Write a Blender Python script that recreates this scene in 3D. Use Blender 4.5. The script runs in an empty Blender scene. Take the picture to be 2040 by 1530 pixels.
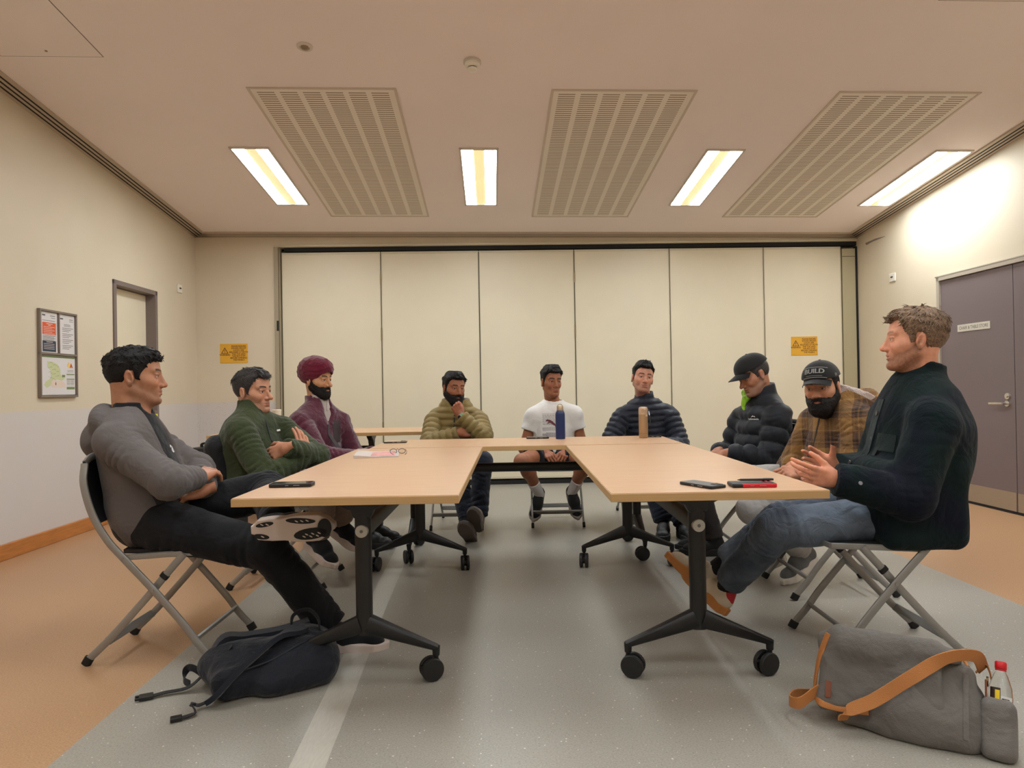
import bpy, bmesh, math, random
import numpy as np
from mathutils import Vector, Matrix
from mathutils.bvhtree import BVHTree

# ------------------------------------------------------------------ camera, world, exposure
scn = bpy.context.scene
C = scn.collection
FPX = 1360.0                                   # focal length in pixels of the 2040 wide frame
cam = bpy.data.cameras.new('camera')
cam.sensor_fit = 'HORIZONTAL'; cam.sensor_width = 36.0; cam.lens = 36.0 * FPX / 2040.0
cam.clip_start = 0.05
camo = bpy.data.objects.new('camera', cam); C.objects.link(camo)
_p = math.atan(8 / FPX); _r = math.radians(1.0)
_f = Vector((0, math.cos(_p), math.sin(_p))); _r0 = Vector((1, 0, 0)); _u0 = _r0.cross(_f)
_rt = _r0 * math.cos(_r) - _u0 * math.sin(_r); _up = _u0 * math.cos(_r) + _r0 * math.sin(_r)
camo.matrix_world = Matrix(((_rt.x, _up.x, -_f.x, 0), (_rt.y, _up.y, -_f.y, 0), (_rt.z, _up.z, -_f.z, 1.07), (0, 0, 0, 1)))
scn.camera = camo
wd = bpy.data.worlds.new('night'); scn.world = wd; wd.use_nodes = True
wd.node_tree.nodes['Background'].inputs[0].default_value = (0.9, 0.8, 0.7, 1)
wd.node_tree.nodes['Background'].inputs[1].default_value = 0.02
vs = scn.view_settings
vs.view_transform = 'Standard'; vs.look = 'None'; vs.gamma = 1.0; vs.use_curve_mapping = False
vs.exposure = 1.2
LAMP = 17.0                                      # strength of the lit diffusers of the ceiling fittings
LAMPCOL = (0.90, 0.985, 1.03)
random.seed(7); RNG = np.random.default_rng(7)
R = math.radians

# ------------------------------------------------------------------ materials
def lin(c):
    return tuple(((v / 255) / 12.92 if v / 255 <= 0.04045 else ((v / 255 + 0.055) / 1.055) ** 2.4) for v in c)
def new_mat(name):
    m = bpy.data.materials.new(name); m.use_nodes = True
    nt = m.node_tree; return m, nt, nt.nodes['Principled BSDF']
def N(nt, typ, **kw):
    n = nt.nodes.new(typ)
    for k, v in kw.items():
        if k.startswith('i_'):
            key = k[2:]; key = int(key) if key.isdigit() else key.replace('_', ' ')
            n.inputs[key].default_value = v
        else: setattr(n, k, v)
    return n
def L(nt, a, ao, b, bi): nt.links.new(a.outputs[ao], b.inputs[bi])
def ramp(nt, stops, interp='LINEAR'):
    n = nt.nodes.new('ShaderNodeValToRGB'); cr = n.color_ramp; cr.interpolation = interp
    while len(cr.elements) > 1: cr.elements.remove(cr.elements[-1])
    for i, (p, c) in enumerate(stops):
        e = cr.elements[0] if i == 0 else cr.elements.new(p)
        if i == 0: e.position = p
        e.color = (*c, 1) if len(c) == 3 else c
    return n
_MC = {}
def mat(name, rgb, rough=0.6, metal=0.0, bump=0.0, bscale=60.0, var=0.0, vscale=8.0, stretch=None, sheen=0.0, spec=0.5, lin_in=False, detail=3.0, emit=None):
    """plain procedural material: base colour with a little tonal variation and a noise bump"""
    if name in _MC: return _MC[name]
    m, nt, b = new_mat(name); col = rgb if lin_in else lin(rgb)
    b.inputs['Base Color'].default_value = (*col, 1); b.inputs['Roughness'].default_value = rough
    b.inputs['Metallic'].default_value = metal; b.inputs['Specular IOR Level'].default_value = spec
    if sheen: b.inputs['Sheen Weight'].default_value = sheen; b.inputs['Sheen Roughness'].default_value = 0.4
    if bump or var:
        tc = N(nt, 'ShaderNodeTexCoord'); src, so = tc, 'Object'
        if stretch:
            mp = N(nt, 'ShaderNodeMapping'); mp.inputs['Scale'].default_value = stretch; L(nt, tc, 'Object', mp, 0); src, so = mp, 0
    if bump:
        n = N(nt, 'ShaderNodeTexNoise', i_Scale=bscale, i_Detail=detail); L(nt, src, so, n, 'Vector')
        bp = N(nt, 'ShaderNodeBump', i_Strength=bump, i_Distance=0.01); L(nt, n, 0, bp, 'Height'); L(nt, bp, 0, b, 'Normal')
    if var:
        n2 = N(nt, 'ShaderNodeTexNoise', i_Scale=vscale, i_Detail=4.0); L(nt, src, so, n2, 'Vector')
        rp = ramp(nt, [(0.3, tuple(c * (1 - var) for c in col)), (0.7, tuple(min(1, c * (1 + var)) for c in col))])
        L(nt, n2, 0, rp, 0); L(nt, rp, 0, b, 'Base Color')
    if emit: b.inputs['Emission Color'].default_value = (*emit[0], 1); b.inputs['Emission Strength'].default_value = emit[1]
    _MC[name] = m; return m

def cloth(name, rgb, rough=0.85, fold=0.3, fscale=9.0, weave=0.15, wscale=260.0, var=0.12, sheen=0.15, col_attr=False):
    """woven cloth: soft creases plus fine weave"""
    if name in _MC: return _MC[name]
    m, nt, b = new_mat(name); col = lin(rgb)
    b.inputs['Roughness'].default_value = rough; b.inputs['Specular IOR Level'].default_value = 0.25
    if sheen: b.inputs['Sheen Weight'].default_value = sheen
    tc = N(nt, 'ShaderNodeTexCoord')
    n1 = N(nt, 'ShaderNodeTexNoise', i_Scale=fscale, i_Detail=3.0, i_Distortion=0.35); L(nt, tc, 'Object', n1, 'Vector')
    n2 = N(nt, 'ShaderNodeTexNoise', i_Scale=wscale, i_Detail=1.0); L(nt, tc, 'Object', n2, 'Vector')
    b1 = N(nt, 'ShaderNodeBump', i_Strength=fold, i_Distance=0.035); L(nt, n1, 0, b1, 'Height')
    b2 = N(nt, 'ShaderNodeBump', i_Strength=weave, i_Distance=0.004); L(nt, n2, 0, b2, 'Height'); L(nt, b1, 0, b2, 'Normal')
    L(nt, b2, 0, b, 'Normal')
    n3 = N(nt, 'ShaderNodeTexNoise', i_Scale=5.0, i_Detail=5.0); L(nt, tc, 'Object', n3, 'Vector')
    rp = ramp(nt, [(0.3, tuple(c * (1 - var) for c in col)), (0.7, tuple(min(1, c * (1 + var)) for c in col))])
    L(nt, n3, 0, rp, 0); L(nt, rp, 0, b, 'Base Color')
    _MC[name] = m; return m

# ------------------------------------------------------------------ mesh collector
class MB:
    def __init__(s): s.v = []; s.f = []; s.n = 0
    def add(s, v, f):
        v = np.asarray(v, float).reshape(-1, 3); s.v.append(v); s.f += [tuple(i + s.n for i in q) for q in f]; s.n += len(v); return s
    def box(s, c, d, M=None):
        c = np.asarray(c, float); h = np.asarray(d, float) / 2
        v = np.array([[x, y, z] for x in (-1, 1) for y in (-1, 1) for z in (-1, 1)]) * h
        if M is not None: v = v @ np.asarray(M).T
        return s.add(v + c, [(0, 1, 3, 2), (4, 6, 7, 5), (0, 4, 5, 1), (2, 3, 7, 6), (0, 2, 6, 4), (1, 5, 7, 3)])
    def prism(s, poly, o, ex, ey, ez, h):
        """polygon in the plane ex,ey at o, extruded by h along ez"""
        o, ex, ey, ez = (np.asarray(a, float) for a in (o, ex, ey, ez)); n = len(poly)
        v = [o + ex * x + ey * y for x, y in poly]; v += [p + ez * h for p in v]
        return s.add(v, [tuple(range(n))[::-1], tuple(range(n, 2 * n))] + [(i, (i + 1) % n, n + (i + 1) % n, n + i) for i in range(n)])
    def lathe(s, prof, o=(0, 0, 0), ax=(0, 0, 1), n=28, cap=True):
        o = np.asarray(o, float); a = np.asarray(ax, float); a = a / np.linalg.norm(a)
        e = np.cross(a, (1, 0, 0) if abs(a[0]) < 0.9 else (0, 1, 0)); e /= np.linalg.norm(e); g = np.cross(a, e)
        v = []; f = []
        for r, z in prof:
            for k in range(n):
                t = 2 * math.pi * k / n; v.append(o + a * z + (e * math.cos(t) + g * math.sin(t)) * r)
        for i in range(len(prof) - 1):
            for k in range(n): f.append((i * n + k, i * n + (k + 1) % n, (i + 1) * n + (k + 1) % n, (i + 1) * n + k))
        if cap: f.append(tuple(range(n))[::-1]); f.append(tuple(range((len(prof) - 1) * n, len(prof) * n)))
        return s.add(v, f)
    def cyl(s, a, b, r0, r1=None, n=20):
        a = np.asarray(a, float); b = np.asarray(b, float); l = np.linalg.norm(b - a)
        return s.lathe([(r0, 0), (r0 if r1 is None else r1, l)], a, b - a, n)
    def sweep(s, path, w, h=None, side=(0, 1, 0), n=10, flat=False, closed=False):
        """tube along path; section w along `side` (half sizes) and h across it; flat=True gives a rectangular section"""
        P = np.asarray(path, float); m = len(P); h = w if h is None else h
        W = np.broadcast_to(np.asarray(w, float), (m,)); Hh = np.broadcast_to(np.asarray(h, float), (m,))
        S = np.broadcast_to(np.asarray(side, float), (m, 3))
        T = np.gradient(P, axis=0)
        if closed: T = np.roll(P, -1, 0) - np.roll(P, 1, 0)
        T /= np.linalg.norm(T, axis=1)[:, None] + 1e-12
        A = S - T * (S * T).sum(1)[:, None]; A /= np.linalg.norm(A, axis=1)[:, None] + 1e-12; B = np.cross(T, A)
        if flat: pr = [(-1, -1), (1, -1), (1, 1), (-1, 1)]
        else: pr = [(math.copysign(abs(math.cos(t)) ** 0.7, math.cos(t)), math.copysign(abs(math.sin(t)) ** 0.7, math.sin(t))) for t in [2 * math.pi * k / n for k in range(n)]]
        k = len(pr); v = []; f = []
        for i in range(m):
            for a, b in pr: v.append(P[i] + A[i] * a * W[i] + B[i] * b * Hh[i])
        for i in range(m if closed else m - 1):
            j = (i + 1) % m
            for q in range(k): f.append((i * k + q, i * k + (q + 1) % k, j * k + (q + 1) % k, j * k + q))
        if not closed: f.append(tuple(range(k))[::-1]); f.append(tuple(range((m - 1) * k, m * k)))
        return s.add(v, f)
    def mesh(s, name='m'):
        me = bpy.data.meshes.new(name)
        me.from_pydata(np.concatenate(s.v).tolist() if s.v else [], [], s.f); me.validate(); me.update()
        bm = bmesh.new(); bm.from_mesh(me); bmesh.ops.recalc_face_normals(bm, faces=bm.faces[:]); bm.to_mesh(me); bm.free()
        return me

def spline(pts, n=8):
    """Catmull-Rom through pts"""
    P = np.asarray(pts, float); Q = np.vstack([2 * P[0] - P[1], P, 2 * P[-1] - P[-2]]); out = []
    for i in range(1, len(Q) - 2):
        for t in np.linspace(0, 1, n, endpoint=False):
            a, b, c, d = Q[i - 1], Q[i], Q[i + 1], Q[i + 2]
            out.append(0.5 * (2 * b + (c - a) * t + (2 * a - 5 * b + 4 * c - d) * t * t + (3 * b - a - 3 * c + d) * t ** 3))
    out.append(P[-1]); return np.array(out)

def obj(name, g, m=None, parent=None, bevel=0.0, smooth=35, seg=2):
    me = g.mesh(name) if isinstance(g, MB) else g
    o = bpy.data.objects.new(name, me); C.objects.link(o)
    if m is not None:
        for k in (m if isinstance(m, (list, tuple)) else [m]): me.materials.append(k)
    if parent is not None: o.parent = parent
    if smooth:
        me.shade_smooth()
        if smooth < 180: me.set_sharp_from_angle(angle=R(smooth))
    if bevel:
        b = o.modifiers.new('bevel', 'BEVEL'); b.width = bevel; b.segments = seg; b.limit_method = 'ANGLE'; b.angle_limit = R(40); b.harden_normals = False
    return o
def tag(o, label, cat, group=None):
    o['label'] = label; o['category'] = cat
    if group: o['group'] = group
    return o
def thing(name, label, cat, loc=(0, 0, 0), rot=(0, 0, 0), group=None):
    o = bpy.data.objects.new(name, None); C.objects.link(o); o.location = loc; o.rotation_euler = rot; o.empty_display_size = 0.1
    return tag(o, label, cat, group)
def struct(name, g, m, parent=None, **k):
    o = obj(name, g, m, parent, **k)
    if parent is None: o['kind'] = 'structure'
    return o
def copy_tree(o, parent=None):
    c = o.copy(); C.objects.link(c)
    if parent is not None: c.parent = parent
    for ch in list(o.children): copy_tree(ch, c)
    return c
def text_mesh(txt, size, align='CENTER', extrude=0.0):
    cu = bpy.data.curves.new('txt', 'FONT'); cu.body = txt; cu.size = size; cu.align_x = align; cu.align_y = 'CENTER'; cu.extrude = extrude; cu.resolution_u = 3
    o = bpy.data.objects.new('txt', cu); C.objects.link(o)
    dg = bpy.context.evaluated_depsgraph_get(); me = bpy.data.meshes.new_from_object(o.evaluated_get(dg))
    bpy.data.objects.remove(o); bpy.data.curves.remove(cu); return me
def text_into(mb, txt, size, o, ex, ey, align='CENTER', sx=1.0, bold=0.0):
    """add flat lettering to a mesh collector, standing in plane ex,ey at o"""
    me = text_mesh(txt, size, align); o, ex, ey = (np.asarray(a, float) for a in (o, ex, ey)); ez = np.cross(ex, ey)
    v = np.array([p.co[:] for p in me.vertices]); f = [tuple(p.vertices) for p in me.polygons]
    if len(v):
        for k, (dx, dy) in enumerate([(0, 0)] + ([(bold, 0), (-bold, 0), (0, bold)] if bold else [])):
            mb.add(o + np.outer((v[:, 0] + dx) * sx, ex) + np.outer(v[:, 1] + dy, ey) + ez * 0.00002 * k, f)
    bpy.data.meshes.remove(me)

# ------------------------------------------------------------------ the room, in its own frame (turned 1.72 degrees from the camera)
YAW = R(1.72); _c, _s = math.cos(YAW), math.sin(YAW)
ROT = (0, 0, YAW)
UL, UR, VB, VF = -3.22, 4.15, 7.57, -3.2        # left wall, right wall, back wall, wall behind the camera
def zc(u, v): return 3.567 - 0.1075 * v - 0.0113 * u   # the ceiling slopes down to the back
def room(o):
    o.rotation_euler = ROT; return o

# floor
fm, nt, b = new_mat('vinyl_floor')
tc = N(nt, 'ShaderNodeTexCoord'); sep = N(nt, 'ShaderNodeSeparateXYZ'); L(nt, tc, 'Object', sep, 0)
ed = N(nt, 'ShaderNodeTexNoise', i_Scale=2.0, i_Detail=2.0); L(nt, tc, 'Object', ed, 'Vector')
le = N(nt, 'ShaderNodeMath', operation='LESS_THAN', i_1=-1.30); L(nt, sep, 0, le, 0)
gr = N(nt, 'ShaderNodeMath', operation='GREATER_THAN', i_1=2.49); L(nt, sep, 0, gr, 0)
tan = N(nt, 'ShaderNodeMath', operation='MAXIMUM'); L(nt, le, 0, tan, 0); L(nt, gr, 0, tan, 1)
big = N(nt, 'ShaderNodeTexNoise', i_Scale=0.9, i_Detail=5.0); L(nt, tc, 'Object', big, 'Vector')
fine = N(nt, 'ShaderNodeTexNoise', i_Scale=170.0, i_Detail=2.0); L(nt, tc, 'Object', fine, 'Vector')
g1 = ramp(nt, [(0.3, lin((150, 144, 133))), (0.7, lin((170, 164, 153)))]); L(nt, fine, 0, g1, 0)
t1 = ramp(nt, [(0.3, lin((174, 134, 98))), (0.7, lin((194, 152, 114)))]); L(nt, fine, 0, t1, 0)
vo = N(nt, 'ShaderNodeTexVoronoi', i_Scale=62.0); L(nt, tc, 'Object', vo, 'Vector')
sepc = N(nt, 'ShaderNodeSeparateColor'); L(nt, vo, 'Color', sepc, 0)
thr = N(nt, 'ShaderNodeMath', operation='MULTIPLY', i_1=0.20); L(nt, sepc, 0, thr, 0)     # each chip its own size
chip = N(nt, 'ShaderNodeMath', operation='LESS_THAN'); L(nt, vo, 'Distance', chip, 0); L(nt, thr, 0, chip, 1)
sel = N(nt, 'ShaderNodeMath', operation='GREATER_THAN', i_1=0.62); L(nt, sepc, 1, sel, 0)
chw = N(nt, 'ShaderNodeMath', operation='MULTIPLY'); L(nt, chip, 0, chw, 0); L(nt, sel, 0, chw, 1)
mx = N(nt, 'ShaderNodeMix', data_type='RGBA'); L(nt, tan, 0, mx, 0); L(nt, g1, 0, mx, 6); L(nt, t1, 0, mx, 7)
notan = N(nt, 'ShaderNodeMath', operation='MULTIPLY_ADD', i_1=-0.75, i_2=0.9); L(nt, tan, 0, notan, 0)
cf = N(nt, 'ShaderNodeMath', operation='MULTIPLY'); L(nt, chw, 0, cf, 0); L(nt, notan, 0, cf, 1)
m2 = N(nt, 'ShaderNodeMix', data_type='RGBA'); L(nt, cf, 0, m2, 0); L(nt, mx, 2, m2, 6); m2.inputs[7].default_value = (*lin((226, 220, 208)), 1)
vd = N(nt, 'ShaderNodeTexVoronoi', i_Scale=95.0); L(nt, tc, 'Object', vd, 'Vector')
sd = N(nt, 'ShaderNodeSeparateColor'); L(nt, vd, 'Color', sd, 0)
d1 = N(nt, 'ShaderNodeMath', operation='LESS_THAN', i_1=0.20); L(nt, vd, 'Distance', d1, 0)
d2 = N(nt, 'ShaderNodeMath', operation='GREATER_THAN', i_1=0.72); L(nt, sd, 0, d2, 0)
d3 = N(nt, 'ShaderNodeMath', operation='MULTIPLY'); L(nt, d1, 0, d3, 0); L(nt, d2, 0, d3, 1)
d4 = N(nt, 'ShaderNodeMath', operation='MULTIPLY', i_1=0.4); L(nt, d3, 0, d4, 0)
m3 = N(nt, 'ShaderNodeMix', data_type='RGBA', blend_type='MULTIPLY'); L(nt, d4, 0, m3, 0); L(nt, m2, 2, m3, 6); m3.inputs[7].default_value = (0.35, 0.3, 0.26, 1)
m4 = N(nt, 'ShaderNodeMix', data_type='RGBA', blend_type='MULTIPLY'); m4.inputs[0].default_value = 1.0
br = ramp(nt, [(0.3, (0.90, 0.90, 0.90)), (0.7, (1.0, 1.0, 1.0))]); L(nt, big, 0, br, 0)
L(nt, m3, 2, m4, 6); L(nt, br, 0, m4, 7); L(nt, m4, 2, b, 'Base Color')
rr = N(nt, 'ShaderNodeMapRange', i_3=0.30, i_4=0.46); L(nt, big, 0, rr, 0); L(nt, rr, 0, b, 'Roughness')
b.inputs['Specular IOR Level'].default_value = 0.45
bp = N(nt, 'ShaderNodeBump', i_Strength=0.05, i_Distance=0.002); L(nt, fine, 0, bp, 'Height'); L(nt, bp, 0, b, 'Normal')
room(struct('floor', MB().box(((UL + UR) / 2, (VB + VF) / 2, -0.05), (UR - UL + 0.4, VB - VF + 0.4, 0.1)), fm, smooth=0))

# painted wall with a speckled vinyl dado
def wall_mat(name, dado=True):
    m, nt, b = new_mat(name)
    tc = N(nt, 'ShaderNodeTexCoord'); sep = N(nt, 'ShaderNodeSeparateXYZ'); L(nt, tc, 'Object', sep, 0)
    n = N(nt, 'ShaderNodeTexNoise', i_Scale=1.3, i_Detail=4.0); L(nt, tc, 'Object', n, 'Vector')
    cr = ramp(nt, [(0.3, lin((214, 200, 176))), (0.7, lin((220, 206, 182)))]); L(nt, n, 0, cr, 0)
    last, lo = cr, 0
    if dado:
        st = N(nt, 'ShaderNodeMath', operation='LESS_THAN', i_1=0.967); L(nt, sep, 2, st, 0)
        vo = N(nt, 'ShaderNodeTexVoronoi', i_Scale=75.0); L(nt, tc, 'Object', vo, 'Vector')
        sc = N(nt, 'ShaderNodeSeparateColor'); L(nt, vo, 'Color', sc, 0)
        a = N(nt, 'ShaderNodeMath', operation='LESS_THAN', i_1=0.22); L(nt, vo, 'Distance', a, 0)
        s2 = N(nt, 'ShaderNodeMath', operation='GREATER_THAN', i_1=0.70); L(nt, sc, 0, s2, 0)
        k = N(nt, 'ShaderNodeMath', operation='MULTIPLY'); L(nt, a, 0, k, 0); L(nt, s2, 0, k, 1)
        k2 = N(nt, 'ShaderNodeMath', operation='MULTIPLY', i_1=0.55); L(nt, k, 0, k2, 0)
        dm = N(nt, 'ShaderNodeMix', data_type='RGBA'); L(nt, k2, 0, dm, 0)
        dm.inputs[6].default_value = (*lin((212, 204, 198)), 1); dm.inputs[7].default_value = (*lin((120, 104, 90)), 1)
        mm = N(nt, 'ShaderNodeMix', data_type='RGBA'); L(nt, st, 0, mm, 0); L(nt, cr, 0, mm, 6); L(nt, dm, 2, mm, 7)
        last, lo = mm, 2
    L(nt, last, lo, b, 'Base Color'); b.inputs['Roughness'].default_value = 0.55; b.inputs['Specular IOR Level'].default_value = 0.3
    f = N(nt, 'ShaderNodeTexNoise', i_Scale=220.0); L(nt, tc, 'Object', f, 'Vector')
    bp = N(nt, 'ShaderNodeBump', i_Strength=0.06, i_Distance=0.003); L(nt, f, 0, bp, 'Height'); L(nt, bp, 0, b, 'Normal')
    return m
WALL = wall_mat('painted_wall_with_dado'); PLAIN = wall_mat('painted_wall', False)
TAUPE = mat('taupe_paint', (124, 110, 104), 0.5, bump=0.03, bscale=200)
STEEL = mat('brushed_steel', (176, 168, 158), 0.32, 0.85, bump=0.05, bscale=120, stretch=(1, 1, 30))
CREAM = mat('cream_laminate', (226, 214, 188), 0.5, bump=0.02, bscale=150, var=0.02, vscale=3)
CREAM2 = mat('cream_rail', (208, 198, 172), 0.45)
GREIGE = mat('grey_beige_metal', (164, 152, 128), 0.45, var=0.03, vscale=2)
DARK = mat('dark_gap', (22, 20, 18), 0.8)
BLACKP = mat('black_plastic', (26, 25, 25), 0.45, bump=0.03, bscale=300)
WHITEP = mat('white_plastic', (232, 226, 212), 0.4)
OAK = mat('varnished_oak', (190, 122, 62), 0.35, bump=0.06, bscale=40, var=0.16, vscale=7, stretch=(8, 1, 8))
HZ = 3.75
# left wall with the recess of its door (v 5.92..6.67, 2.01 high)
DL = (5.92, 6.68, 2.06)
w = MB()
for v0, v1, z0, z1 in ((VF - 0.1, DL[0], 0, HZ), (DL[1], VB + 0.4, 0, HZ), (DL[0], DL[1], DL[2], HZ)):
    w.box((UL - 0.075, (v0 + v1) / 2, (z0 + z1) / 2), (0.15, v1 - v0, z1 - z0))
room(struct('wall_left', w, WALL, smooth=0))
DR = (4.36, 6.19, 2.02)                          # double door in the right wall
w = MB()
for v0, v1, z0, z1 in ((VF - 0.1, DR[0], 0, HZ), (DR[1], VB + 0.4, 0, HZ), (DR[0], DR[1], DR[2], HZ)):
    w.box((UR + 0.075, (v0 + v1) / 2, (z0 + z1) / 2), (0.15, v1 - v0, z1 - z0))
room(struct('wall_right', w, WALL, smooth=0))
PL, PR, PH = -2.36, UR, 2.66                     # opening of the folding partition
w = MB()
w.box(((UL + PL) / 2 - 0.1, VB + 0.10, HZ / 2), (PL - UL + 0.2, 0.2, HZ))
w.box(((PL + PR) / 2, VB + 0.10, (PH + HZ) / 2), (PR - PL, 0.2, HZ - PH))
w.box(((PL + PR) / 2, VB + 0.24, HZ / 2), (PR - PL + 0.4, 0.08, HZ))
room(struct('wall_back', w, WALL, smooth=0))
room(struct('wall_front', MB().box(((UL + UR) / 2, VF - 0.05, HZ / 2 + 0.1), (UR - UL + 0.4, 0.1, HZ + 0.4)), WALL, smooth=0))
# ceiling
CEIL = mat('ceiling_paint', (240, 228, 224), 0.8, bump=0.03, bscale=160, var=0.015, vscale=1.5)
w = MB(); q = [(UL - 0.2, VF - 0.2), (UR + 0.2, VF - 0.2), (UR + 0.2, VB + 0.2), (UL - 0.2, VB + 0.2)]
w.add([(u, v, zc(u, v)) for u, v in q] + [(u, v, zc(u, v) + 0.1) for u, v in q], [(0, 1, 2, 3), (7, 6, 5, 4), (0, 4, 5, 1), (1, 5, 6, 2), (2, 6, 7, 3), (3, 7, 4, 0)])
room(struct('ceiling', w, CEIL, smooth=0))
def ceil_box(mb, u0, u1, v0, v1, d0, d1):
    """slab lying along the sloping ceiling, from d0 to d1 below it"""
    q = [(u0, v0), (u1, v0), (u1, v1), (u0, v1)]
    mb.add([(u, v, zc(u, v) - d0) for u, v in q] + [(u, v, zc(u, v) - d1) for u, v in q],
           [(0, 1, 2, 3), (7, 6, 5, 4), (0, 4, 5, 1), (1, 5, 6, 2), (2, 6, 7, 3), (3, 7, 4, 0)])
# slotted cornice round the ceiling: pale strip with three dark slots
TRIMW = mat('cornice_paint', (190, 174, 156), 0.6)
def cornice(name, kind):
    a, bk = MB(), MB(); n = 0.16
    def strip(mb, o0, o1, d0, d1):
        if kind == 'l': ceil_box(mb, UL + o0, UL + o1, VF, VB - o0, d0, d1)
        if kind == 'r': ceil_box(mb, UR - o1, UR - o0, VF, VB - o0, d0, d1)
        if kind == 'b': ceil_box(mb, UL + o0, UR - o0, VB - o1, VB - o0, d0, d1)
    strip(a, 0.0, n, -0.02, 0.012)
    o = room(struct(name, a, TRIMW, smooth=0))
    w_ = 0.014 if kind != 'b' else 0.008
    for k in range(3): strip(bk, 0.035 + 0.04 * k, 0.035 + 0.04 * k + w_, 0.0, 0.0135)
    obj('slots', bk, DARK if kind != 'b' else mat('shallow_slot', (96, 84, 72), 0.8), o, smooth=0)
cornice('trim_1', 'l'); cornice('trim_2', 'r'); cornice('trim_3', 'b')
# skirting boards
w = MB().box((UL + 0.012, (VF + DL[0]) / 2, 0.052), (0.024, DL[0] - VF, 0.104)); w.box((UL + 0.012, (DL[1] + 0.06 + VB) / 2, 0.052), (0.024, VB - DL[1] - 0.06, 0.104))
room(struct('baseboard_left', w, OAK, bevel=0.004))
w = MB().box((UR - 0.012, (VF + DR[0]) / 2, 0.052), (0.024, DR[0] - VF, 0.104)); w.box((UR - 0.012, (DR[1] + 0.06 + VB) / 2, 0.052), (0.024, VB - DR[1] - 0.06, 0.104))
room(struct('baseboard_right', w, OAK, bevel=0.004))
room(struct('baseboard_back', MB().box(((UL + PL) / 2, VB - 0.012, 0.052), (PL - UL, 0.024, 0.104)), OAK, bevel=0.004))
# left door, set back in a taupe frame
f = MB()
f.box((UL - 0.05, (DL[0] + DL[1]) / 2, DL[2] - 0.02), (0.13, DL[1] - DL[0], 0.04)); f.box((UL - 0.05, DL[1] - 0.02, DL[2] / 2), (0.13, 0.04, DL[2])); f.box((UL - 0.05, DL[0] + 0.02, DL[2] / 2), (0.13, 0.04, DL[2]))
d1_ = room(struct('door_1', f, TAUPE, bevel=0.002))
obj('door_leaf', MB().box((UL - 0.10, (DL[0] + DL[1]) / 2, DL[2] / 2 - 0.02), (0.04, DL[1] - DL[0] - 0.08, DL[2] - 0.05)), CREAM, d1_, bevel=0.002)
h = MB(); h.cyl((UL - 0.08, DL[1] - 0.10, 0.90), (UL - 0.025, DL[1] - 0.10, 0.90), 0.012); h.box((UL - 0.079, DL[1] - 0.10, 0.90), (0.008, 0.05, 0.16)); h.sweep([(UL - 0.03, DL[1] - 0.10, 0.90), (UL - 0.028, DL[1] - 0.16, 0.90), (UL - 0.03, DL[1] - 0.22, 0.90)], 0.009)
obj('door_handle', h, STEEL, d1_)
t = thing('key_tag', 'yellow plastic tag hanging at the door handle behind the man in grey', 'tag', (0, 0, 0), ROT)
obj('tag_plate', MB().box((UL + 0.012, DL[1] - 0.055, 0.845), (0.008, 0.05, 0.075)), mat('yellow_tag', (226, 226, 40), 0.4), t, bevel=0.003)
k = MB(); k.sweep([(UL + 0.012, DL[1] - 0.055 + 0.012 * math.cos(a), 0.893 + 0.018 * math.sin(a)) for a in np.linspace(0, 6.28, 17)[:-1]], 0.0022, side=(1, 0, 0), n=6, closed=True); k.box((UL - 0.02, DL[1] - 0.055, 0.911), (0.07, 0.004, 0.004))
obj('ring', k, STEEL, t)
# right double door
f = MB(); FW = 0.035
f.box((UR + 0.02, (DR[0] + DR[1]) / 2, DR[2] - FW / 2), (0.09, DR[1] - DR[0], FW)); f.box((UR + 0.02, DR[0] + FW / 2, DR[2] / 2), (0.09, FW, DR[2])); f.box((UR + 0.02, DR[1] - FW / 2, DR[2] / 2), (0.09, FW, DR[2]))
f.box((UR - 0.012, (DR[0] + DR[1]) / 2, DR[2] + 0.006), (0.03, DR[1] - DR[0] + 0.03, 0.012))
d2_ = room(struct('door_2', f, mat('frame_paint', (176, 164, 148), 0.5), bevel=0.002))
MV = 5.285
MAUVE = mat('mauve_paint', (120, 106, 107), 0.45, bump=0.03, bscale=220, var=0.03, vscale=2)
for v0, v1 in ((MV + 0.003, DR[1] - FW - 0.003), (DR[0] + FW + 0.003, MV - 0.003)):
    lf = obj('door_leaf', MB().box((UR + 0.012, (v0 + v1) / 2, DR[2] / 2 - 0.012), (0.036, v1 - v0, DR[2] - FW - 0.02)), MAUVE, d2_, bevel=0.002)
    obj('kick_plate', MB().box((UR - 0.0075, (v0 + v1) / 2, 0.093), (0.003, v1 - v0 - 0.012, 0.148)), mat('kick_plate_steel', (166, 148, 128), 0.4, 0.25), lf, smooth=0)
h = MB(); hv = MV + 0.075
h.cyl((UR - 0.006, hv, 0.876), (UR - 0.02, hv, 0.876), 0.027, 0.025); h.cyl((UR - 0.02, hv, 0.876), (UR - 0.06, hv, 0.876), 0.010); h.sweep(spline([(UR - 0.055, hv, 0.876), (UR - 0.062, hv + 0.05, 0.876), (UR - 0.055, hv + 0.145, 0.874)], 5), 0.010, 0.009, side=(0, 0, 1))
obj('door_handle', h, mat('satin_nickel', (210, 204, 196), 0.25, 0.9), d2_)
h = MB(); h.cyl((UR - 0.006, hv, 0.935), (UR - 0.018, hv, 0.935), 0.027, 0.025); h.cyl((UR - 0.018, hv, 0.935), (UR - 0.026, hv, 0.935), 0.012)
obj('lock_cylinder', h, mat('satin_nickel', (210, 204, 196)), d2_)
h = MB().cyl((UR - 0.006, DR[1] - FW, 1.76), (UR - 0.006, DR[1] - FW, 1.87), 0.008); h.cyl((UR - 0.006, DR[1] - FW, 0.25), (UR - 0.006, DR[1] - FW, 0.36), 0.008)
obj('hinges', h, STEEL, d2_)
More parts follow.
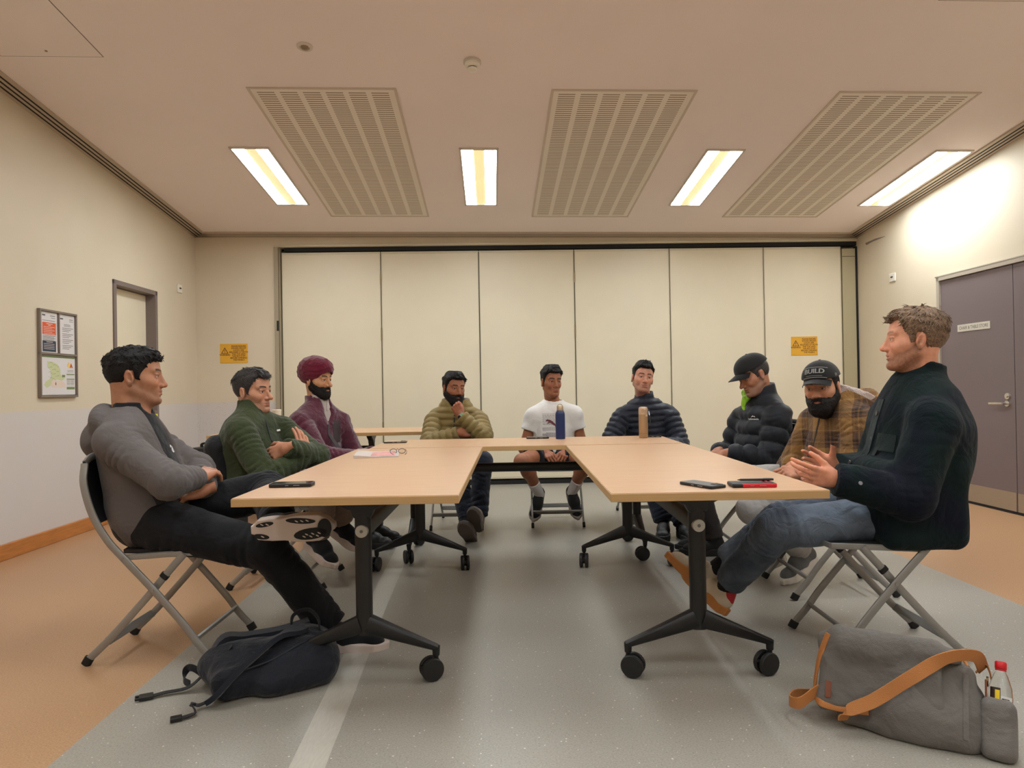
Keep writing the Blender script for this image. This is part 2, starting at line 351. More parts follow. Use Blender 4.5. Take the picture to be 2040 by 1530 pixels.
room(struct('trim_4', MB().box((UR + 0.01, (DR[0] + DR[1]) / 2, 0.006), (0.06, DR[1] - DR[0], 0.012)), DARK, smooth=0))
t = thing('door_sign', 'pale name plate reading CHAIR & TABLE STORE on the mauve door', 'sign', (0, 0, 0), ROT)
obj('plate', MB().box((UR - 0.008, 5.735, 1.527), (0.004, 0.395, 0.062)), mat('pale_plate', (206, 198, 184), 0.4), t, bevel=0.001)
tx = MB(); text_into(tx, 'CHAIR & TABLE STORE', 0.040, (UR - 0.0103, 5.735, 1.526), (0, -1, 0), (0, 0, 1), sx=0.86)
obj('lettering', tx, mat('grey_ink', (70, 64, 58), 0.6), t, smooth=0)
# folding partition
pt = thing('folding_partition', 'cream folding partition of six tall panels filling the back wall', 'partition', (0, 0, 0), ROT)
edges = [-2.295, -1.205, -0.12, 0.945, 2.018, 3.086, 3.975]
for a, e in zip(edges[:-1], edges[1:]):
    p = obj('panel', MB().box(((a + e) / 2, VB + 0.055, 1.335), (e - a - 0.010, 0.05, 2.54)), CREAM, pt, bevel=0.003)
    fr = MB()
    for x in (a + 0.009, e - 0.009): fr.box((x, VB + 0.029, 1.335), (0.008, 0.006, 2.54))
    fr.box(((a + e) / 2, VB + 0.0285, 0.075), (e - a - 0.01, 0.006, 0.022))
    fr.box(((a + e) / 2, VB + 0.0285, 2.593), (e - a - 0.01, 0.006, 0.022))
    obj('edge_trim', fr, CREAM2, p, smooth=0)
g = MB()
for e in edges[1:-1]: g.box((e, VB + 0.07, 1.33), (0.012, 0.02, 2.54))
obj('joint_seals', g, mat('brown_seal', (84, 66, 44), 0.8), pt, smooth=0)
g = MB()
for e in (edges[1], edges[3]):
    g.cyl((e, VB + 0.022, 1.62), (e, VB + 0.022, 1.76), 0.007, n=10); g.cyl((e, VB + 0.022, 2.24), (e, VB + 0.022, 2.36), 0.007, n=10); g.cyl((e, VB + 0.022, 0.6), (e, VB + 0.022, 0.72), 0.007, n=10)
obj('hinges', g, mat('old_brass_hinge', (150, 128, 96), 0.4, 0.5), pt)
po = obj('wall_post', MB().box((PL + 0.03, VB + 0.02, 1.33), (0.055, 0.11, 2.66)), GREIGE, pt, bevel=0.003)
obj('lock_label', MB().box((PL + 0.036, VB - 0.037, 1.795), (0.022, 0.004, 0.11)), BLACKP, po, smooth=0)
obj('post_edge', MB().box((PL + 0.052, VB - 0.033, 1.33), (0.006, 0.008, 2.64)), mat('brown_seal', (84, 66, 44)), po, smooth=0)
po = obj('end_panel', MB().box((4.055, VB + 0.045, 1.30), (0.15, 0.07, 2.56)), mat('greenish_beige', (176, 164, 132), 0.5), pt, bevel=0.003)  # end panel in its own darker, greenish beige
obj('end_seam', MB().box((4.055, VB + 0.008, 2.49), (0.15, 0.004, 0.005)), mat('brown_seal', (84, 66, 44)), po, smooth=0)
obj('end_gap', MB().box((4.139, VB + 0.03, 1.30), (0.018, 0.06, 2.6)), DARK, pt, smooth=0)
obj('head_track', MB().box(((PL + PR) / 2 + 0.05, VB + 0.06, 2.638), (PR - PL - 0.1, 0.08, 0.045)), DARK, pt, smooth=0)
obj('head_trim', MB().box(((PL + PR) / 2, VB - 0.004, 2.673), (PR - PL, 0.025, 0.022)), CREAM2, pt, bevel=0.002)
obj('floor_seal', MB().box(((PL + PR) / 2, VB + 0.05, 0.022), (PR - PL, 0.05, 0.044)), DARK, pt, smooth=0)
# scuff above the partition's end
sm, nt, b = new_mat('scuff'); b.inputs['Base Color'].default_value = (*lin((140, 122, 116)), 1)
room(struct('trim_5', MB().add([(UR - 0.003, 7.40, 2.600), (UR - 0.003, 7.20, 2.607), (UR - 0.003, 7.02, 2.592), (UR - 0.003, 7.02, 2.588), (UR - 0.003, 7.25, 2.585), (UR - 0.003, 7.38, 2.572)], [(0, 1, 2, 3, 4, 5)]), sm, smooth=0))

# yellow warning signs
def warn(u, v, z, label):
    t = thing('warning_sign', label, 'sign', (0, 0, 0), ROT, 'yellow warning signs beside the partition')
    obj('plate', MB().box((u, v - 0.002, z), (0.30, 0.004, 0.212)), mat('sign_yellow', (226, 168, 50), 0.45, var=0.03), t, bevel=0.001)
    k = MB(); y = v - 0.0048
    tri = [(-0.098, 0.066), (-0.138, -0.002), (-0.058, -0.002)]; ti = [(-0.098, 0.052), (-0.127, 0.004), (-0.069, 0.004)]
    k.add([(u + a, y, z + c) for a, c in tri] + [(u + a, y, z + c) for a, c in ti], [(0, 1, 4, 3), (1, 2, 5, 4), (2, 0, 3, 5)])
    k.box((u - 0.098, y, z + 0.028), (0.006, 0.0008, 0.022)); k.box((u - 0.098, y, z + 0.011), (0.006, 0.0008, 0.006))
    text_into(k, 'WARNING', 0.0235, (u - 0.098, y, z - 0.017), (1, 0, 0), (0, 0, 1), bold=0.0007)
    for i, s in enumerate(('PLEASE ENSURE', 'SOUND-PROOF', 'LOCKS ARE', 'RELEASED AT BOTH', 'THE TOP AND', 'THE BOTTOM', 'BEFORE OPENING', 'THE PANELS')):
        text_into(k, s, 0.0225, (u + 0.052, y, z + 0.077 - i * 0.0215), (1, 0, 0), (0, 0, 1), bold=0.0006)
    obj('lettering', k, mat('sign_ink', (88, 44, 22), 0.6), t, smooth=0)
warn(-2.815, VB, 1.503, 'yellow warning sign on the wall left of the folding partition')
warn(3.535, VB + 0.029, 1.487, 'yellow warning sign stuck on the rightmost folding partition panel')

# switches
def switch(u, v, z, label, s):
    t = thing('wall_switch', label, 'switch', (0, 0, 0), ROT, 'white wall plates')
    obj('plate', MB().box((u, v, z), (0.012, 0.10, 0.085)), WHITEP, t, bevel=0.003)
    obj('rocker', MB().box((u + s * 0.008, v, z + 0.004), (0.012, 0.032, 0.014)), mat('switch_dark', (70, 60, 52), 0.5), t, bevel=0.002)
switch(UL + 0.006, 7.17, 2.16, 'small white wall plate near the corner on the left wall', 1)
switch(UR - 0.006, 6.90, 2.14, 'small white wall plate beside the mauve double door', -1)

# notice board on the left wall: two papers above, a site map below
nb = thing('notice_board', 'grey framed notice board with two papers above a green map', 'notice board', (0, 0, 0), ROT)
v0, v1, z0, z1 = 4.952, 5.375, 1.067, 1.690; zm = 1.378; vm = 5.165; U = UL + 0.012
f = MB()
for z in (z0, z1, zm): f.box((U, (v0 + v1) / 2, z), (0.024, v1 - v0 + 0.014, 0.016))
for v in (v0, v1): f.box((U, v, (z0 + z1) / 2), (0.024, 0.014, z1 - z0))
f.box((U, vm, (zm + z1) / 2), (0.022, 0.010, z1 - zm))
obj('frame', f, mat('grey_frame', (134, 122, 112), 0.4, 0.3), nb, bevel=0.002)
PAPER = mat('paper', (222, 216, 214), 0.6)
def sheet(name, a, bb, c, d, m=PAPER, par=nb, off=0.010):
    return obj(name, MB().box((UL + off / 2, (a + bb) / 2, (c + d) / 2), (off, bb - a, d - c)), m, par, smooth=0)
INK = mat('soft_ink', (92, 88, 90), 0.7)
def lines(par, rows, m, off=0.0108):
    g = MB()
    for a, bb, z, t in rows: g.box((UL + off, (a + bb) / 2, z), (0.0006, abs(bb - a), t))
    return obj('print', g, m, par, smooth=0)
p1 = sheet('paper', v0 + 0.01, vm - 0.008, zm + 0.01, z1 - 0.01)
lines(p1, [(4.985, 5.02, 1.656, 0.010), (5.075, 5.13, 1.655, 0.004), (5.085, 5.13, 1.640, 0.003), (4.985, 5.13, 1.618, 0.003)] + [(4.99, 5.135 - 0.02 * (i % 2), 1.508 - i * 0.0085, 0.003) for i in range(5)] + [(5.0, 5.14, 1.395, 0.003)], INK)
obj('notice_block', MB().box((UL + 0.0105, 5.063, 1.561), (0.0008, 0.15, 0.088)), mat('notice_orange', (222, 92, 48), 0.6), p1, smooth=0)
obj('notice_block', MB().box((UL + 0.0105, 5.063, 1.432), (0.0008, 0.15, 0.078)), mat('notice_navy', (40, 56, 78), 0.6), p1, smooth=0)
lines(p1, [(5.03, 5.10, 1.595, 0.004), (5.05, 5.08, 1.585, 0.004)] + [(5.0, 5.125 - 0.03 * (i % 2), 1.572 - i * 0.012, 0.003) for i in range(5)] + [(5.03, 5.10, 1.463, 0.004)] + [(5.0, 5.12, 1.449 - i * 0.012, 0.003) for i in range(4)], mat('notice_light', (236, 214, 200), 0.6), 0.0114)
p2 = sheet('paper', vm + 0.008, v1 - 0.01, zm + 0.01, z1 - 0.01)
lines(p2, [(5.19, 5.225, 1.648, 0.010), (5.30, 5.345, 1.648, 0.004), (5.30, 5.345, 1.634, 0.003), (5.235, 5.31, 1.607, 0.003), (5.235, 5.315, 1.597, 0.003)] + [(5.215, 5.345 - 0.025 * ((i * 7) % 3), 1.58 - i * 0.0125 - 0.006 * (i // 3), 0.0032) for i in range(12)], INK)
p3 = sheet('map_sheet', v0 + 0.012, v1 - 0.01, z0 + 0.012, zm - 0.012)
GR = mat('map_green', (120, 140, 88), 0.6)
lines(p3, [(4.975, 5.36, 1.358, 0.012), (5.26, 5.355, 1.232, 0.007), (5.26, 5.355, 1.196, 0.006), (5.26, 5.355, 1.128, 0.018), (5.205, 5.24, 1.218, 0.018)], GR)
pol = [(5.04, 1.325), (5.10, 1.32), (5.15, 1.305), (5.185, 1.27), (5.185, 1.235), (5.20, 1.215), (5.24, 1.20), (5.205, 1.185), (5.12, 1.195), (5.085, 1.175), (5.065, 1.145), (5.03, 1.13), (5.0, 1.15), (5.02, 1.175), (5.075, 1.20), (5.075, 1.26), (5.04, 1.28)]
obj('map_area', MB().prism([(a, z) for a, z in pol], (UL + 0.0103, 0, 0), (0, 1, 0), (0, 0, 1), (1, 0, 0), 0.0005), mat('map_pale_green', (202, 206, 158), 0.7), p3, smooth=0)
pol = [(5.085, 1.185), (5.205, 1.182), (5.245, 1.16), (5.245, 1.135), (5.10, 1.135), (5.075, 1.15)]
obj('map_area', MB().prism(pol, (UL + 0.0103, 0, 0), (0, 1, 0), (0, 0, 1), (1, 0, 0), 0.0005), mat('map_pink', (226, 206, 190), 0.7), p3, smooth=0)
lines(p3, [(5.05 + 0.013 * (i % 9), 5.056 + 0.013 * (i % 9) + 0.004 * (i % 3), 1.31 - 0.012 * (i // 3) + 0.003 * (i % 4), 0.0022) for i in range(34)] + [(5.262 + 0.045 * (i % 2), 5.30 + 0.045 * (i % 2), 1.186 - 0.008 * (i // 2), 0.002) for i in range(10)] + [(5.27, 5.34, 1.262 - 0.01 * i, 0.002) for i in range(2)] + [(5.125, 5.135, 1.160, 0.02)], mat('map_ink', (120, 110, 96), 0.7), 0.0112)
obj('map_emblem', MB().prism([(5.265, 1.30), (5.285, 1.325), (5.305, 1.31), (5.31, 1.285), (5.28, 1.285)], (UL + 0.0106, 0, 0), (0, 1, 0), (0, 0, 1), (1, 0, 0), 0.0006), mat('map_yellow', (240, 206, 120), 0.6), p3, smooth=0)
obj('map_emblem', MB().prism([(5.297, 1.282), (5.315, 1.318), (5.335, 1.282), (5.322, 1.282), (5.316, 1.295), (5.308, 1.282)], (UL + 0.0112, 0, 0), (0, 1, 0), (0, 0, 1), (1, 0, 0), 0.0006), mat('map_red', (206, 84, 44), 0.6), p3, smooth=0)
tag(room(obj('wall_stud', MB().cyl((UL, 5.64, 0.905), (UL + 0.012, 5.64, 0.905), 0.014, 0.010), STEEL)), 'small metal stud on the grey dado behind the man in grey', 'fitting')

# ------------------------------------------------------------------ ceiling fittings
CO = lambda u, v, d=0: np.array([u, v, zc(u, v) - d])
def lit_mat():
    m, nt, b = new_mat('lit_diffuser')
    b.inputs['Base Color'].default_value = (0.9, 0.9, 0.88, 1); b.inputs['Emission Color'].default_value = (*LAMPCOL, 1); b.inputs['Emission Strength'].default_value = LAMP
    return m
LIT = lit_mat(); FIT = mat('fitting_white', (206, 196, 184), 0.5)
REFL, nt, b = new_mat('lamp_reflector'); b.inputs['Base Color'].default_value = (*lin((236, 214, 150)), 1); b.inputs['Roughness'].default_value = 0.25; b.inputs['Metallic'].default_value = 0.3
tc = N(nt, 'ShaderNodeTexCoord'); wv = N(nt, 'ShaderNodeTexWave', bands_direction='X', i_Scale=40.0, i_Distortion=0.6); L(nt, tc, 'Object', wv, 'Vector'); bp = N(nt, 'ShaderNodeBump', i_Strength=0.4, i_Distance=0.003); L(nt, wv, 0, bp, 'Height'); L(nt, bp, 0, b, 'Normal')
b.inputs['Emission Color'].default_value = (1.0, 0.78, 0.42, 1); b.inputs['Emission Strength'].default_value = 0.30  # faint warm glow put into the reflector for the tube light it returns
def ceil_light(u0, v0, label, vis=True):
    """recessed twin fluorescent fitting 0.30 x 1.19 m"""
    t = thing('ceiling_light', label, 'ceiling light', (0, 0, 0), ROT, 'recessed twin tube ceiling lights')
    u1, v1 = u0 + 0.30, v0 + 1.19; f = MB()
    ceil_box(f, u0 - 0.008, u0 + 0.008, v0 - 0.008, v1 + 0.008, -0.01, 0.010); ceil_box(f, u1 - 0.008, u1 + 0.008, v0 - 0.008, v1 + 0.008, -0.01, 0.010)
    ceil_box(f, u0, u1, v0 - 0.008, v0 + 0.014, -0.01, 0.010); ceil_box(f, u0, u1, v1 - 0.014, v1 + 0.008, -0.01, 0.010)
    obj('frame', f, FIT, t, smooth=0)
    for a in (0.010, 0.195):
        g = MB(); ceil_box(g, u0 + a, u0 + a + 0.095, v0 + 0.015, v1 - 0.015, -0.005, 0.004); obj('diffuser', g, LIT, t, smooth=0)
    g = MB(); ceil_box(g, u0 + 0.105, u0 + 0.195, v0 + 0.014, v1 - 0.014, -0.005, 0.003); obj('reflector', g, REFL, t, smooth=0)
for u0, l in ((-2.03, 'lit twin tube ceiling light, farthest left, above the man in maroon'), (-0.22, 'lit twin tube ceiling light between the left and middle air grilles'), (1.77, 'lit twin tube ceiling light between the middle and right air grilles'), (3.65, 'lit twin tube ceiling light close to the right wall')):
    ceil_light(u0, 5.43, l)
for v0 in (2.05, -1.2):
    for u0 in (-2.03, -0.22, 1.77, 3.65): ceil_light(u0, v0, 'lit twin tube ceiling light nearer to the camera, out of the frame')
# perforated return-air panels
gm, nt, b = new_mat('slotted_grille')
tc = N(nt, 'ShaderNodeTexCoord'); sep = N(nt, 'ShaderNodeSeparateXYZ'); L(nt, tc, 'UV', sep, 0)
def mth(op, a, ao, v=None, bn=None, bo=0):
    n = N(nt, 'ShaderNodeMath', operation=op)
    if a is not None: L(nt, a, ao, n, 0)
    if v is not None: n.inputs[1].default_value = v
    if bn is not None: L(nt, bn, bo, n, 1)
    return n
colf = mth('FRACT', mth('MULTIPLY', mth('SUBTRACT', sep, 0, 0.025), 0, 6 / 0.95), 0)
c1 = mth('GREATER_THAN', colf, 0, 0.10); c2 = mth('LESS_THAN', colf, 0, 0.86)
rowf = mth('FRACT', mth('MULTIPLY', sep, 1, 84.0), 0)
r1 = mth('GREATER_THAN', rowf, 0, 0.55)
e1 = mth('GREATER_THAN', sep, 0, 0.027); e2 = mth('LESS_THAN', sep, 0, 0.973); e3 = mth('GREATER_THAN', sep, 1, 0.015); e4 = mth('LESS_THAN', sep, 1, 0.985)
a_ = c1
for k_ in (c2, r1, e1, e2, e3, e4): a_ = mth('MULTIPLY', a_, 0, None, k_, 0)
mx = N(nt, 'ShaderNodeMix', data_type='RGBA'); L(nt, a_, 0, mx, 0); mx.inputs[6].default_value = (*lin((232, 224, 212)), 1); mx.inputs[7].default_value = (*lin((158, 140, 120)), 1)
L(nt, mx, 2, b, 'Base Color'); b.inputs['Roughness'].default_value = 0.7
for u0, l in ((-1.58, 'slotted white air grille, leftmost of three in the ceiling'), (0.45, 'slotted white air grille in the middle of the ceiling'), (2.41, 'slotted white air grille, rightmost of three in the ceiling')):
    t = thing('air_grille', l, 'air grille', (0, 0, 0), ROT, 'slotted ceiling air grilles')
    u1, v0, v1 = u0 + 0.965, 4.57, 6.93; f = MB()
    for a, b_, c_, d_ in ((u0 - 0.012, u0 + 0.004, v0 - 0.012, v1 + 0.012), (u1 - 0.004, u1 + 0.012, v0 - 0.012, v1 + 0.012), (u0, u1, v0 - 0.012, v0 + 0.004), (u0, u1, v1 - 0.004, v1 + 0.012)):
        ceil_box(f, a, b_, c_, d_, -0.01, 0.007)
    obj('frame', f, mat('grille_frame', (204, 190, 174), 0.6), t, smooth=0)
    g = MB(); g.add([CO(u0, v0, 0.003), CO(u1, v0, 0.003), CO(u1, v1, 0.003), CO(u0, v1, 0.003)], [(0, 3, 2, 1)]); me = g.mesh('slot_panel')
    uv = me.uv_layers.new(name='UVMap')
    for lp in me.loops:
        p = me.vertices[lp.vertex_index].co; uv.data[lp.index].uv = ((p.x - u0) / (u1 - u0), (p.y - v0) / (v1 - v0))
    obj('slot_panel', me, gm, t, smooth=0)
# sprinkler, smoke detector, access hatches
nrm = np.array([0.0113, 0.1075, 1.0]); nrm = -nrm / np.linalg.norm(nrm)
t = thing('sprinkler_rose', 'small round sprinkler rose in the ceiling left of the smoke detector', 'sprinkler', (0, 0, 0), ROT)
o = CO(-1.083, 4.11)
obj('flange', MB().lathe([(0.048, -0.002), (0.047, 0.006), (0.030, 0.010), (0.026, 0.004)], o, nrm), FIT, t)
obj('nozzle', MB().lathe([(0.024, 0.0), (0.020, 0.010), (0.012, 0.016), (0.004, 0.020)], o, nrm), mat('nozzle_brass', (150, 128, 104), 0.35, 0.6), t)
t = thing('smoke_detector', 'white round smoke detector on the ceiling', 'smoke detector', (0, 0, 0), ROT)
o = CO(-0.085, 4.25)
obj('base', MB().lathe([(0.055, -0.002), (0.055, 0.014), (0.050, 0.018)], o, nrm), FIT, t)
obj('head', MB().lathe([(0.048, 0.016), (0.048, 0.030), (0.036, 0.042), (0.030, 0.044)], o, nrm), WHITEP, t)
obj('vent', MB().lathe([(0.029, 0.042), (0.029, 0.050)], o, nrm), DARK, t); obj('cap', MB().lathe([(0.032, 0.050), (0.030, 0.058), (0.02, 0.062)], o, nrm), WHITEP, t)
SEAM = mat('hatch_seam', (96, 82, 72), 0.8)
for (a, b_, c_, d_), l in (((-2.95, -2.335, 3.2, 4.235), 'flush ceiling access hatch above the left wall corner'), ((2.475, 3.1, 2.6, 3.645), 'flush ceiling access hatch at the right edge of the frame')):
    g = MB(); ceil_box(g, a + 0.004, b_ - 0.004, c_ + 0.004, d_ - 0.004, -0.01, 0.002); t = room(struct('ceiling_hatch_1' if a < 0 else 'ceiling_hatch_2', g, CEIL, smooth=0))  # lid of the flush access hatch, not a trim strip
    g = MB()
    for q in ((a, a + 0.004, c_, d_), (b_ - 0.004, b_, c_, d_), (a, b_, c_, c_ + 0.004), (a, b_, d_ - 0.004, d_)): ceil_box(g, *q, -0.01, 0.0012)
    obj('seam', g, SEAM, t, smooth=0)
    g = MB().lathe([(0.009, 0.0), (0.007, 0.004)], CO((a + b_) / 2, d_ - 0.06, 0.001), nrm, n=12); obj('latch', g, mat('nozzle_brass', (150, 128, 104)), t)
# floor tape
tp = MB(); pts = [(-0.535, 1.6), (-0.556, 2.466), (-0.59, 3.416), (-0.611, 4.6), (-0.63, 5.4)]
v = []
for u, w_ in pts: v += [(u - 0.052, w_, 0.0008), (u + 0.052, w_, 0.0008)]
tp.add(v, [(2 * i, 2 * i + 1, 2 * i + 3, 2 * i + 2) for i in range(len(pts) - 1)])
tag(room(obj('floor_tape', tp, mat('old_tape', (182, 176, 164), 0.5, bump=0.1, bscale=30, var=0.06, vscale=25, stretch=(6, 1, 1)), smooth=0)), 'worn pale tape strip on the grey floor under the left table', 'tape')
# ------------------------------------------------------------------ tables
def wood():
    m, nt, b = new_mat('beech_laminate')
    tc = N(nt, 'ShaderNodeTexCoord'); mp = N(nt, 'ShaderNodeMapping'); mp.inputs['Scale'].default_value = (14, 1.6, 1.6); mp.inputs['Rotation'].default_value = (0, 0, 0.05); L(nt, tc, 'Object', mp, 0)
    n = N(nt, 'ShaderNodeTexNoise', i_Scale=3.0, i_Detail=6.0, i_Distortion=0.5); L(nt, mp, 0, n, 'Vector')
    f = N(nt, 'ShaderNodeTexNoise', i_Scale=140.0, i_Detail=1.0); L(nt, mp, 0, f, 'Vector')
    a = N(nt, 'ShaderNodeMath', operation='MULTIPLY_ADD', i_1=0.35, i_2=0.0); L(nt, f, 0, a, 0)
    s = N(nt, 'ShaderNodeMath', operation='MULTIPLY_ADD', i_1=0.65); L(nt, n, 0, s, 0); L(nt, a, 0, s, 2)
    r = ramp(nt, [(0.3, lin((200, 158, 122))), (0.5, lin((205, 164, 128))), (0.7, lin((209, 170, 135)))]); L(nt, s, 0, r, 0)
    L(nt, r, 0, b, 'Base Color'); b.inputs['Roughness'].default_value = 0.33; b.inputs['Specular IOR Level'].default_value = 0.4
    return m
BEECH = wood(); EDGE = mat('beech_edge_band', (196, 156, 106), 0.4, var=0.06, vscale=6, stretch=(0.5, 0.5, 60))
TBLK = mat('black_table_steel', (20, 18, 18), 0.42, bump=0.04, bscale=200); TYRE = mat('castor_black', (25, 24, 24), 0.5)
def table(label, cx, cy, lx, ly, rz, legs, castors=True):
    """flip-top table: lx long (local x), ly deep; legs at the given local x"""
    t = thing('folding_table', label, 'table', (cx, cy, 0), (0, 0, rz), 'beech topped tables on castors')
    top = obj('tabletop', MB().box((0, 0, 0.7185), (lx - 0.004, ly - 0.004, 0.003)), BEECH, t, bevel=0.001)
    obj('edge_band', MB().box((0, 0, 0.7045), (lx, ly, 0.0265)), EDGE, top, bevel=0.0015)
    lo, hi = min(legs), max(legs)
    obj('beam', MB().sweep([(lo, 0, 0.555), (hi, 0, 0.555)], 0.028, 0.03, side=(0, 1, 0), n=12), TBLK, t)
    for x in legs:
        s = 1 if x > 0 else -1
        c = MB().sweep([(x, 0, 0.172), (x, 0, 0.62)], 0.030, 0.026, side=(0, 1, 0), n=16)
        col = obj('column', c, TBLK, t)
        g = MB(); g.prism([(-0.155, 0.691), (0.155, 0.691), (0.10, 0.655), (0.045, 0.63), (0.03, 0.60), (-0.03, 0.60), (-0.045, 0.63), (-0.10, 0.655)], (x - 0.024, 0, 0), (0, 1, 0), (0, 0, 1), (1, 0, 0), 0.048)
        obj('top_bracket', g, TBLK, t, bevel=0.006)
        g = MB(); g.cyl((x + s * 0.02, 0, 0.555), (x + s * 0.034, 0, 0.555), 0.0245, 0.0225, n=28)
        kn = obj('knob', g, mat('knob_alloy', (188, 184, 178), 0.35, 0.5, var=0.04, vscale=30), t)
        g = MB(); g.cyl((x + s * 0.032, 0, 0.555), (x + s * 0.0355, 0, 0.555), 0.0065, 0.006, n=20)
        obj('knob_screw', g, mat('knob_dark', (120, 116, 110), 0.4, 0.5), kn)
        for sy in (-1, 1):
            P = spline([(x, sy * 0.012, 0.208), (x, sy * 0.09, 0.180), (x, sy * 0.18, 0.147), (x, sy * 0.268, 0.115)], 4)
            wv = np.linspace(0.030, 0.015, len(P)); hv = np.linspace(0.045, 0.014, len(P))
            obj('foot', MB().sweep(P, wv, hv * 0.8, side=(1, 0, 0), n=12).cyl((x, sy * 0.262, 0.122), (x, sy * 0.262, 0.088), 0.015, 0.013, n=14), TBLK, t)
            a = sy * 0.5 + (0.9 if (sy > 0) == (s > 0) else 2.2)
            ux = np.array([math.cos(a), math.sin(a), 0]); tr = np.array([-ux[1], ux[0], 0]) * 0.018; base = np.array([x, sy * 0.262, 0.042]) + tr
            g = MB()
            for o in (-0.026, 0.006):
                g.lathe([(0.012, 0), (0.039, 0.001), (0.0418, 0.005), (0.0418, 0.015), (0.039, 0.019), (0.012, 0.020)], base + ux * o, ux, n=28)
            cs = obj('castor', g, TYRE, t)
            g = MB(); g.cyl(base - ux * 0.008, base + ux * 0.008, 0.02, n=16); g.cyl((x, sy * 0.262, 0.05), (x, sy * 0.262, 0.092), 0.009, n=10); g.box(base + np.array([0, 0, 0.018]) - tr * 0.5, (0.012, 0.012, 0.04)); g.box(base + tr * 1.9 + np.array([0, 0, 0.012]), (0.014, 0.014, 0.006))
            obj('castor_hub', g, TBLK, cs)
    return t
table('beech table, left arm of the U, beside the man in grey', -0.560, 3.185, 1.85, 0.755, R(90), (-0.655, 0.88))
table('beech table, right arm of the U, beside the bearded man in plaid', 0.674, 3.165, 1.87, 0.715, R(90), (-0.635, 0.91))
table('beech table joining the two arms of the U at the far end', 0.08, 4.46, 1.90, 0.66, 0.0, (-0.73, 0.72))
table('beech table standing alone against the folding partition', -1.65, 6.03, 1.80, 0.70, R(1.7), (-0.72, 0.40))

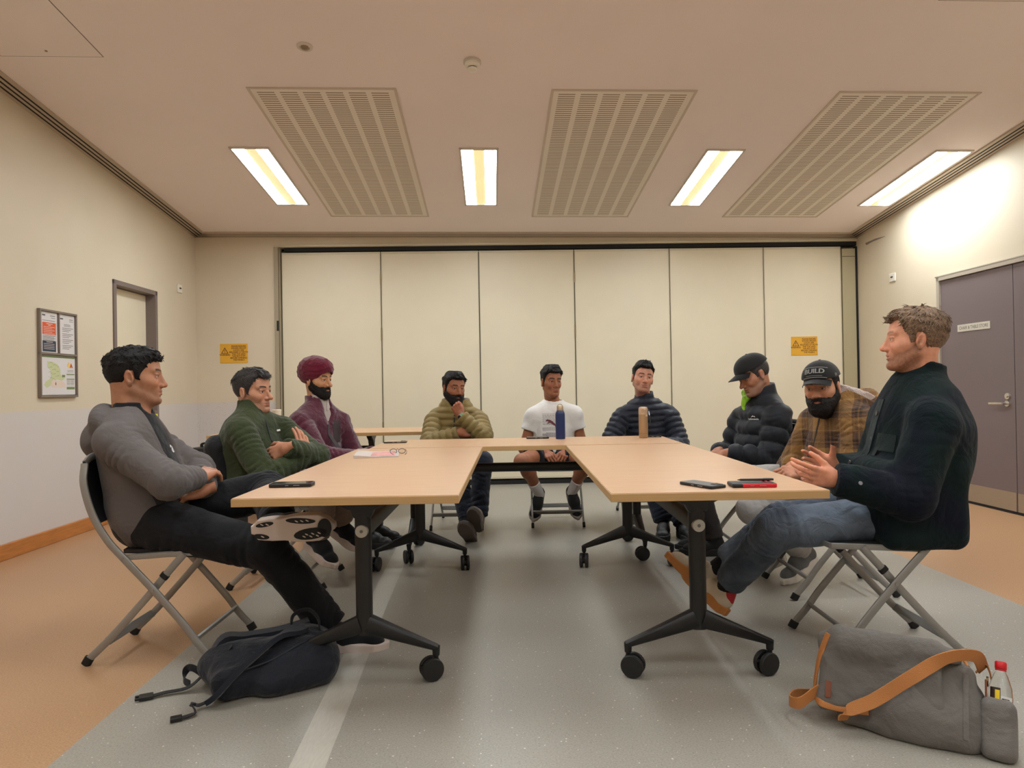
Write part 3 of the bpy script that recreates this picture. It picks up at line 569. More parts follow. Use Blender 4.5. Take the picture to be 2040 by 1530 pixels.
# ------------------------------------------------------------------ folding chairs
CHG = mat('chair_grey_steel', (150, 147, 142), 0.36, 0.35, bump=0.02, bscale=200); CHB = mat('chair_black_plastic', (28, 28, 30), 0.5, bump=0.03, bscale=250)
RUB = mat('rubber_black', (18, 17, 17), 0.7)
def make_chair():
    t = thing('folding_chair', '', 'chair', (0, 0, 0), (0, 0, 0), 'grey steel folding chairs round the tables')
    W = 0.195
    for s in (-1, 1):
        P = spline([(-0.262, s * (W - 0.02), 0.80), (-0.255, s * W, 0.72), (-0.222, s * W, 0.60), (-0.165, s * W, 0.50), (-0.100, s * W, 0.425), (0.015, s * W, 0.300), (0.13, s * W, 0.165), (0.185, s * W, 0.09), (0.245, s * W, 0.022)], 5)
        obj('upright', MB().sweep(P, 0.008, 0.0145, side=(0, 1, 0), n=10), CHG, t)
        g = MB().sweep([(0.238, s * W, 0.032), (0.254, s * W, 0.004)], 0.011, 0.0185, side=(0, 1, 0), n=10); obj('foot_cap', g, RUB, t)
        w2 = W - 0.024
        P = spline([(0.125, s * w2, 0.437), (0.06, s * w2, 0.365), (0.0, s * w2, 0.295), (-0.09, s * w2, 0.195), (-0.155, s * w2, 0.125), (-0.20, s * w2, 0.08), (-0.262, s * w2, 0.022)], 5)
        obj('rear_leg', MB().sweep(P, 0.008, 0.0145, side=(0, 1, 0), n=10), CHG, t)
        g = MB().sweep([(-0.255, s * w2, 0.032), (-0.272, s * w2, 0.004)], 0.011, 0.0185, side=(0, 1, 0), n=10); obj('foot_cap', g, RUB, t)
        g = MB().sweep([(0.052, s * w2, 0.357), (0.040, s * w2, 0.343)], 0.011, 0.0175, side=(0, 1, 0), n=10); obj('collar', g, RUB, t)
        g = MB(); y = s * (W + 0.008)
        for x, z in ((-0.105, 0.43), (0.012, 0.302)): g.cyl((x, y - s * 0.002, z), (x, y + s * 0.003, z), 0.0075, n=12)
        obj('rivet', g, CHG, t)
    obj('top_rail', MB().sweep(spline([(-0.262, -(W - 0.02), 0.80), (-0.266, -(W - 0.07), 0.822), (-0.268, 0, 0.828), (-0.266, W - 0.07, 0.822), (-0.262, W - 0.02, 0.80)], 5), 0.008, 0.0145, side=(1, 0, 0), n=10), CHG, t)
    for x, z, w in ((0.175, 0.105, W), (-0.185, 0.095, W - 0.024)):
        obj('crossbar', MB().box((x, 0, z), (0.012, 2 * w - 0.008, 0.034), np.array([[0.8, 0, 0.6], [0, 1, 0], [-0.6, 0, 0.8]]) if x > 0 else np.array([[0.8, 0, -0.6], [0, 1, 0], [0.6, 0, 0.8]])), CHG, t, bevel=0.003)
    # seat pan: dished panel in a steel rim
    nx, ny = 13, 13; v = []; f = []
    for k, dz in ((0, 0.0), (1, -0.016)):
        for i in range(nx):
            for j in range(ny):
                a, b_ = i / (nx - 1) * 2 - 1, j / (ny - 1) * 2 - 1
                x = 0.045 + 0.190 * a * math.sqrt(1 - b_ * b_ * 0.16); y = (W - 0.038) * b_ * math.sqrt(1 - a * a * 0.12)
                z = 0.452 - 0.010 * (1 - a * a) * (1 - b_ * b_) - 0.012 * max(0, a - 0.6) + dz; v.append((x, y, z))
    M_ = nx * ny
    for i in range(nx - 1):
        for j in range(ny - 1):
            q = i * ny + j; f.append((q, q + ny, q + ny + 1, q + 1)); f.append((M_ + q, M_ + q + 1, M_ + q + ny + 1, M_ + q + ny))
    rim = [i * ny for i in range(nx)] + [(nx - 1) * ny + j for j in range(1, ny)] + [i * ny + ny - 1 for i in range(nx - 2, -1, -1)] + [j for j in range(ny - 2, 0, -1)]
    for a, b_ in zip(rim, rim[1:] + rim[:1]): f.append((a, b_, M_ + b_, M_ + a))
    obj('seat', MB().add(v, f), CHB, t)
    g = MB()
    for s in (-1, 1): g.sweep([(-0.105, s * (W - 0.012), 0.428), (0.05, s * (W - 0.018), 0.436), (0.232, s * (W - 0.05), 0.438)], 0.007, 0.012, side=(0, 1, 0), n=8)
    g.sweep(spline([(0.232, -(W - 0.05), 0.438), (0.243, 0, 0.438), (0.232, W - 0.05, 0.438)], 4), 0.007, 0.012, side=(1, 0, 0), n=8)
    obj('seat_frame', g, CHG, t)
    # back panel, curved
    v = []; f = []; nx, nz = 13, 9
    for k in (0, 1):
        for i in range(nx):
            for j in range(nz):
                b_ = i / (nx - 1) * 2 - 1; z = 0.565 + 0.245 * j / (nz - 1)
                x = float(np.interp(z, [0.5, 0.6, 0.72, 0.80], [-0.165, -0.222, -0.255, -0.262])) - 0.022 * (1 - b_ * b_) + (0.005 if k else -0.005)
                v.append((x, b_ * (W - 0.004) * (1 - 0.06 * (j / (nz - 1)) ** 3), z))
    M_ = nx * nz
    for i in range(nx - 1):
        for j in range(nz - 1):
            q = i * nz + j; f.append((q, q + 1, q + nz + 1, q + nz)); f.append((M_ + q, M_ + q + nz, M_ + q + nz + 1, M_ + q + 1))
    rim = [i * nz for i in range(nx)] + [(nx - 1) * nz + j for j in range(1, nz)] + [i * nz + nz - 1 for i in range(nx - 2, -1, -1)] + [j for j in range(nz - 2, 0, -1)]
    for a, b_ in zip(rim, rim[1:] + rim[:1]): f.append((a, M_ + a, M_ + b_, b_))
    obj('backrest', MB().add(v, f), CHB, t)
    return t
chair0 = make_chair(); _first = True
CHAIRS = [(-1.435, 2.88, 0, 'grey folding chair under the man in the grey hooded jacket'), (-1.285, 3.88, 0, 'grey folding chair under the man in green, black coat over its back'),
          (-1.27, 4.76, 0, 'grey folding chair under the man in the maroon turban'), (-0.43, 5.42, -92, 'grey folding chair under the man in the mustard puffer jacket'),
          (0.335, 5.46, -90, 'grey folding chair under the man in the white t-shirt'), (1.06, 5.62, -90, 'grey folding chair under the man in the navy puffer jacket'),
          (1.52, 4.32, 180, 'grey folding chair under the man looking down in a black cap'), (1.62, 3.56, 180, 'grey folding chair under the man in the plaid hooded jacket'),
          (1.455, 2.79, 180, 'grey folding chair under the gesturing man in the dark coat')]
for i, (x, y, a, l) in enumerate(CHAIRS):
    c = chair0 if i == 0 else copy_tree(chair0)
    c.location = (x, y, 0); c.rotation_euler = (0, 0, R(a)); c['label'] = l

# ------------------------------------------------------------------ things on the tables
ZT = 0.7202
GLASS = mat('phone_glass', (10, 10, 14), 0.08, spec=0.6)
def phone(x, y, rz, label, body, back=None, l=0.155, w=0.074, h=0.010, face='screen'):
    t = thing('mobile_phone', label, 'phone', (x, y, ZT), (0, 0, rz), 'phones lying on the tables')
    def rr(l, w, r, n=5):
        p = []
        for cx, cy, a0 in ((l / 2 - r, w / 2 - r, 0), (-l / 2 + r, w / 2 - r, 90), (-l / 2 + r, -w / 2 + r, 180), (l / 2 - r, -w / 2 + r, 270)):
            for k in range(n + 1): a = R(a0 + 90 * k / n); p.append((cx + r * math.cos(a), cy + r * math.sin(a)))
        return p
    obj('case', MB().prism(rr(l, w, 0.011), (0, 0, 0.0002), (1, 0, 0), (0, 1, 0), (0, 0, 1), h), body, t, bevel=0.0025)
    if face == 'screen': obj('screen', MB().prism(rr(l - 0.009, w - 0.009, 0.008), (0, 0, h), (1, 0, 0), (0, 1, 0), (0, 0, 1), 0.0006), GLASS, t)
    else:
        obj('back_cover', MB().prism(rr(l - 0.006, w - 0.006, 0.009), (0, 0, h), (1, 0, 0), (0, 1, 0), (0, 0, 1), 0.0006), back, t)
        cb = obj('camera_bump', MB().prism(rr(0.034, 0.034, 0.008), (l / 2 - 0.024, w / 2 - 0.024, h), (1, 0, 0), (0, 1, 0), (0, 0, 1), 0.0022), body, t, bevel=0.0008)
        g = MB()
        for a, b_ in ((-0.008, 0.008), (0.008, 0.0), (-0.008, -0.008)): g.cyl((l / 2 - 0.024 + a, w / 2 - 0.024 + b_, h + 0.002), (l / 2 - 0.024 + a, w / 2 - 0.024 + b_, h + 0.0032), 0.005, n=14)
        obj('lens', g, GLASS, cb)
    g = MB()
    for x0, dx in ((-0.01, 0.012), (0.025, 0.022)): g.box((x0, -w / 2 - 0.0003, h * 0.55), (dx, 0.0016, 0.0028))
    obj('side_buttons', g, mat('button_silver', (150, 146, 150), 0.3, 0.6), t)
    return t
CASE = mat('phone_case_black', (24, 24, 26), 0.5); CASE2 = mat('phone_graphite', (62, 60, 58), 0.35)
phone(-0.822, 2.535, R(3), 'black cased phone on the near end of the left table', CASE, h=0.013)
phone(-0.780, 4.535, R(3), 'phone with a dark edge on the far corner of the left table', mat('phone_dark_brown', (60, 50, 40), 0.4), mat('phone_pale_back', (196, 190, 170), 0.3), l=0.15, face='back')
phone(0.170, 4.70, R(-2), 'dark phone in front of the man in the white t-shirt', CASE)
phone(0.958, 4.655, R(-4), 'black phone beside the gold bottle', CASE, l=0.10, w=0.07)
phone(0.652, 2.362, R(-60), 'graphite phone lying face down on the near right table', CASE, CASE2, face='back')
rp = phone(0.815, 2.335, R(-3), 'phone in a red bumper case on the near right table', mat('red_bumper', (206, 26, 44), 0.4), mat('phone_graphite', (62, 60, 58)), h=0.013, l=0.148, face='back')
obj('case_corner', MB().box((-0.058, -0.0, 0.007), (0.036, 0.0765, 0.0136)), CASE, rp, bevel=0.004)
pen = thing('pen', 'black pen lying on the red cased phone', 'pen', (0.83, 2.345, ZT + 0.0168), (0, 0, R(-2)))
obj('barrel', MB().lathe([(0.001, -0.062), (0.0038, -0.05), (0.0042, 0.04), (0.004, 0.06)], (0, 0, 0.0042), (1, 0, 0), n=12), BLACKP, pen); obj('clip', MB().box((0.04, 0, 0.009), (0.03, 0.003, 0.001)), STEEL, pen)
# folded newspaper / magazine
mg = thing('magazine', 'thin folded magazine with a pink cover on the left table', 'magazine', (-0.735, 3.70, ZT), (0, 0, R(8)))
g = MB(); v = []; 
for i in range(9):
    x = -0.115 + 0.23 * i / 8; z = 0.010 * math.exp(-((x + 0.115) / 0.05) ** 2) + 0.003 * math.sin(i * 0.8) ** 2
    v += [(x, -0.15, z + 0.0045), (x, 0.15, z + 0.0045), (x, -0.15, 0.0005), (x, 0.15, 0.0005)]
fs = []
for i in range(8):
    a = 4 * i; b_ = a + 4; fs += [(a, b_, b_ + 1, a + 1), (a + 2, a + 3, b_ + 3, b_ + 2), (a, a + 2, b_ + 2, b_), (a + 1, b_ + 1, b_ + 3, a + 3)]
fs += [(0, 1, 3, 2), (32, 34, 35, 33)]
obj('pages', g.add(v, fs), mat('magazine_white', (204, 190, 182), 0.5), mg)
g = MB(); v = [];
for i in range(6):
    x = -0.03 + 0.125 * i / 5; z = 0.010 * math.exp(-((x + 0.115) / 0.05) ** 2) + 0.003 * math.sin((x + 0.115) / 0.23 * 6.4) ** 2 + 0.0056
    v += [(x, -0.13, z), (x, 0.10, z)]
obj('cover_picture', g.add(v, [(2 * i, 2 * i + 2, 2 * i + 3, 2 * i + 1) for i in range(5)]), mat('magazine_pink', (216, 150, 146), 0.5, var=0.3, vscale=30), mg)
# reading glasses lying on it
gl = thing('eyeglasses', 'black framed reading glasses resting on the magazine', 'glasses', (-0.633, 3.745, ZT), (0, 0, R(15)))
g = MB()
for s in (-1, 1):
    g.sweep([(s * 0.031 + 0.025 * math.cos(a), 0.0 + 0.010 * math.sin(a), 0.020 + 0.0165 * math.sin(a)) for a in np.linspace(0, 2 * math.pi, 25)[:-1]], 0.0022, 0.0022, side=(0, 1, 0), n=6, closed=True)
g.sweep(spline([(-0.007, 0.004, 0.032), (0, 0.004, 0.036), (0.007, 0.004, 0.032)], 4), 0.002, n=6)
obj('rims', g, mat('tortoise_black', (40, 32, 28), 0.3), gl)
for s in (-1, 1): obj('temple', MB().sweep(spline([(s * 0.057, 0.003, 0.032), (s * 0.06, -0.06, 0.020), (s * 0.05, -0.12, 0.012), (s * 0.04, -0.14, 0.007)], 5), 0.0025, 0.0016, side=(0, 0, 1), n=6), mat('tortoise_black', (40, 32, 28)), gl)
gl.scale = (.74, .74, .74)
gm_, nt, b = new_mat('lens_clear'); b.inputs['Transmission Weight'].default_value = 1.0; b.inputs['Roughness'].default_value = 0.0; b.inputs['IOR'].default_value = 1.05
for s in (-1, 1): obj('lens', MB().add([(s * 0.031 + 0.024 * math.cos(a), 0.0098 * math.sin(a), 0.020 + 0.0155 * math.sin(a)) for a in np.linspace(0, 2 * math.pi, 25)[:-1]], [tuple(range(24))]), gm_, gl)
# bottles
t = thing('water_bottle', 'blue steel water bottle in front of the white t-shirt', 'bottle', (0.322, 4.62, ZT))
obj('body', MB().lathe([(0.030, 0.0), (0.0325, 0.003), (0.0325, 0.165), (0.030, 0.178), (0.0235, 0.190), (0.022, 0.194)]), mat('blue_enamel', (22, 40, 88), 0.35, bump=0.03, bscale=300), t)
g = MB().lathe([(0.0225, 0.192), (0.0225, 0.220), (0.021, 0.223)])
lid = obj('lid', g, mat('bottle_steel', (196, 178, 150), 0.28, 0.8), t)
obj('carry_loop', MB().sweep([(0.016 * math.cos(a), 0, 0.222 + 0.013 * math.sin(a)) for a in np.linspace(0, math.pi, 13)], 0.004, 0.003, side=(0, 1, 0), n=8), mat('bottle_steel', (196, 178, 150)), lid)
t = thing('vacuum_flask', 'gold vacuum flask in front of the navy puffer jacket', 'flask', (0.876, 4.58, ZT))
obj('body', MB().lathe([(0.028, 0.0), (0.030, 0.003), (0.030, 0.158)]), mat('gold_enamel', (176, 146, 112), 0.35, 0.35), t)
cp = obj('cup_lid', MB().lathe([(0.0302, 0.158), (0.0305, 0.160), (0.0300, 0.196), (0.026, 0.206), (0.012, 0.209)]), mat('pale_gold_enamel', (206, 178, 150), 0.35, 0.4), t)
g = MB(); s_ = -1
for a, z, dx, dz in ((-0.004, 0.193, 0.012, 0.0012), (-0.004, 0.173, 0.012, 0.0012), (-0.0095, 0.183, 0.0012, 0.02), (0.0015, 0.183, 0.0012, 0.02), (-0.004, 0.183, 0.009, 0.0012), (0.011, 0.186, 0.008, 0.0012), (0.011, 0.179, 0.008, 0.0012)):
    g.box((a - 0.004, -math.sqrt(0.0302 ** 2 - (a - 0.004) ** 2) - 0.0004, z), (dx, 0.0008, dz))
obj('emblem', g, mat('emblem_brown', (138, 98, 58), 0.5), cp, smooth=0)
obj('release_tab', MB().box((0.017, -0.0265, 0.150), (0.014, 0.008, 0.012)), mat('pale_gold_enamel', (206, 178, 150)), t, bevel=0.002)
obj('band', MB().lathe([(0.0302, 0.030), (0.0303, 0.031), (0.0302, 0.032)], cap=False), mat('emblem_brown', (138, 98, 58)), t)
t = thing('cup_stack', 'short stack of white paper cups on the far table behind the man in green', 'cups', (-2.02, 5.85, ZT)); t.scale = (1.05, 1.05, 1.9)
obj('cup_wall', MB().lathe([(0.026, 0.0), (0.035, 0.10), (0.0365, 0.102), (0.034, 0.104), (0.0255, 0.006)]), mat('cup_white', (232, 222, 204), 0.5), t)
obj('rim', MB().lathe([(0.034, 0.101), (0.037, 0.103), (0.034, 0.106)], cap=False), mat('cup_white', (232, 222, 204)), t)

# ------------------------------------------------------------------ black equipment case behind the grey man
t = thing('equipment_case', 'tall black fabric case with handles by the left wall', 'case', (-2.17, 5.02, 0), (0, 0, R(-10)))
obj('shell', MB().box((0, 0, 0.345), (0.36, 0.22, 0.65)), mat('case_fabric', (22, 22, 25), 0.8, bump=0.12, bscale=300), t, bevel=0.03, seg=4)
obj('lid', MB().box((0.0, 0, 0.665), (0.34, 0.20, 0.02)), BLACKP, t, bevel=0.008)
obj('carry_handle', MB().sweep(spline([(-0.13, 0, 0.672), (-0.12, 0, 0.70), (-0.02, 0, 0.705), (0.0, 0, 0.672)], 5), 0.014, 0.008, side=(0, 1, 0)), BLACKP, t)
rd = obj('control_block', MB().box((0.095, -0.02, 0.70), (0.115, 0.12, 0.06)), BLACKP, t, bevel=0.008)
obj('block_trim', MB().box((0.10, -0.082, 0.71), (0.06, 0.004, 0.006)), mat('trim_silver', (150, 148, 148), 0.4, 0.5), rd, smooth=0)
obj('red_badge', MB().cyl((0.075, -0.112, 0.60), (0.075, -0.109, 0.60), 0.022), mat('dull_red', (122, 34, 38), 0.6), t)
obj('front_pocket', MB().box((0.0, -0.112, 0.34), (0.30, 0.02, 0.46)), mat('case_fabric', (22, 22, 25)), t, bevel=0.008)
# ------------------------------------------------------------------ sculpting: signed distance fields on a grid, meshed by surface nets
V3 = lambda *a: np.array(a, float)
def nrmz(a): a = np.asarray(a, float); return a / (np.linalg.norm(a) + 1e-12)
class Field:
    def __init__(s, lo, hi, res):
        s.lo = np.asarray(lo, float); s.res = res
        s.n = np.maximum(np.ceil((np.asarray(hi, float) - s.lo) / res).astype(int) + 1, 4)
        s.f = np.full(tuple(s.n), 0.2, np.float32)
    def sub(s, lo, hi):
        a = np.clip(np.floor((lo - s.lo) / s.res).astype(int), 0, s.n - 1); b = np.clip(np.ceil((hi - s.lo) / s.res).astype(int) + 1, 1, s.n)
        sl = tuple(slice(i, max(j, i + 1)) for i, j in zip(a, b))
        ax = [(s.lo[k] + s.res * np.arange(sl[k].start, sl[k].stop)).astype(np.float32) for k in range(3)]
        return sl, ax[0][:, None, None], ax[1][None, :, None], ax[2][None, None, :]
    def grid(s): return s.sub(s.lo - 1, s.lo + s.res * s.n + 1)
    def put(s, d, sl, k, op):
        g = s.f[sl]
        if op == 'u':
            if k > 0: h = np.maximum(k - np.abs(g - d), 0) / k; s.f[sl] = np.minimum(g, d) - h * h * k * 0.25
            else: s.f[sl] = np.minimum(g, d)
        else:
            if k > 0: h = np.maximum(k - np.abs(g + d), 0) / k; s.f[sl] = np.maximum(g, -d) + h * h * k * 0.25
            else: s.f[sl] = np.maximum(g, -d)
    def cap(s, a, b, ra, rb=None, k=0.02, op='u', flat=None, ridge=None, sq=None):
        """round cone a-b; flat: cut the b end square; ridge=(n, depth): n quilted rings along it"""
        a = np.asarray(a, float); b = np.asarray(b, float); rb = ra if rb is None else rb
        m = max(ra, rb) + k + 3 * s.res
        sl, X, Y, Z = s.sub(np.minimum(a, b) - m, np.maximum(a, b) + m)
        ab = b - a; L2 = float(ab @ ab) + 1e-12
        tr = ((X - a[0]) * ab[0] + (Y - a[1]) * ab[1] + (Z - a[2]) * ab[2]) / L2; t = np.clip(tr, 0, 1)
        r = ra + (rb - ra) * t
        if ridge: r = r - ridge[1] * (1 - np.abs(np.sin(np.pi * ridge[0] * (t + (ridge[2] if len(ridge) > 2 else 0)))) ** 0.6)
        d = np.sqrt((X - a[0] - ab[0] * t) ** 2 + (Y - a[1] - ab[1] * t) ** 2 + (Z - a[2] - ab[2] * t) ** 2) - r
        if flat is not None: d = np.maximum(d, (tr - 1) * math.sqrt(L2) - flat)
        s.put(d, sl, k, op); return s
    def path(s, P, Rr, k=0.02, op='u', **kw):
        for i in range(len(P) - 1): s.cap(P[i], P[i + 1], Rr[i], Rr[i + 1], k, op, **kw)
        return s
    def ell(s, c, r, M=None, k=0.02, op='u'):
        c = np.asarray(c, float); r = np.asarray(r, float); m = r.max() + k + 3 * s.res
        sl, X, Y, Z = s.sub(c - m, c + m); X = X - c[0]; Y = Y - c[1]; Z = Z - c[2]
        if M is not None:
            M = np.asarray(M, float); X, Y, Z = (M[0, i] * X + M[1, i] * Y + M[2, i] * Z for i in range(3))
        k0 = np.sqrt((X / r[0]) ** 2 + (Y / r[1]) ** 2 + (Z / r[2]) ** 2); k1 = np.sqrt((X / r[0] ** 2) ** 2 + (Y / r[1] ** 2) ** 2 + (Z / r[2] ** 2) ** 2)
        s.put(k0 * (k0 - 1) / (k1 + 1e-6), sl, k, op); return s
    def rbox(s, c, h, rad, M=None, k=0.02, op='u'):
        c = np.asarray(c, float); h = np.asarray(h, float); m = np.linalg.norm(h) + k + 3 * s.res
        sl, X, Y, Z = s.sub(c - m, c + m); X = X - c[0]; Y = Y - c[1]; Z = Z - c[2]
        if M is not None:
            M = np.asarray(M, float); X, Y, Z = (M[0, i] * X + M[1, i] * Y + M[2, i] * Z for i in range(3))
        qx, qy, qz = np.abs(X) - h[0] + rad, np.abs(Y) - h[1] + rad, np.abs(Z) - h[2] + rad
        d = np.sqrt(np.maximum(qx, 0) ** 2 + np.maximum(qy, 0) ** 2 + np.maximum(qz, 0) ** 2) + np.minimum(np.maximum(qx, np.maximum(qy, qz)), 0) - rad
        s.put(d, sl, k, op); return s
    def plane(s, o, n, k=0.0):
        """keep the side the normal points away from"""
        sl, X, Y, Z = s.grid(); n = nrmz(n); s.put(-((X - o[0]) * n[0] + (Y - o[1]) * n[1] + (Z - o[2]) * n[2]) + 0 * s.f, sl, k, 'd'); return s
    def raw(s): return nets(s.f, s.lo, s.res)

_CO = np.array([[i, j, k] for i in (0, 1) for j in (0, 1) for k in (0, 1)])
_ED = [(a, b) for a in range(8) for b in range(a + 1, 8) if np.abs(_CO[a] - _CO[b]).sum() == 1]
def nets(f, lo, res):
    ins = f < 0; n = f.shape; cnt = np.zeros(tuple(i - 1 for i in n), np.int8)
    for i, j, k in _CO: cnt += ins[i:n[0] - 1 + i, j:n[1] - 1 + j, k:n[2] - 1 + k]
    cells = np.argwhere((cnt > 0) & (cnt < 8))
    if len(cells) == 0: return np.zeros((0, 3)), np.zeros((0, 4), int)
    val = np.stack([f[cells[:, 0] + i, cells[:, 1] + j, cells[:, 2] + k] for i, j, k in _CO], 1)
    acc = np.zeros((len(cells), 3)); num = np.zeros(len(cells))
    for a, b in _ED:
        va, vb = val[:, a], val[:, b]; m = (va < 0) != (vb < 0); t = np.where(m, va / np.where(m, va - vb, 1), 0)
        acc += np.where(m[:, None], _CO[a] + t[:, None] * (_CO[b] - _CO[a]), 0); num += m
    V = lo + res * (cells + acc / num[:, None])
    idx = np.full(cnt.shape, -1, np.int64); idx[tuple(cells.T)] = np.arange(len(cells)); Q = []
    for ax in range(3):
        o1, o2 = [(1, 2), (2, 0), (0, 1)][ax]
        s0 = [slice(None)] * 3; s1 = [slice(None)] * 3; s0[ax] = slice(0, n[ax] - 1); s1[ax] = slice(1, n[ax])
        A, B = ins[tuple(s0)], ins[tuple(s1)]; E = np.argwhere(A != B)
        E = E[(E[:, o1] > 0) & (E[:, o2] > 0) & (E[:, o1] < n[o1] - 1) & (E[:, o2] < n[o2] - 1)]
        if len(E) == 0: continue
        q = []
        for d1, d2 in ((0, 0), (1, 0), (1, 1), (0, 1)):
            c = E.copy(); c[:, o1] -= d1; c[:, o2] -= d2; q.append(idx[tuple(c.T)])
        q = np.stack(q, 1); fl = A[tuple(E.T)]
        q[~fl] = q[~fl][:, ::-1]; Q.append(q[:, ::-1] if False else q)
    Q = np.concatenate(Q); return V, Q[(Q >= 0).all(1)]
def vnormals(V, Q):
    d1 = V[Q[:, 2]] - V[Q[:, 0]]; d2 = V[Q[:, 3]] - V[Q[:, 1]]; fn = np.cross(d1, d2); vn = np.zeros_like(V)
    for i in range(4): np.add.at(vn, Q[:, i], fn)
    return vn / (np.linalg.norm(vn, axis=1)[:, None] + 1e-12)
def relax(V, Q, it=2, lam=0.5):
    for _ in range(it):
        s = np.zeros_like(V); c = np.zeros(len(V))
        for i in range(4):
            np.add.at(s, Q[:, i], V[Q[:, (i + 1) % 4]]); np.add.at(c, Q[:, i], 1); np.add.at(s, Q[:, i], V[Q[:, (i + 3) % 4]]); np.add.at(c, Q[:, i], 1)
        V = V + lam * (s / np.maximum(c, 1)[:, None] - V)
    return V
def noise3(P, scale, seed=0, warp=0.7):
    """smooth pseudo-noise from warped sines, about -1..1"""
    r = np.random.default_rng(seed); p = P * scale; o = np.zeros(len(P))
    for _ in range(4):
        k = nrmz(r.normal(size=3)) * r.uniform(0.6, 1.5); w = nrmz(r.normal(size=3))
        o += np.sin(p @ k * 2 + warp * 2.5 * np.sin(p @ w * 1.3 + r.uniform(0, 6)) + r.uniform(0, 6))
    return o / 2.6
def wrinkle(V, Q, amp, scale=16.0, seed=0, stretch=None):
    n = vnormals(V, Q); P = V if stretch is None else V @ np.asarray(stretch, float)
    a = 1 - np.abs(noise3(P, scale * .8, seed, .4)) * 1.6; b = noise3(P, scale * 1.7, seed + 5, .4)
    return V + n * (amp * (np.clip(a, -0.6, 1) * 0.7 + 0.3 * b))[:, None]
def qmesh(name, V, Q, col=None, mi=None):
    me = bpy.data.meshes.new(name); V = np.asarray(V, np.float32); Q = np.asarray(Q, np.int32)
    me.vertices.add(len(V)); me.vertices.foreach_set('co', V.ravel()); me.loops.add(Q.size); me.loops.foreach_set('vertex_index', Q.ravel())
    me.polygons.add(len(Q)); me.polygons.foreach_set('loop_start', np.arange(0, Q.size, 4, dtype=np.int32))
    if mi is not None: me.polygons.foreach_set('material_index', np.asarray(mi, np.int32))
    me.update(calc_edges=True)
    if col is not None:
        at = me.color_attributes.new('Col', 'FLOAT_COLOR', 'POINT'); c4 = np.ones((len(V), 4), np.float32); c4[:, :3] = col; at.data.foreach_set('color', c4.ravel())
    me.validate(); me.shade_smooth(); return me
def fobj(name, F, m, parent, it=1, wr=None, col=None, post=None, **k):
    V, Q = F.raw() if isinstance(F, Field) else F
    if it: V = relax(V, Q, it)
    if wr: V = wrinkle(V, Q, *wr)
    if post: V = post(V, Q)
    o = obj(name, qmesh(name, V, Q, col(V) if col else None), m, parent, smooth=0, **k)
    return o
def bvh(*os):
    out = []
    for o in os:
        me = o.data; out.append(BVHTree.FromPolygons([v.co[:] for v in me.vertices], [tuple(p.vertices) for p in me.polygons]))
    return out
def cast(bv, o, d):
    best = None
    for b in bv:
        h = b.ray_cast(Vector(o), Vector(d), 1.5)
        if h[0] is not None and (best is None or h[3] < best[1]): best = (np.array(h[0]), h[3])
    return best
def decal_grid(name, m, parent, bv, O, ex, ey, pts, eps=0.002, thick=True, reach=0.35):
    """strip or patch that lies on the clothing: pts = rows of 2D points in the plane ex,ey at O, dropped onto the surface"""
    ex, ey = nrmz(ex), nrmz(ey); ez = np.cross(ex, ey); rows = []
    for row in pts:
        rr = []
        for x, y in row:
            p = O + ex * x + ey * y; h = cast(bv, p + ez * reach, -ez); rr.append((h[0] if h else p) + ez * eps)
        rows.append(rr)
    nr, nc = len(rows), len(rows[0]); v = [p for r in rows for p in r]; f = [(i * nc + j, i * nc + j + 1, (i + 1) * nc + j + 1, (i + 1) * nc + j) for i in range(nr - 1) for j in range(nc - 1)]
    if thick:
        v += [p - ez * eps * 1.6 for p in v]; M = nr * nc
        ring = [j for j in range(nc)] + [i * nc + nc - 1 for i in range(1, nr)] + [(nr - 1) * nc + j for j in range(nc - 2, -1, -1)] + [i * nc for i in range(nr - 2, 0, -1)]
        f += [(a, b, M + b, M + a) for a, b in zip(ring, ring[1:] + ring[:1])]
    return obj(name, MB().add(v, f), m, parent, smooth=60)
def grid_pts(path, w, nx=3):
    """strip of width w along a 2D path"""
    P = np.asarray(path, float); T = np.gradient(P, axis=0); T /= np.linalg.norm(T, axis=1)[:, None]; Nn = np.stack([-T[:, 1], T[:, 0]], 1); W = np.broadcast_to(np.asarray(w, float), (len(P),))
    return [[tuple(p + n * ww * a) for a in np.linspace(-0.5, 0.5, nx)] for p, n, ww in zip(P, Nn, W)]
def decal_text(name, m, parent, bv, O, ex, ey, txt, size, sx=1.0, eps=0.0025, bold=0.0, mesh=None):
    ex, ey = nrmz(ex), nrmz(ey); ez = np.cross(ex, ey); g = MB()
    if mesh is None: text_into(g, txt, size, (0, 0, 0), (1, 0, 0), (0, 1, 0), sx=sx, bold=bold)
    else: g = mesh
    V = np.concatenate(g.v); out = []
    for x, y, z in V:
        p = O + ex * x + ey * y; h = cast(bv, p + ez * 0.3, -ez); out.append((h[0] if h else p) + ez * (eps + z))
    return obj(name, MB().add(out, g.f), m, parent, smooth=0)

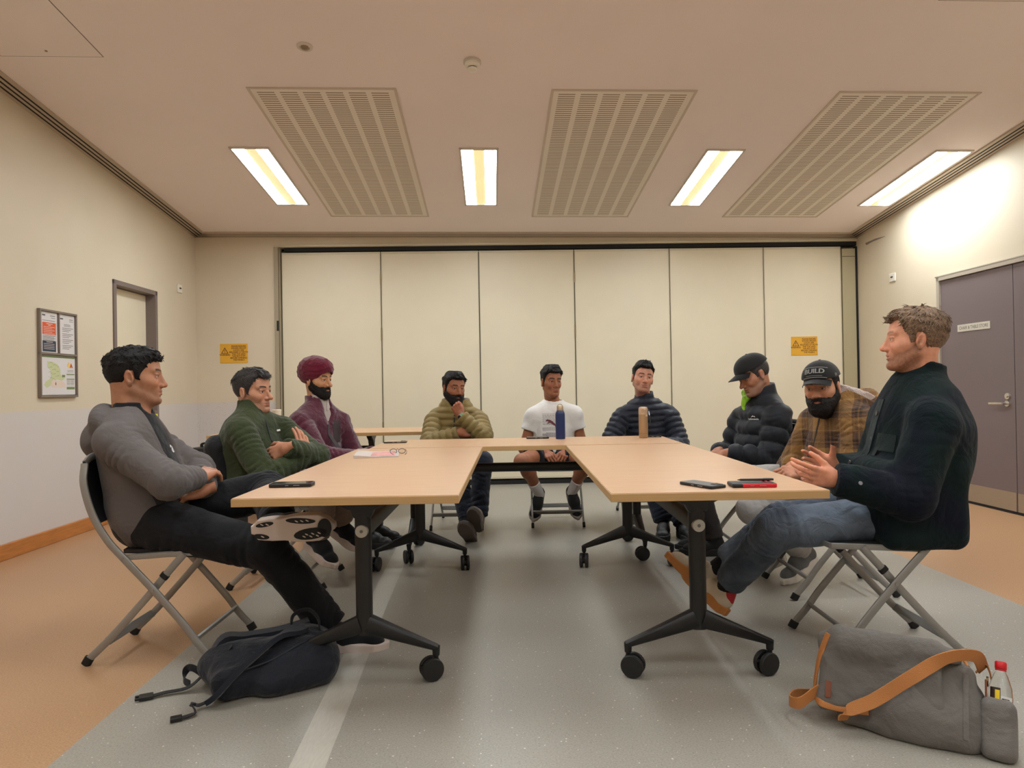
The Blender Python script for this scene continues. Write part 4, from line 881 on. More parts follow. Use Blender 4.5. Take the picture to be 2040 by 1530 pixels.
# ------------------------------------------------------------------ skin
def skin_mat(name, rgb):
    m, nt, b = new_mat(name)
    at = N(nt, 'ShaderNodeAttribute', attribute_name='Col'); tc = N(nt, 'ShaderNodeTexCoord')
    n = N(nt, 'ShaderNodeTexNoise', i_Scale=42.0, i_Detail=5.0); L(nt, tc, 'Object', n, 'Vector')
    rp = ramp(nt, [(0.25, (0.86, 0.83, 0.82)), (0.75, (1.10, 1.08, 1.06))]); L(nt, n, 0, rp, 0)
    mx = N(nt, 'ShaderNodeMix', data_type='RGBA', blend_type='MULTIPLY'); mx.inputs[0].default_value = 1.0; L(nt, at, 0, mx, 6); L(nt, rp, 0, mx, 7)
    L(nt, mx, 2, b, 'Base Color'); b.inputs['Roughness'].default_value = 0.5; b.inputs['Specular IOR Level'].default_value = 0.4
    b.inputs['Subsurface Weight'].default_value = 0.06; b.inputs['Subsurface Radius'].default_value = (0.012, 0.005, 0.003); b.inputs['Subsurface Scale'].default_value = 0.5
    n2 = N(nt, 'ShaderNodeTexNoise', i_Scale=260.0, i_Detail=3.0); L(nt, tc, 'Object', n2, 'Vector'); bp = N(nt, 'ShaderNodeBump', i_Strength=0.12, i_Distance=0.002); L(nt, n2, 0, bp, 'Height'); L(nt, bp, 0, b, 'Normal')
    return m
SKIN = skin_mat('skin', None)
EYEW = mat('eye_white', (206, 196, 186), 0.2); IRIS = mat('iris_dark', (44, 28, 18), 0.12); IRISB = mat('iris_blue_grey', (70, 84, 92), 0.12)
def hair_mat(name, rgb, rough=0.45):
    m, nt, b = new_mat(name); col = lin(rgb)
    tc = N(nt, 'ShaderNodeTexCoord'); mp = N(nt, 'ShaderNodeMapping'); mp.inputs['Scale'].default_value = (1, 0.35, 1); L(nt, tc, 'Object', mp, 0)
    n = N(nt, 'ShaderNodeTexNoise', i_Scale=130.0, i_Detail=4.0, i_Distortion=1.0); L(nt, mp, 0, n, 'Vector')
    rp = ramp(nt, [(0.3, tuple(c * 0.5 for c in col)), (0.7, tuple(min(1, c * 1.7) for c in col))]); L(nt, n, 0, rp, 0); L(nt, rp, 0, b, 'Base Color')
    bp = N(nt, 'ShaderNodeBump', i_Strength=0.7, i_Distance=0.006); L(nt, n, 0, bp, 'Height'); L(nt, bp, 0, b, 'Normal')
    b.inputs['Roughness'].default_value = rough; b.inputs['Specular IOR Level'].default_value = 0.22; return m
sst = lambda a, b, x: (lambda t: t * t * (3 - 2 * t))(np.clip((x - a) / (b - a), 0, 1))

# ------------------------------------------------------------------ head, in its own frame: x to the person's right, y forward, z up (origin between the ears)
HZS = [(-.13, -.095), (-.085, -.088), (-.06, -.076), (-.040, -.060), (-.032, -.02), (-.024, .026), (.003, .028), (.008, -.006), (.024, -.012), (.031, .016), (.044, .036), (.056, .056), (.072, .070), (.13, .078)]
class Head:
    """mesh pieces of one head; all options are proportions of this one face"""
    def __init__(s, skin, lips=None, brow=(30, 22, 18), stub=0.0, stubcol=(60, 48, 42), wide=1.0, jaw=1.0, nose=1.0, open_=0.0, res=0.0023, neckto=(0, -.05, -.2), neckr=0.054, eyes=IRIS, gaze=(0, 0), lids=1.0, browh=0.0, long_=1.0):
        s.res = res; F = s.F = Field((-.125, -.15, min(-.17, neckto[2] - 0.03)), (.125, .155, .175), res)
        w = wide; B = []
        F.ell((0, -.014, .034), (.076 * w, .100, .086), k=0)
        F.ell((0, .030, .046), (.062 * w, .058, .056), k=.03)
        F.ell((0, .036, -.030), (.058 * w, .050, .076 * long_), k=.03)
        for x in (-1, 1):
            F.cap((x * .054 * w * jaw, -.006, -.050), (x * .026 * jaw, .064, -.098 * long_), .018, .017, k=.03)
            F.cap((x * .052 * w, .040, -.016), (x * .036, .070, -.028), .016, .016, k=.03)
            F.cap((x * .010, .089, .026 + browh), (x * .046, .073, .027 + browh), .0095, .009, k=.014)
        F.cap((-.010, .081, -.101 * long_), (.010, .081, -.101 * long_), .0175, k=.02)
        F.ell((0, .079, -.066), (.030, .019, .026), k=.02)
        F.cap((0, .035, -.090), (0, -.01, -.115), .034, .04, k=.03)
        s.base = Field(F.lo, F.lo + F.res * (F.n - 1), F.res); s.base.f = F.f.copy(); s.base.n = F.n
        nt_ = np.asarray(neckto, float)
        F.cap((0, -.028, -.05), nt_, neckr * 0.98, neckr * 1.12, k=.03)
        for x in (-1, 1): F.ell((x * .034, .101, .002), (.018, .014, .012), k=.010, op='d')
        e = .077
        for x in (-1, 1):
            F.ell((x * .0325, e, .002), (.0142, .0142, .0136), k=.004)
            F.ell((x * .0325, e + .014, .0004), (.0128, .010, .0043 * lids), k=.0015, op='d')
            F.cap((x * .020, .0895, .0115), (x * .045, .083, .0105), .0030, .0030, k=.006)
        nl = nose
        F.cap((0, .092, .012), (0, .109 + .006 * (nl - 1) * 5, -.030), .0075, .0105, k=.014)
        F.cap((0, .078, .014), (0, .090, -.036), .0125, .0150, k=.010)
        F.ell((0, .1115 + .005 * (nl - 1) * 5, -.035), (.0115, .0115, .0100), k=.007)
        for x in (-1, 1):
            F.ell((x * .0135, .100, -.0375), (.0078, .0105, .0078), k=.006)
            F.ell((x * .0065, .108, -.0455), (.0036, .0055, .0034), k=.002, op='d')
        F.path([(-.024, .0845, -.0655), (-.009, .0942, -.0600), (0, .0947, -.0612), (.009, .0942, -.0600), (.024, .0845, -.0655)], [.0030, .0052, .0048, .0052, .0030], k=.005)
        F.path([(-.020, .0855, -.0700 - open_), (0, .0935, -.0735 - open_), (.020, .0855, -.0700 - open_)], [.0036, .0068, .0036], k=.005)
        F.path([(-.024, .0905, -.0660), (-.010, .1015, -.0665 - open_ / 2), (.010, .1015, -.0665 - open_ / 2), (.024, .0905, -.0660)], [.0014, .0018 + open_ * 0.6, .0018 + open_ * 0.6, .0014], k=.002, op='d')
        F.cap((-.014, .0965, -.0845), (.014, .0965, -.0845), .0035, k=.010, op='d')
        Er = Matrix.Rotation
        for x in (-1, 1):
            M = np.array((Er(R(-18) * x, 3, 'Z') @ Er(R(12), 3, 'X')).to_3x3())
            c = V3(x * (.0775 * w), -.012, -.004)
            F.ell(c, (.0085, .0185, .0325), M, k=.006); F.ell(c + V3(x * .009, .003, .001), (.0075, .0105, .0205), M, k=.003, op='d')
            F.ell(c + V3(x * .002, .004, -.026), (.006, .008, .010), M, k=.006); F.ell(c + V3(x * .002, .013, -.004), (.005, .005, .009), k=.005)
        V, Q = F.raw(); V = relax(V, Q, 1, 0.4); s.V, s.Q = V, Q
        x, y, z = np.abs(V[:, 0]), V[:, 1], V[:, 2]; sk = np.array(lin(skin)); col = np.tile(sk, (len(V), 1))
        def blend(m, c, a=1.0): nonlocal col; m = (m * a)[:, None]; col = col * (1 - m) + np.array(c) * m
        fr = sst(.03, .06, y)
        blend(np.exp(-((x - .036) / .016) ** 2 - ((z + .022) / .016) ** 2) * fr, sk * np.array([1.12, .90, .86]), .6)
        blend(np.exp(-(x / .014) ** 2 - ((z + .034) / .012) ** 2) * fr, sk * np.array([1.10, .88, .84]), .6)
        blend(np.exp(-((x - .033) / .014) ** 2 - ((z - .0) / .010) ** 2) * fr, sk * np.array([.72, .66, .66]), .55)
        blend((1 - sst(-.05, .02, y)) * np.exp(-((x - .08) / .012) ** 2) * np.exp(-((z + .004) / .03) ** 2), sk * np.array([1.1, .84, .78]), .6)
        if stub:
            ng = noise3(V, 240, 3) * .5
            cheek = np.interp(y, [-.01, .02, .05, .075, .12], [.01, -.028, -.046, -.050, -.050])
            mk = sst(.004, -.012, z - cheek) * sst(-.03, .0, y) * sst(-.19, -.13, z + 0 * y)
            mk = mk * (1 - np.exp(-(x / .026) ** 2 - ((z + .067) / .009) ** 2) * sst(.06, .08, y)) * (1 - 0.55 * np.exp(-((x - .03) / .012) ** 2 - ((z + .055) / .012) ** 2))
            mk *= 1 - sst(-.12, -.155, z)
            blend(mk * np.clip(.85 + .3 * ng, 0, 1), lin(stubcol), stub)
        lp = np.exp(-(x / .0225) ** 4) * np.exp(-((z + .0665 + open_ / 2) / (.0088 + open_ / 2)) ** 4) * sst(.078, .086, y)
        blend(lp, lin(lips) if lips else sk * np.array([.92, .62, .58]), .75)
        bz = .0265 + browh + .004 * np.sin((x - .012) / .04 * 2.6); bm = np.exp(-((z - bz) / .0050) ** 4) * sst(.010, .015, x) * (1 - sst(.046, .054, x)) * sst(.05, .065, y)
        blend(bm, lin(brow), .97)
        lash = np.exp(-((z - .0085) / .0022) ** 2) * np.exp(-((x - .0325) / .0135) ** 4) * sst(.07, .08, y); blend(lash, lin((40, 28, 22)), .7)
        s.col = col; s.sk = sk; s.eyes = eyes; s.e = e; s.gaze = gaze
    def eyeballs(s):
        """eyeball and iris patches as quads: V, Q, material slot"""
        out = []
        for x in (-1, 1):
            c = V3(x * .0325, s.e, .002); g = nrmz((s.gaze[0], 1, s.gaze[1])); a = nrmz(np.cross((0, 0, 1), g)); b = np.cross(g, a)
            for rad, t0, t1, slot in ((.0128, .0, .95, 1), (.0131, .0, .46, 2)):
                n = 16; rows = 7; v = []; q = []
                for i in range(rows):
                    t = t0 + (t1 - t0) * i / (rows - 1) + 1e-3
                    for k in range(n):
                        ph = 2 * math.pi * k / n; v.append(c + rad * (g * math.cos(t) + math.sin(t) * (a * math.cos(ph) + b * math.sin(ph))))
                for i in range(rows - 1):
                    for k in range(n): q.append((i * n + k, (i + 1) * n + k, (i + 1) * n + (k + 1) % n, i * n + (k + 1) % n))
                out.append((np.array(v), np.array(q), slot))
        return out
    def hair(s, top=.020, side=.008, region=HZS, fore=0.0, wave=.004, wsc=60, seed=1, temple=0.0):
        B = s.base; F = Field(B.lo, B.lo + B.res * (B.n - 1), B.res); F.n = B.n
        sl, X, Y, Z = F.grid(); t = side + (top - side) * sst(.035, .085, Z) * (1 + .35 * sst(-.02, .07, Y)) * (1 - .55 * sst(.030, .072, np.abs(X)))
        P = np.stack(np.broadcast_arrays(X, Y, Z), -1); band = B.f < top + wave * 3
        nz = np.zeros(B.f.shape, np.float32); nz[band] = noise3(P[band] * np.array([1, .55, 1]), wsc, seed)
        ys, zs = zip(*region); zm = np.interp(Y, ys, zs).astype(np.float32)
        zm = zm + sst(.02, .05, Y) * (fore - temple * np.exp(-((np.abs(X) - .045) / .015) ** 2))
        fade = sst(-.002, .032 + .025 * sst(-.03, -.06, Y), Z - zm); front = sst(.05, .085, Y)
        t = .0022 + (t - .0022) * np.maximum(fade, front * sst(-.002, .012, Z - zm))
        d = B.f - t - wave * nz * (0.25 + .75 * sst(.03, .08, Z)) * fade
        edge = (zm - Z) * 0.75 + .0015 * nz
        F.f = np.maximum(d, edge).astype(np.float32); return F
    def strands(s, F, n=520, ln=.026, r=.0017, lift=.28, rnd=.35, seed=3, zmin=.02, it=1):
        """tapered locks laid over the hair surface, combed away from the crown"""
        V, Q = F.raw(); V = relax(V, Q, it); nn = vnormals(V, Q); g = np.random.default_rng(seed); w = np.where(V[:, 2] > zmin, 1.0, .25); w /= w.sum(); ids = g.choice(len(V), n, p=w); VV = [V]; QQ = [Q]; k = len(V)
        for i in ids:
            p, nv = V[i], nn[i]; d = p - V3(0, -.055, .15) + g.normal(size=3) * rnd * .06; d = nrmz(d - nv * (d @ nv)); l = ln * g.uniform(.6, 1.2) * (1 if p[2] > .05 else .55); a = np.cross(nv, d); lf = lift * g.uniform(.3, 1.3); rr = r * g.uniform(.7, 1.4); vs_ = []
            for t, q in ((0, .9), (.35, 1.0), (.7, .7), (1.0, .12)):
                c = p - nv * .002 + d * l * t + nv * l * lf * (t - .62 * t * t * 1.1) + a * l * .12 * math.sin(3 * t + i); vs_ += [c + a * rr * q * 1.7, c + nv * rr * q, c - a * rr * q * 1.7, c - nv * rr * q]
            VV.append(np.array(vs_)); QQ.append(np.array([(k + 4 * j + m, k + 4 * j + (m + 1) % 4, k + 4 * j + 4 + (m + 1) % 4, k + 4 * j + 4 + m) for j in range(3) for m in range(4)])); k += 16
        return np.concatenate(VV), np.concatenate(QQ)
    def beard(s, t=.006, top_cheek=-.030, chin=(0, .080, -.118), chinr=None, seed=2, must=.006, side=.010):
        B = s.base; F = Field(B.lo, B.lo + B.res * (B.n - 1), B.res); F.n = B.n; sl, X, Y, Z = F.grid(); AX = np.abs(X)
        P = np.stack(np.broadcast_arrays(X, Y, Z), -1); band = np.abs(B.f) < .04; nz = np.zeros(B.f.shape, np.float32); nz[band] = noise3(P[band], 130, seed)
        S = Field(B.lo, B.lo + B.res * (B.n - 1), B.res); S.n = B.n; ck_ = np.interp(Y, [-.02, .012, .03, .05, .07, .085, .12], [.012, -.006, top_cheek + .004, top_cheek - .010, -.046, -.047, -.047]).astype(np.float32); S.f = (B.f - t * sst(.0, .024, ck_ - Z) * sst(.03, -.03, Z) - .0012).astype(np.float32)
        if chinr is not None: S.ell(chin, chinr, k=.02)
        for x in (-1, 1): S.path([(x * .004, .099, -.0515), (x * .020, .0945, -.056), (x * .034, .078, -.068)], [must, must, must * .6], k=.006)
        d = S.f + .0012 * nz
        cheek = np.interp(Y, [-.02, .012, .03, .05, .07, .085, .12], [.012, -.006, top_cheek + .004, top_cheek - .010, -.046, -.047, -.047]).astype(np.float32)
        reg = np.maximum((Z - cheek) * .8, (-.012 - Y) * .8)
        reg = np.maximum(reg, -.135 - Z if chinr is None else -.20 - Z)
        mouth = np.sqrt((X / 1.15) ** 2 + ((Z + .0685) * 3.4) ** 2 + (np.maximum(.085 - Y, 0) * 2) ** 2) - .0185
        F.f = np.maximum(np.maximum(d, reg + .0015 * nz), -mouth).astype(np.float32); return F

# ------------------------------------------------------------------ hand (x: across, thumb at s*x; y along the fingers; z back of the hand)
def hand_field(s, curl=(.35, .4, .45, .5), spread=.05, thumb=(.5, .5), res=.0024, fist=False, scale=1.0):
    F = Field((-.085, -.045, -.085), (.085, .215, .055), res)
    kx = [s * .030, s * .0095, s * -.0105, s * -.0285]; ky = [.088, .092, .087, .078]; LN = [(.043, .026, .021), (.047, .030, .022), (.043, .028, .021), (.034, .021, .018)]
    F.ell((s * .001, .048, -.003), (.037, .050, .0135), k=0)
    for i in range(4): F.cap((kx[i] * .55, .006, -.001), (kx[i], ky[i], 0), .0125, .0112, k=.010)
    F.ell((s * .022, .032, -.011), (.017, .030, .014), k=.012); F.ell((s * -.022, .035, -.009), (.013, .032, .013), k=.012)
    F.cap((0, -.04, 0), (0, .012, -.001), .024, .026, k=.02)
    for i in range(4):
        p = V3(kx[i], ky[i], 0); a = 0.0; sp = spread * (1.5 - i) * s
        for j, (l, r0, r1) in enumerate(zip(LN[i], (.0100, .0088, .0080), (.0090, .0080, .0066))):
            a += curl[i] * (1.0, 1.15, .75)[j]
            d = V3(math.sin(sp) * math.cos(min(a, 1.4)), math.cos(a) * math.cos(sp), -math.sin(a)); q = p + d * l * (1 if i < 3 else .98)
            F.cap(p, q, r0 * (1 if i < 3 else .88), r1 * (1 if i < 3 else .88), k=.003 if j == 0 else .002)
            if j == 0: F.ell(p + V3(0, 0, .002), (.0105, .0105, .0098), k=.004)
            p = q
    out, flex = thumb
    p0 = V3(s * .018, .018, -.008); p1 = p0 + V3(s * math.sin(.35 + out * .6), math.cos(.35 + out * .6) * .9, -.28) * .046
    d2 = nrmz(V3(s * math.sin(out * 1.1 - flex * .25), math.cos(out * 1.1 - flex * .25), -.25 - flex * .5)); p2 = p1 + d2 * .034
    d3 = nrmz(V3(s * math.sin(out * 1.0 - flex * .9), math.cos(out * 1.0 - flex * .9), -.25 - flex * .8)); p3 = p2 + d3 * .028
    F.cap(p0, p1, .0150, .0128, k=.012); F.cap(p1, p2, .0115, .0105, k=.004); F.cap(p2, p3, .0102, .0080, k=.002)
    return F
def frame(yd, zd):
    y = nrmz(yd); z = np.asarray(zd, float); z = nrmz(z - y * (z @ y)); return np.stack([np.cross(y, z), y, z], 1)

# ------------------------------------------------------------------ body
def ik(a, c, hint, l1, l2):
    """joint between a and c for bones l1, l2 bending towards hint; c is pulled in when out of reach"""
    a, c, h = (np.asarray(v, float) for v in (a, c, hint)); d = c - a; L_ = np.linalg.norm(d)
    if L_ > (l1 + l2) * .995: c = a + d / L_ * (l1 + l2) * .995; d = c - a; L_ = np.linalg.norm(d)
    x = (l1 * l1 - l2 * l2 + L_ * L_) / (2 * L_); y = math.sqrt(max(l1 * l1 - x * x, 0)); u = d / L_; w = h - a; w = w - u * (w @ u)
    return a + u * x + nrmz(w) * y, c
class Person:
    def __init__(s, label, J, hf, hu=(0, 0, 1), arm=(.29, .255), leg=(.44, .42), fix=(), drop=.03):
        s.J = {k: np.asarray(v, float) for k, v in J.items()}; J = s.J
        for sd in 'LR':
            J['sh' + sd] = J['sh' + sd] - V3(0, 0, drop)
            if 'el' + sd not in fix: J['el' + sd], J['wr' + sd] = ik(J['sh' + sd], J['wr' + sd], J['el' + sd], *arm)
            if 'kn' + sd not in fix: J['kn' + sd], J['an' + sd] = ik(J['hip' + sd], J['an' + sd], J['kn' + sd], *leg)
        s.root = thing('person', label, 'person', (J['pel'][0], J['pel'][1], 0)); s.off = V3(J['pel'][0], J['pel'][1], 0)
        for k in J: J[k] = J[k] - s.off
        s.Lv = nrmz(J['shL'] - J['shR']); s.U = nrmz(J['neck'] - J['pel']); s.Lv = nrmz(s.Lv - s.U * (s.Lv @ s.U)); s.Fw = np.cross(s.Lv, s.U); s.M = np.stack([s.Lv, s.Fw, s.U], 1)
        y = nrmz(hf); z = np.asarray(hu, float); z = nrmz(z - y * (z @ y)); s.HM = np.stack([np.cross(y, z), y, z], 1)   # x to the person's right
        s.parts = []
    def hl(s, p): return s.HM.T @ (np.asarray(p, float) - s.J['head'])
    def hw(s, V): return V @ s.HM.T + s.J['head']
    def bounds(s, keys, m): P = np.array([s.J[k] for k in keys]); return P.min(0) - m, P.max(0) + m
    def body(s, head, hands, skin, shrink=.82, arms=(), legs=(), hair_arm=0):
        """one continuous skin: trunk and limbs, head, hands"""
        J = s.J; F = Field(*s.bounds([k for k in J if k[:2] not in ('to', 'ha', 'he')], .14), .008 if not (arms or legs) else .006); q = shrink
        s.trunk(F, q, 0)
        for sd in 'LR':
            a = 1.0 if sd in arms else q; F.cap(J['sh' + sd], J['el' + sd], .050 * a, .041 * a, k=.03); F.cap(J['el' + sd], J['el' + sd] * .55 + J['wr' + sd] * .45, .042 * a, .039 * a, k=.02); F.cap(J['el' + sd] * .55 + J['wr' + sd] * .45, J['wr' + sd], .038 * a, .0265 * (1 if sd in arms else 1), k=.02)
            a = 1.0 if sd in legs else q; kn, an = J['kn' + sd], J['an' + sd]; bk = nrmz(np.cross(np.cross(an - kn, J['hip' + sd] - kn), an - kn))
            F.cap(J['hip' + sd], kn, .080 * a, .056 * a, k=.04); F.cap(kn, kn * .65 + an * .35 + bk * .012, .053 * a, .056 * a, k=.025); F.cap(kn * .65 + an * .35 + bk * .012, an, .052 * a, .034 * a, k=.025)
            F.ell(kn - bk * .010, (.05 * a, .05 * a, .05 * a), k=.03)
        F.cap(J['neck'] - s.U * .05, J['neck'] + (J['head'] - J['neck']) * .45, .05, .05, k=.04)
        V, Q = F.raw(); V = relax(V, Q, 2); sk = np.array(lin(skin)); col = [np.tile(sk, (len(V), 1))]; Vs = [V]; Qs = [Q]; n = len(V); mi = [np.zeros(len(Q), int)]
        def join(v, q, c, slot=0):
            nonlocal n; Vs.append(v); Qs.append(q + n); col.append(c); mi.append(np.full(len(q), slot)); n += len(v)
        join(s.hw(head.V), head.Q, head.col)
        for v, q, slot in head.eyeballs(): join(s.hw(v), q, np.tile(sk, (len(v), 1)), slot)
        for sd, dr, dorsal, kw in hands:
            sg = 1 if sd == 'L' else -1; HF = hand_field(sg, **kw); v, q = HF.raw(); v = relax(v, q, 1, .4); Mh = frame(dr, dorsal)
            w = v @ Mh.T + J['wr' + sd]; c = np.tile(sk * np.array([1.04, .95, .92]), (len(v), 1)); kn = np.exp(-((v[:, 1] - .088) / .012) ** 2) * sst(0, .01, v[:, 2]); c = c * (1 - .18 * kn[:, None]); join(w, q, c)
        o = obj('body', qmesh('body', np.concatenate(Vs), np.concatenate(Qs), np.concatenate(col), np.concatenate(mi)), [SKIN, EYEW, head.eyes], s.root, smooth=0); s.bodyo = o; return o
    def trunk(s, F, q, g, belly=1.0, quilt=None, k=.05):
        J = s.J; P, Cc, Nk = J['pel'], J['chest'], J['neck']; M = s.M; mid = (P + Cc) / 2; B = belly
        F.ell(P, V3(.170, .125, .115) * q + g, M, k=0); F.ell(mid + s.Fw * .015 * B, V3(.150 * (.5 + .5 * B), .118 * B, .15) * q + g, M, k=.06)
        F.ell(Cc + s.U * .02 + s.Fw * .005, V3(.162, .116, .165) * q + g, M, k=.06)
        for sd in 'LR':
            F.cap(Nk - s.U * .02, J['sh' + sd] - s.U * .005, .052 * q + g * .6, .058 * q + g * .8, k=.06)
    def jacket(s, name, m, g=.018, sleeve=(.064, .056, .043), belly=1.0, res=.0068, quilt=None, cuff=None, arms='LR', wr=(.0035, 15, 3), collar=None, hem=None, k_arm=.022, mats=None, short=None, extra=None, it=1, sl_end=.0, fold=.0042):
        J = s.J; F = Field(*s.bounds(['pel', 'chest', 'neck', 'shL', 'shR', 'elL', 'elR', 'wrL', 'wrR', 'hipL', 'hipR'], .17), res)
        s.trunk(F, 1.0, g, belly)
        if quilt:
            sl, X, Y, Z = F.grid(); h = X * s.U[0] + Y * s.U[1] + Z * s.U[2] - J['pel'] @ s.U
            F.f = (F.f + quilt[1] * (1 - np.abs(np.sin(np.pi * h / quilt[0])) ** .6)).astype(np.float32)
        if hem: hem(F)
        for sd in arms:
            G = Field(F.lo, F.lo + F.res * (F.n - 1), res); G.n = F.n; G.f = np.full(F.f.shape, .2, np.float32)
            a, b, c = J['sh' + sd], J['el' + sd], J['wr' + sd]; r = None
            if short is not None: G.cap(a, a + (b - a) * short, sleeve[0], sleeve[1], k=0, flat=0.0)
            else:
                n1 = np.linalg.norm(b - a) / quilt[0] if quilt else 0; n2 = np.linalg.norm(c - b) / quilt[0] if quilt else 0
                G.cap(a, b, sleeve[0], sleeve[1], k=0, ridge=(round(n1), quilt[1]) if quilt else None)
                G.cap(b, c, sleeve[1], sleeve[2], k=.018, flat=sl_end, ridge=(round(n2), quilt[1]) if quilt else None)
            sl = tuple(slice(0, i) for i in F.n); F.put(G.f, sl, k_arm, 'u')
        if extra: extra(F)
        if collar:
            hgt, rad, th = collar; a = J['neck'] - s.U * .035; b = a + nrmz((J['head'] - J['neck']) * .5 + s.U * .12) * (hgt + .02)
            F.cap(a, b, rad + .012, rad, k=.02, flat=0.0); F.cap(a + (b - a) * .25, b + (b - a) * .5, rad - th - .002, rad - th + .004, k=.004, op='d')
        B_ = [] if short is not None else [q for sd in arms for q in ((J['sh' + sd], J['el' + sd], 1.0, sleeve[0]), (J['el' + sd], J['wr' + sd], .25, sleeve[1]), (J['el' + sd], J['wr' + sd], .85, sleeve[2]), (J['sh' + sd], J['el' + sd], .25, sleeve[0]))]
        o = fobj(name, F, m, s.root, it=it, wr=wr, post=lambda V, Q: s.folds(V, Q, B_, fold, seed=len(name) + int(abs(J['head'][2]) * 999) % 50)); s.parts.append(o); s.jk = o; return o
    def folds(s, V, Q, bones, amp=.0045, per=.038, sig=.085, seed=0):
        """creases across the limbs, bunched round the joints: bones = [(a, b, where along it, radius)]"""
        n = vnormals(V, Q); out = np.zeros(len(V))
        for i, (a, b, t0, rad) in enumerate(bones):
            ab = b - a; l = np.linalg.norm(ab); u = ab / l; t = (V - a) @ u; dist = np.linalg.norm(V - a - np.outer(np.clip(t, 0, l), u), axis=1)
            w = np.exp(-((t - t0 * l) / sig) ** 2) * sst(rad + .035, rad + .01, dist) * (1 - .0 * t); ph = noise3(V, 8, seed + i) * 3.6 + noise3(V, 3.5, seed + i + 9) * 4
            out += amp * w * (np.abs(np.sin(np.pi * t / per + ph)) ** .7 * 2 - 1.1) * (.25 + .75 * sst(-.5, .7, noise3(V, 9, seed + i + 3)))
        return V + n * out[:, None]
    def trousers(s, m, name='trousers', rad=(.100, .078, .062), res=.0075, wr=(.004, 14, 9), length=1.0, legs='LR', hipg=.010, hem={}):
        J = s.J; F = Field(*s.bounds(['pel', 'hipL', 'hipR', 'knL', 'knR', 'anL', 'anR'], .16), res); P = J['pel']
        F.ell(P - s.U * .01, V3(.172, .128, .115) + hipg, s.M, k=0)
        for sd in legs:
            G = Field(F.lo, F.lo + F.res * (F.n - 1), res); G.n = F.n; G.f = np.full(F.f.shape, .2, np.float32); h, kn, an = J['hip' + sd], J['kn' + sd], J['an' + sd]
            if length >= 1: G.cap(h, kn, rad[0], rad[1], k=0); G.cap(kn, an + (kn - an) * hem.get(sd, 0), rad[1] * .97, rad[2], k=.02, flat=-.005)
            else: G.cap(h, h + (kn - h) * length, rad[0], rad[1], k=0, flat=0.0)
            F.put(G.f, tuple(slice(0, i) for i in F.n), .03, 'u')
        B_ = [q for sd in legs for q in ((J['hip' + sd], J['kn' + sd], .95, rad[1]), (J['hip' + sd], J['kn' + sd], .15, rad[0]), (J['kn' + sd], J['an' + sd], .2, rad[1]), (J['kn' + sd], J['an' + sd], .9, rad[2]))] if length >= 1 else []
        o = fobj(name, F, m, s.root, it=1, wr=wr, post=lambda V, Q: s.folds(V, Q, B_, .0048, .042, .09, seed=7)); s.parts.append(o); s.tr = o; return o
    def headpart(s, name, F, m, it=1, lam=.5):
        V, Q = F.raw() if isinstance(F, Field) else F
        if it: V = relax(V, Q, it, lam)
        o = obj(name, qmesh(name, s.hw(V), Q), m, s.root, smooth=0); s.parts.append(o); return o
    def lpart(s, name, mb, m, parent=None, **k):
        """mesh collector given in head coordinates"""
        g = MB(); g.add(s.hw(np.concatenate(mb.v)), mb.f); return obj(name, g, m, parent or s.root, **k)
    def shoe(s, sd, up, sole, toe, updir=(0, 0, 1), sock=None, lace=None, length=.275, tread=None, res=.0036, high=.085, width=.048, solet=.026):
        """shoe at the ankle of side sd, pointing along toe; sole is a sub-part"""
        A = s.J['an' + sd]; Ms = frame(toe, updir); w = width; L0 = length
        F = Field((-.07, -.10, -.10), (.07, .23, .075), res); hb = -.068; tl = L0 - .07
        F.cap((0, -.030, -.035), (0, -.018, .002 + high - .085), .036, .036, k=0); F.cap((0, -.022, -.045), (0, .07, -.042), .034, .040, k=.03); F.cap((0, .06, -.046), (0, tl - .042, -.062), .040, .030, k=.03)
        F.cap((-.012, tl - .06, -.060), (.012, tl - .055, -.060), .030, k=.02); F.cap((0, .0, -.005), (0, .085, -.030), .030, .028, k=.03)
        F.plane((0, 0, hb - .004), (0, 0, -1), .004)
        V, Q = F.raw(); V = relax(V, Q, 1)
        o = obj('shoe', qmesh('shoe', V @ Ms.T + A, Q), up, s.root, smooth=0)
        S = Field((-.075, -.11, -.13), (.075, .25, -.03), res); zt, zb = hb + .006, hb - solet
        def outline(y): return np.interp(y, [-.068, -.05, 0, .05, .10, tl - .05, tl - .015, tl + .002], [.012, .031, .036, .036, .044, .043, .026, .008]) * (w / .046)
        sl, X, Y, Z = S.grid(); wy = outline(Y).astype(np.float32); up_t = .012 * sst(tl - .08, tl, Y) + .006 * sst(-.04, -.07, Y)
        d = np.maximum(np.abs(X) - wy, np.maximum(Z - zt - .003, zb + up_t - Z)); d = np.maximum(d, np.maximum(-.072 - Y, Y - tl - .004)); S.f = (d + 0 * S.f).astype(np.float32) - .004
        V, Q = S.raw(); V = relax(V, Q, 3)
        so = obj('sole', qmesh('sole', V @ Ms.T + A, Q), sole, o, smooth=0)
        if lace:
            g = MB()
            for i in range(6):
                y = .028 + .016 * i; z = -.001 - (y - .02) * .36
                g.sweep(spline([(-.024, y, z - .010), (0, y + .004, z + .0045), (.024, y + .008, z - .010)], 4), .0028, .0018, side=(0, 1, 0), n=6)
            g.sweep(spline([(0, .03, .002), (.02, .03, .012), (.03, .015, .006), (.034, .0, -.012)], 4), .002, n=6); g.sweep(spline([(0, .03, .002), (-.02, .034, .012), (-.03, .03, .0), (-.034, .022, -.014)], 4), .002, n=6)
            V = np.concatenate(g.v) @ Ms.T + A; obj('laces', MB().add(V, g.f), lace, o)
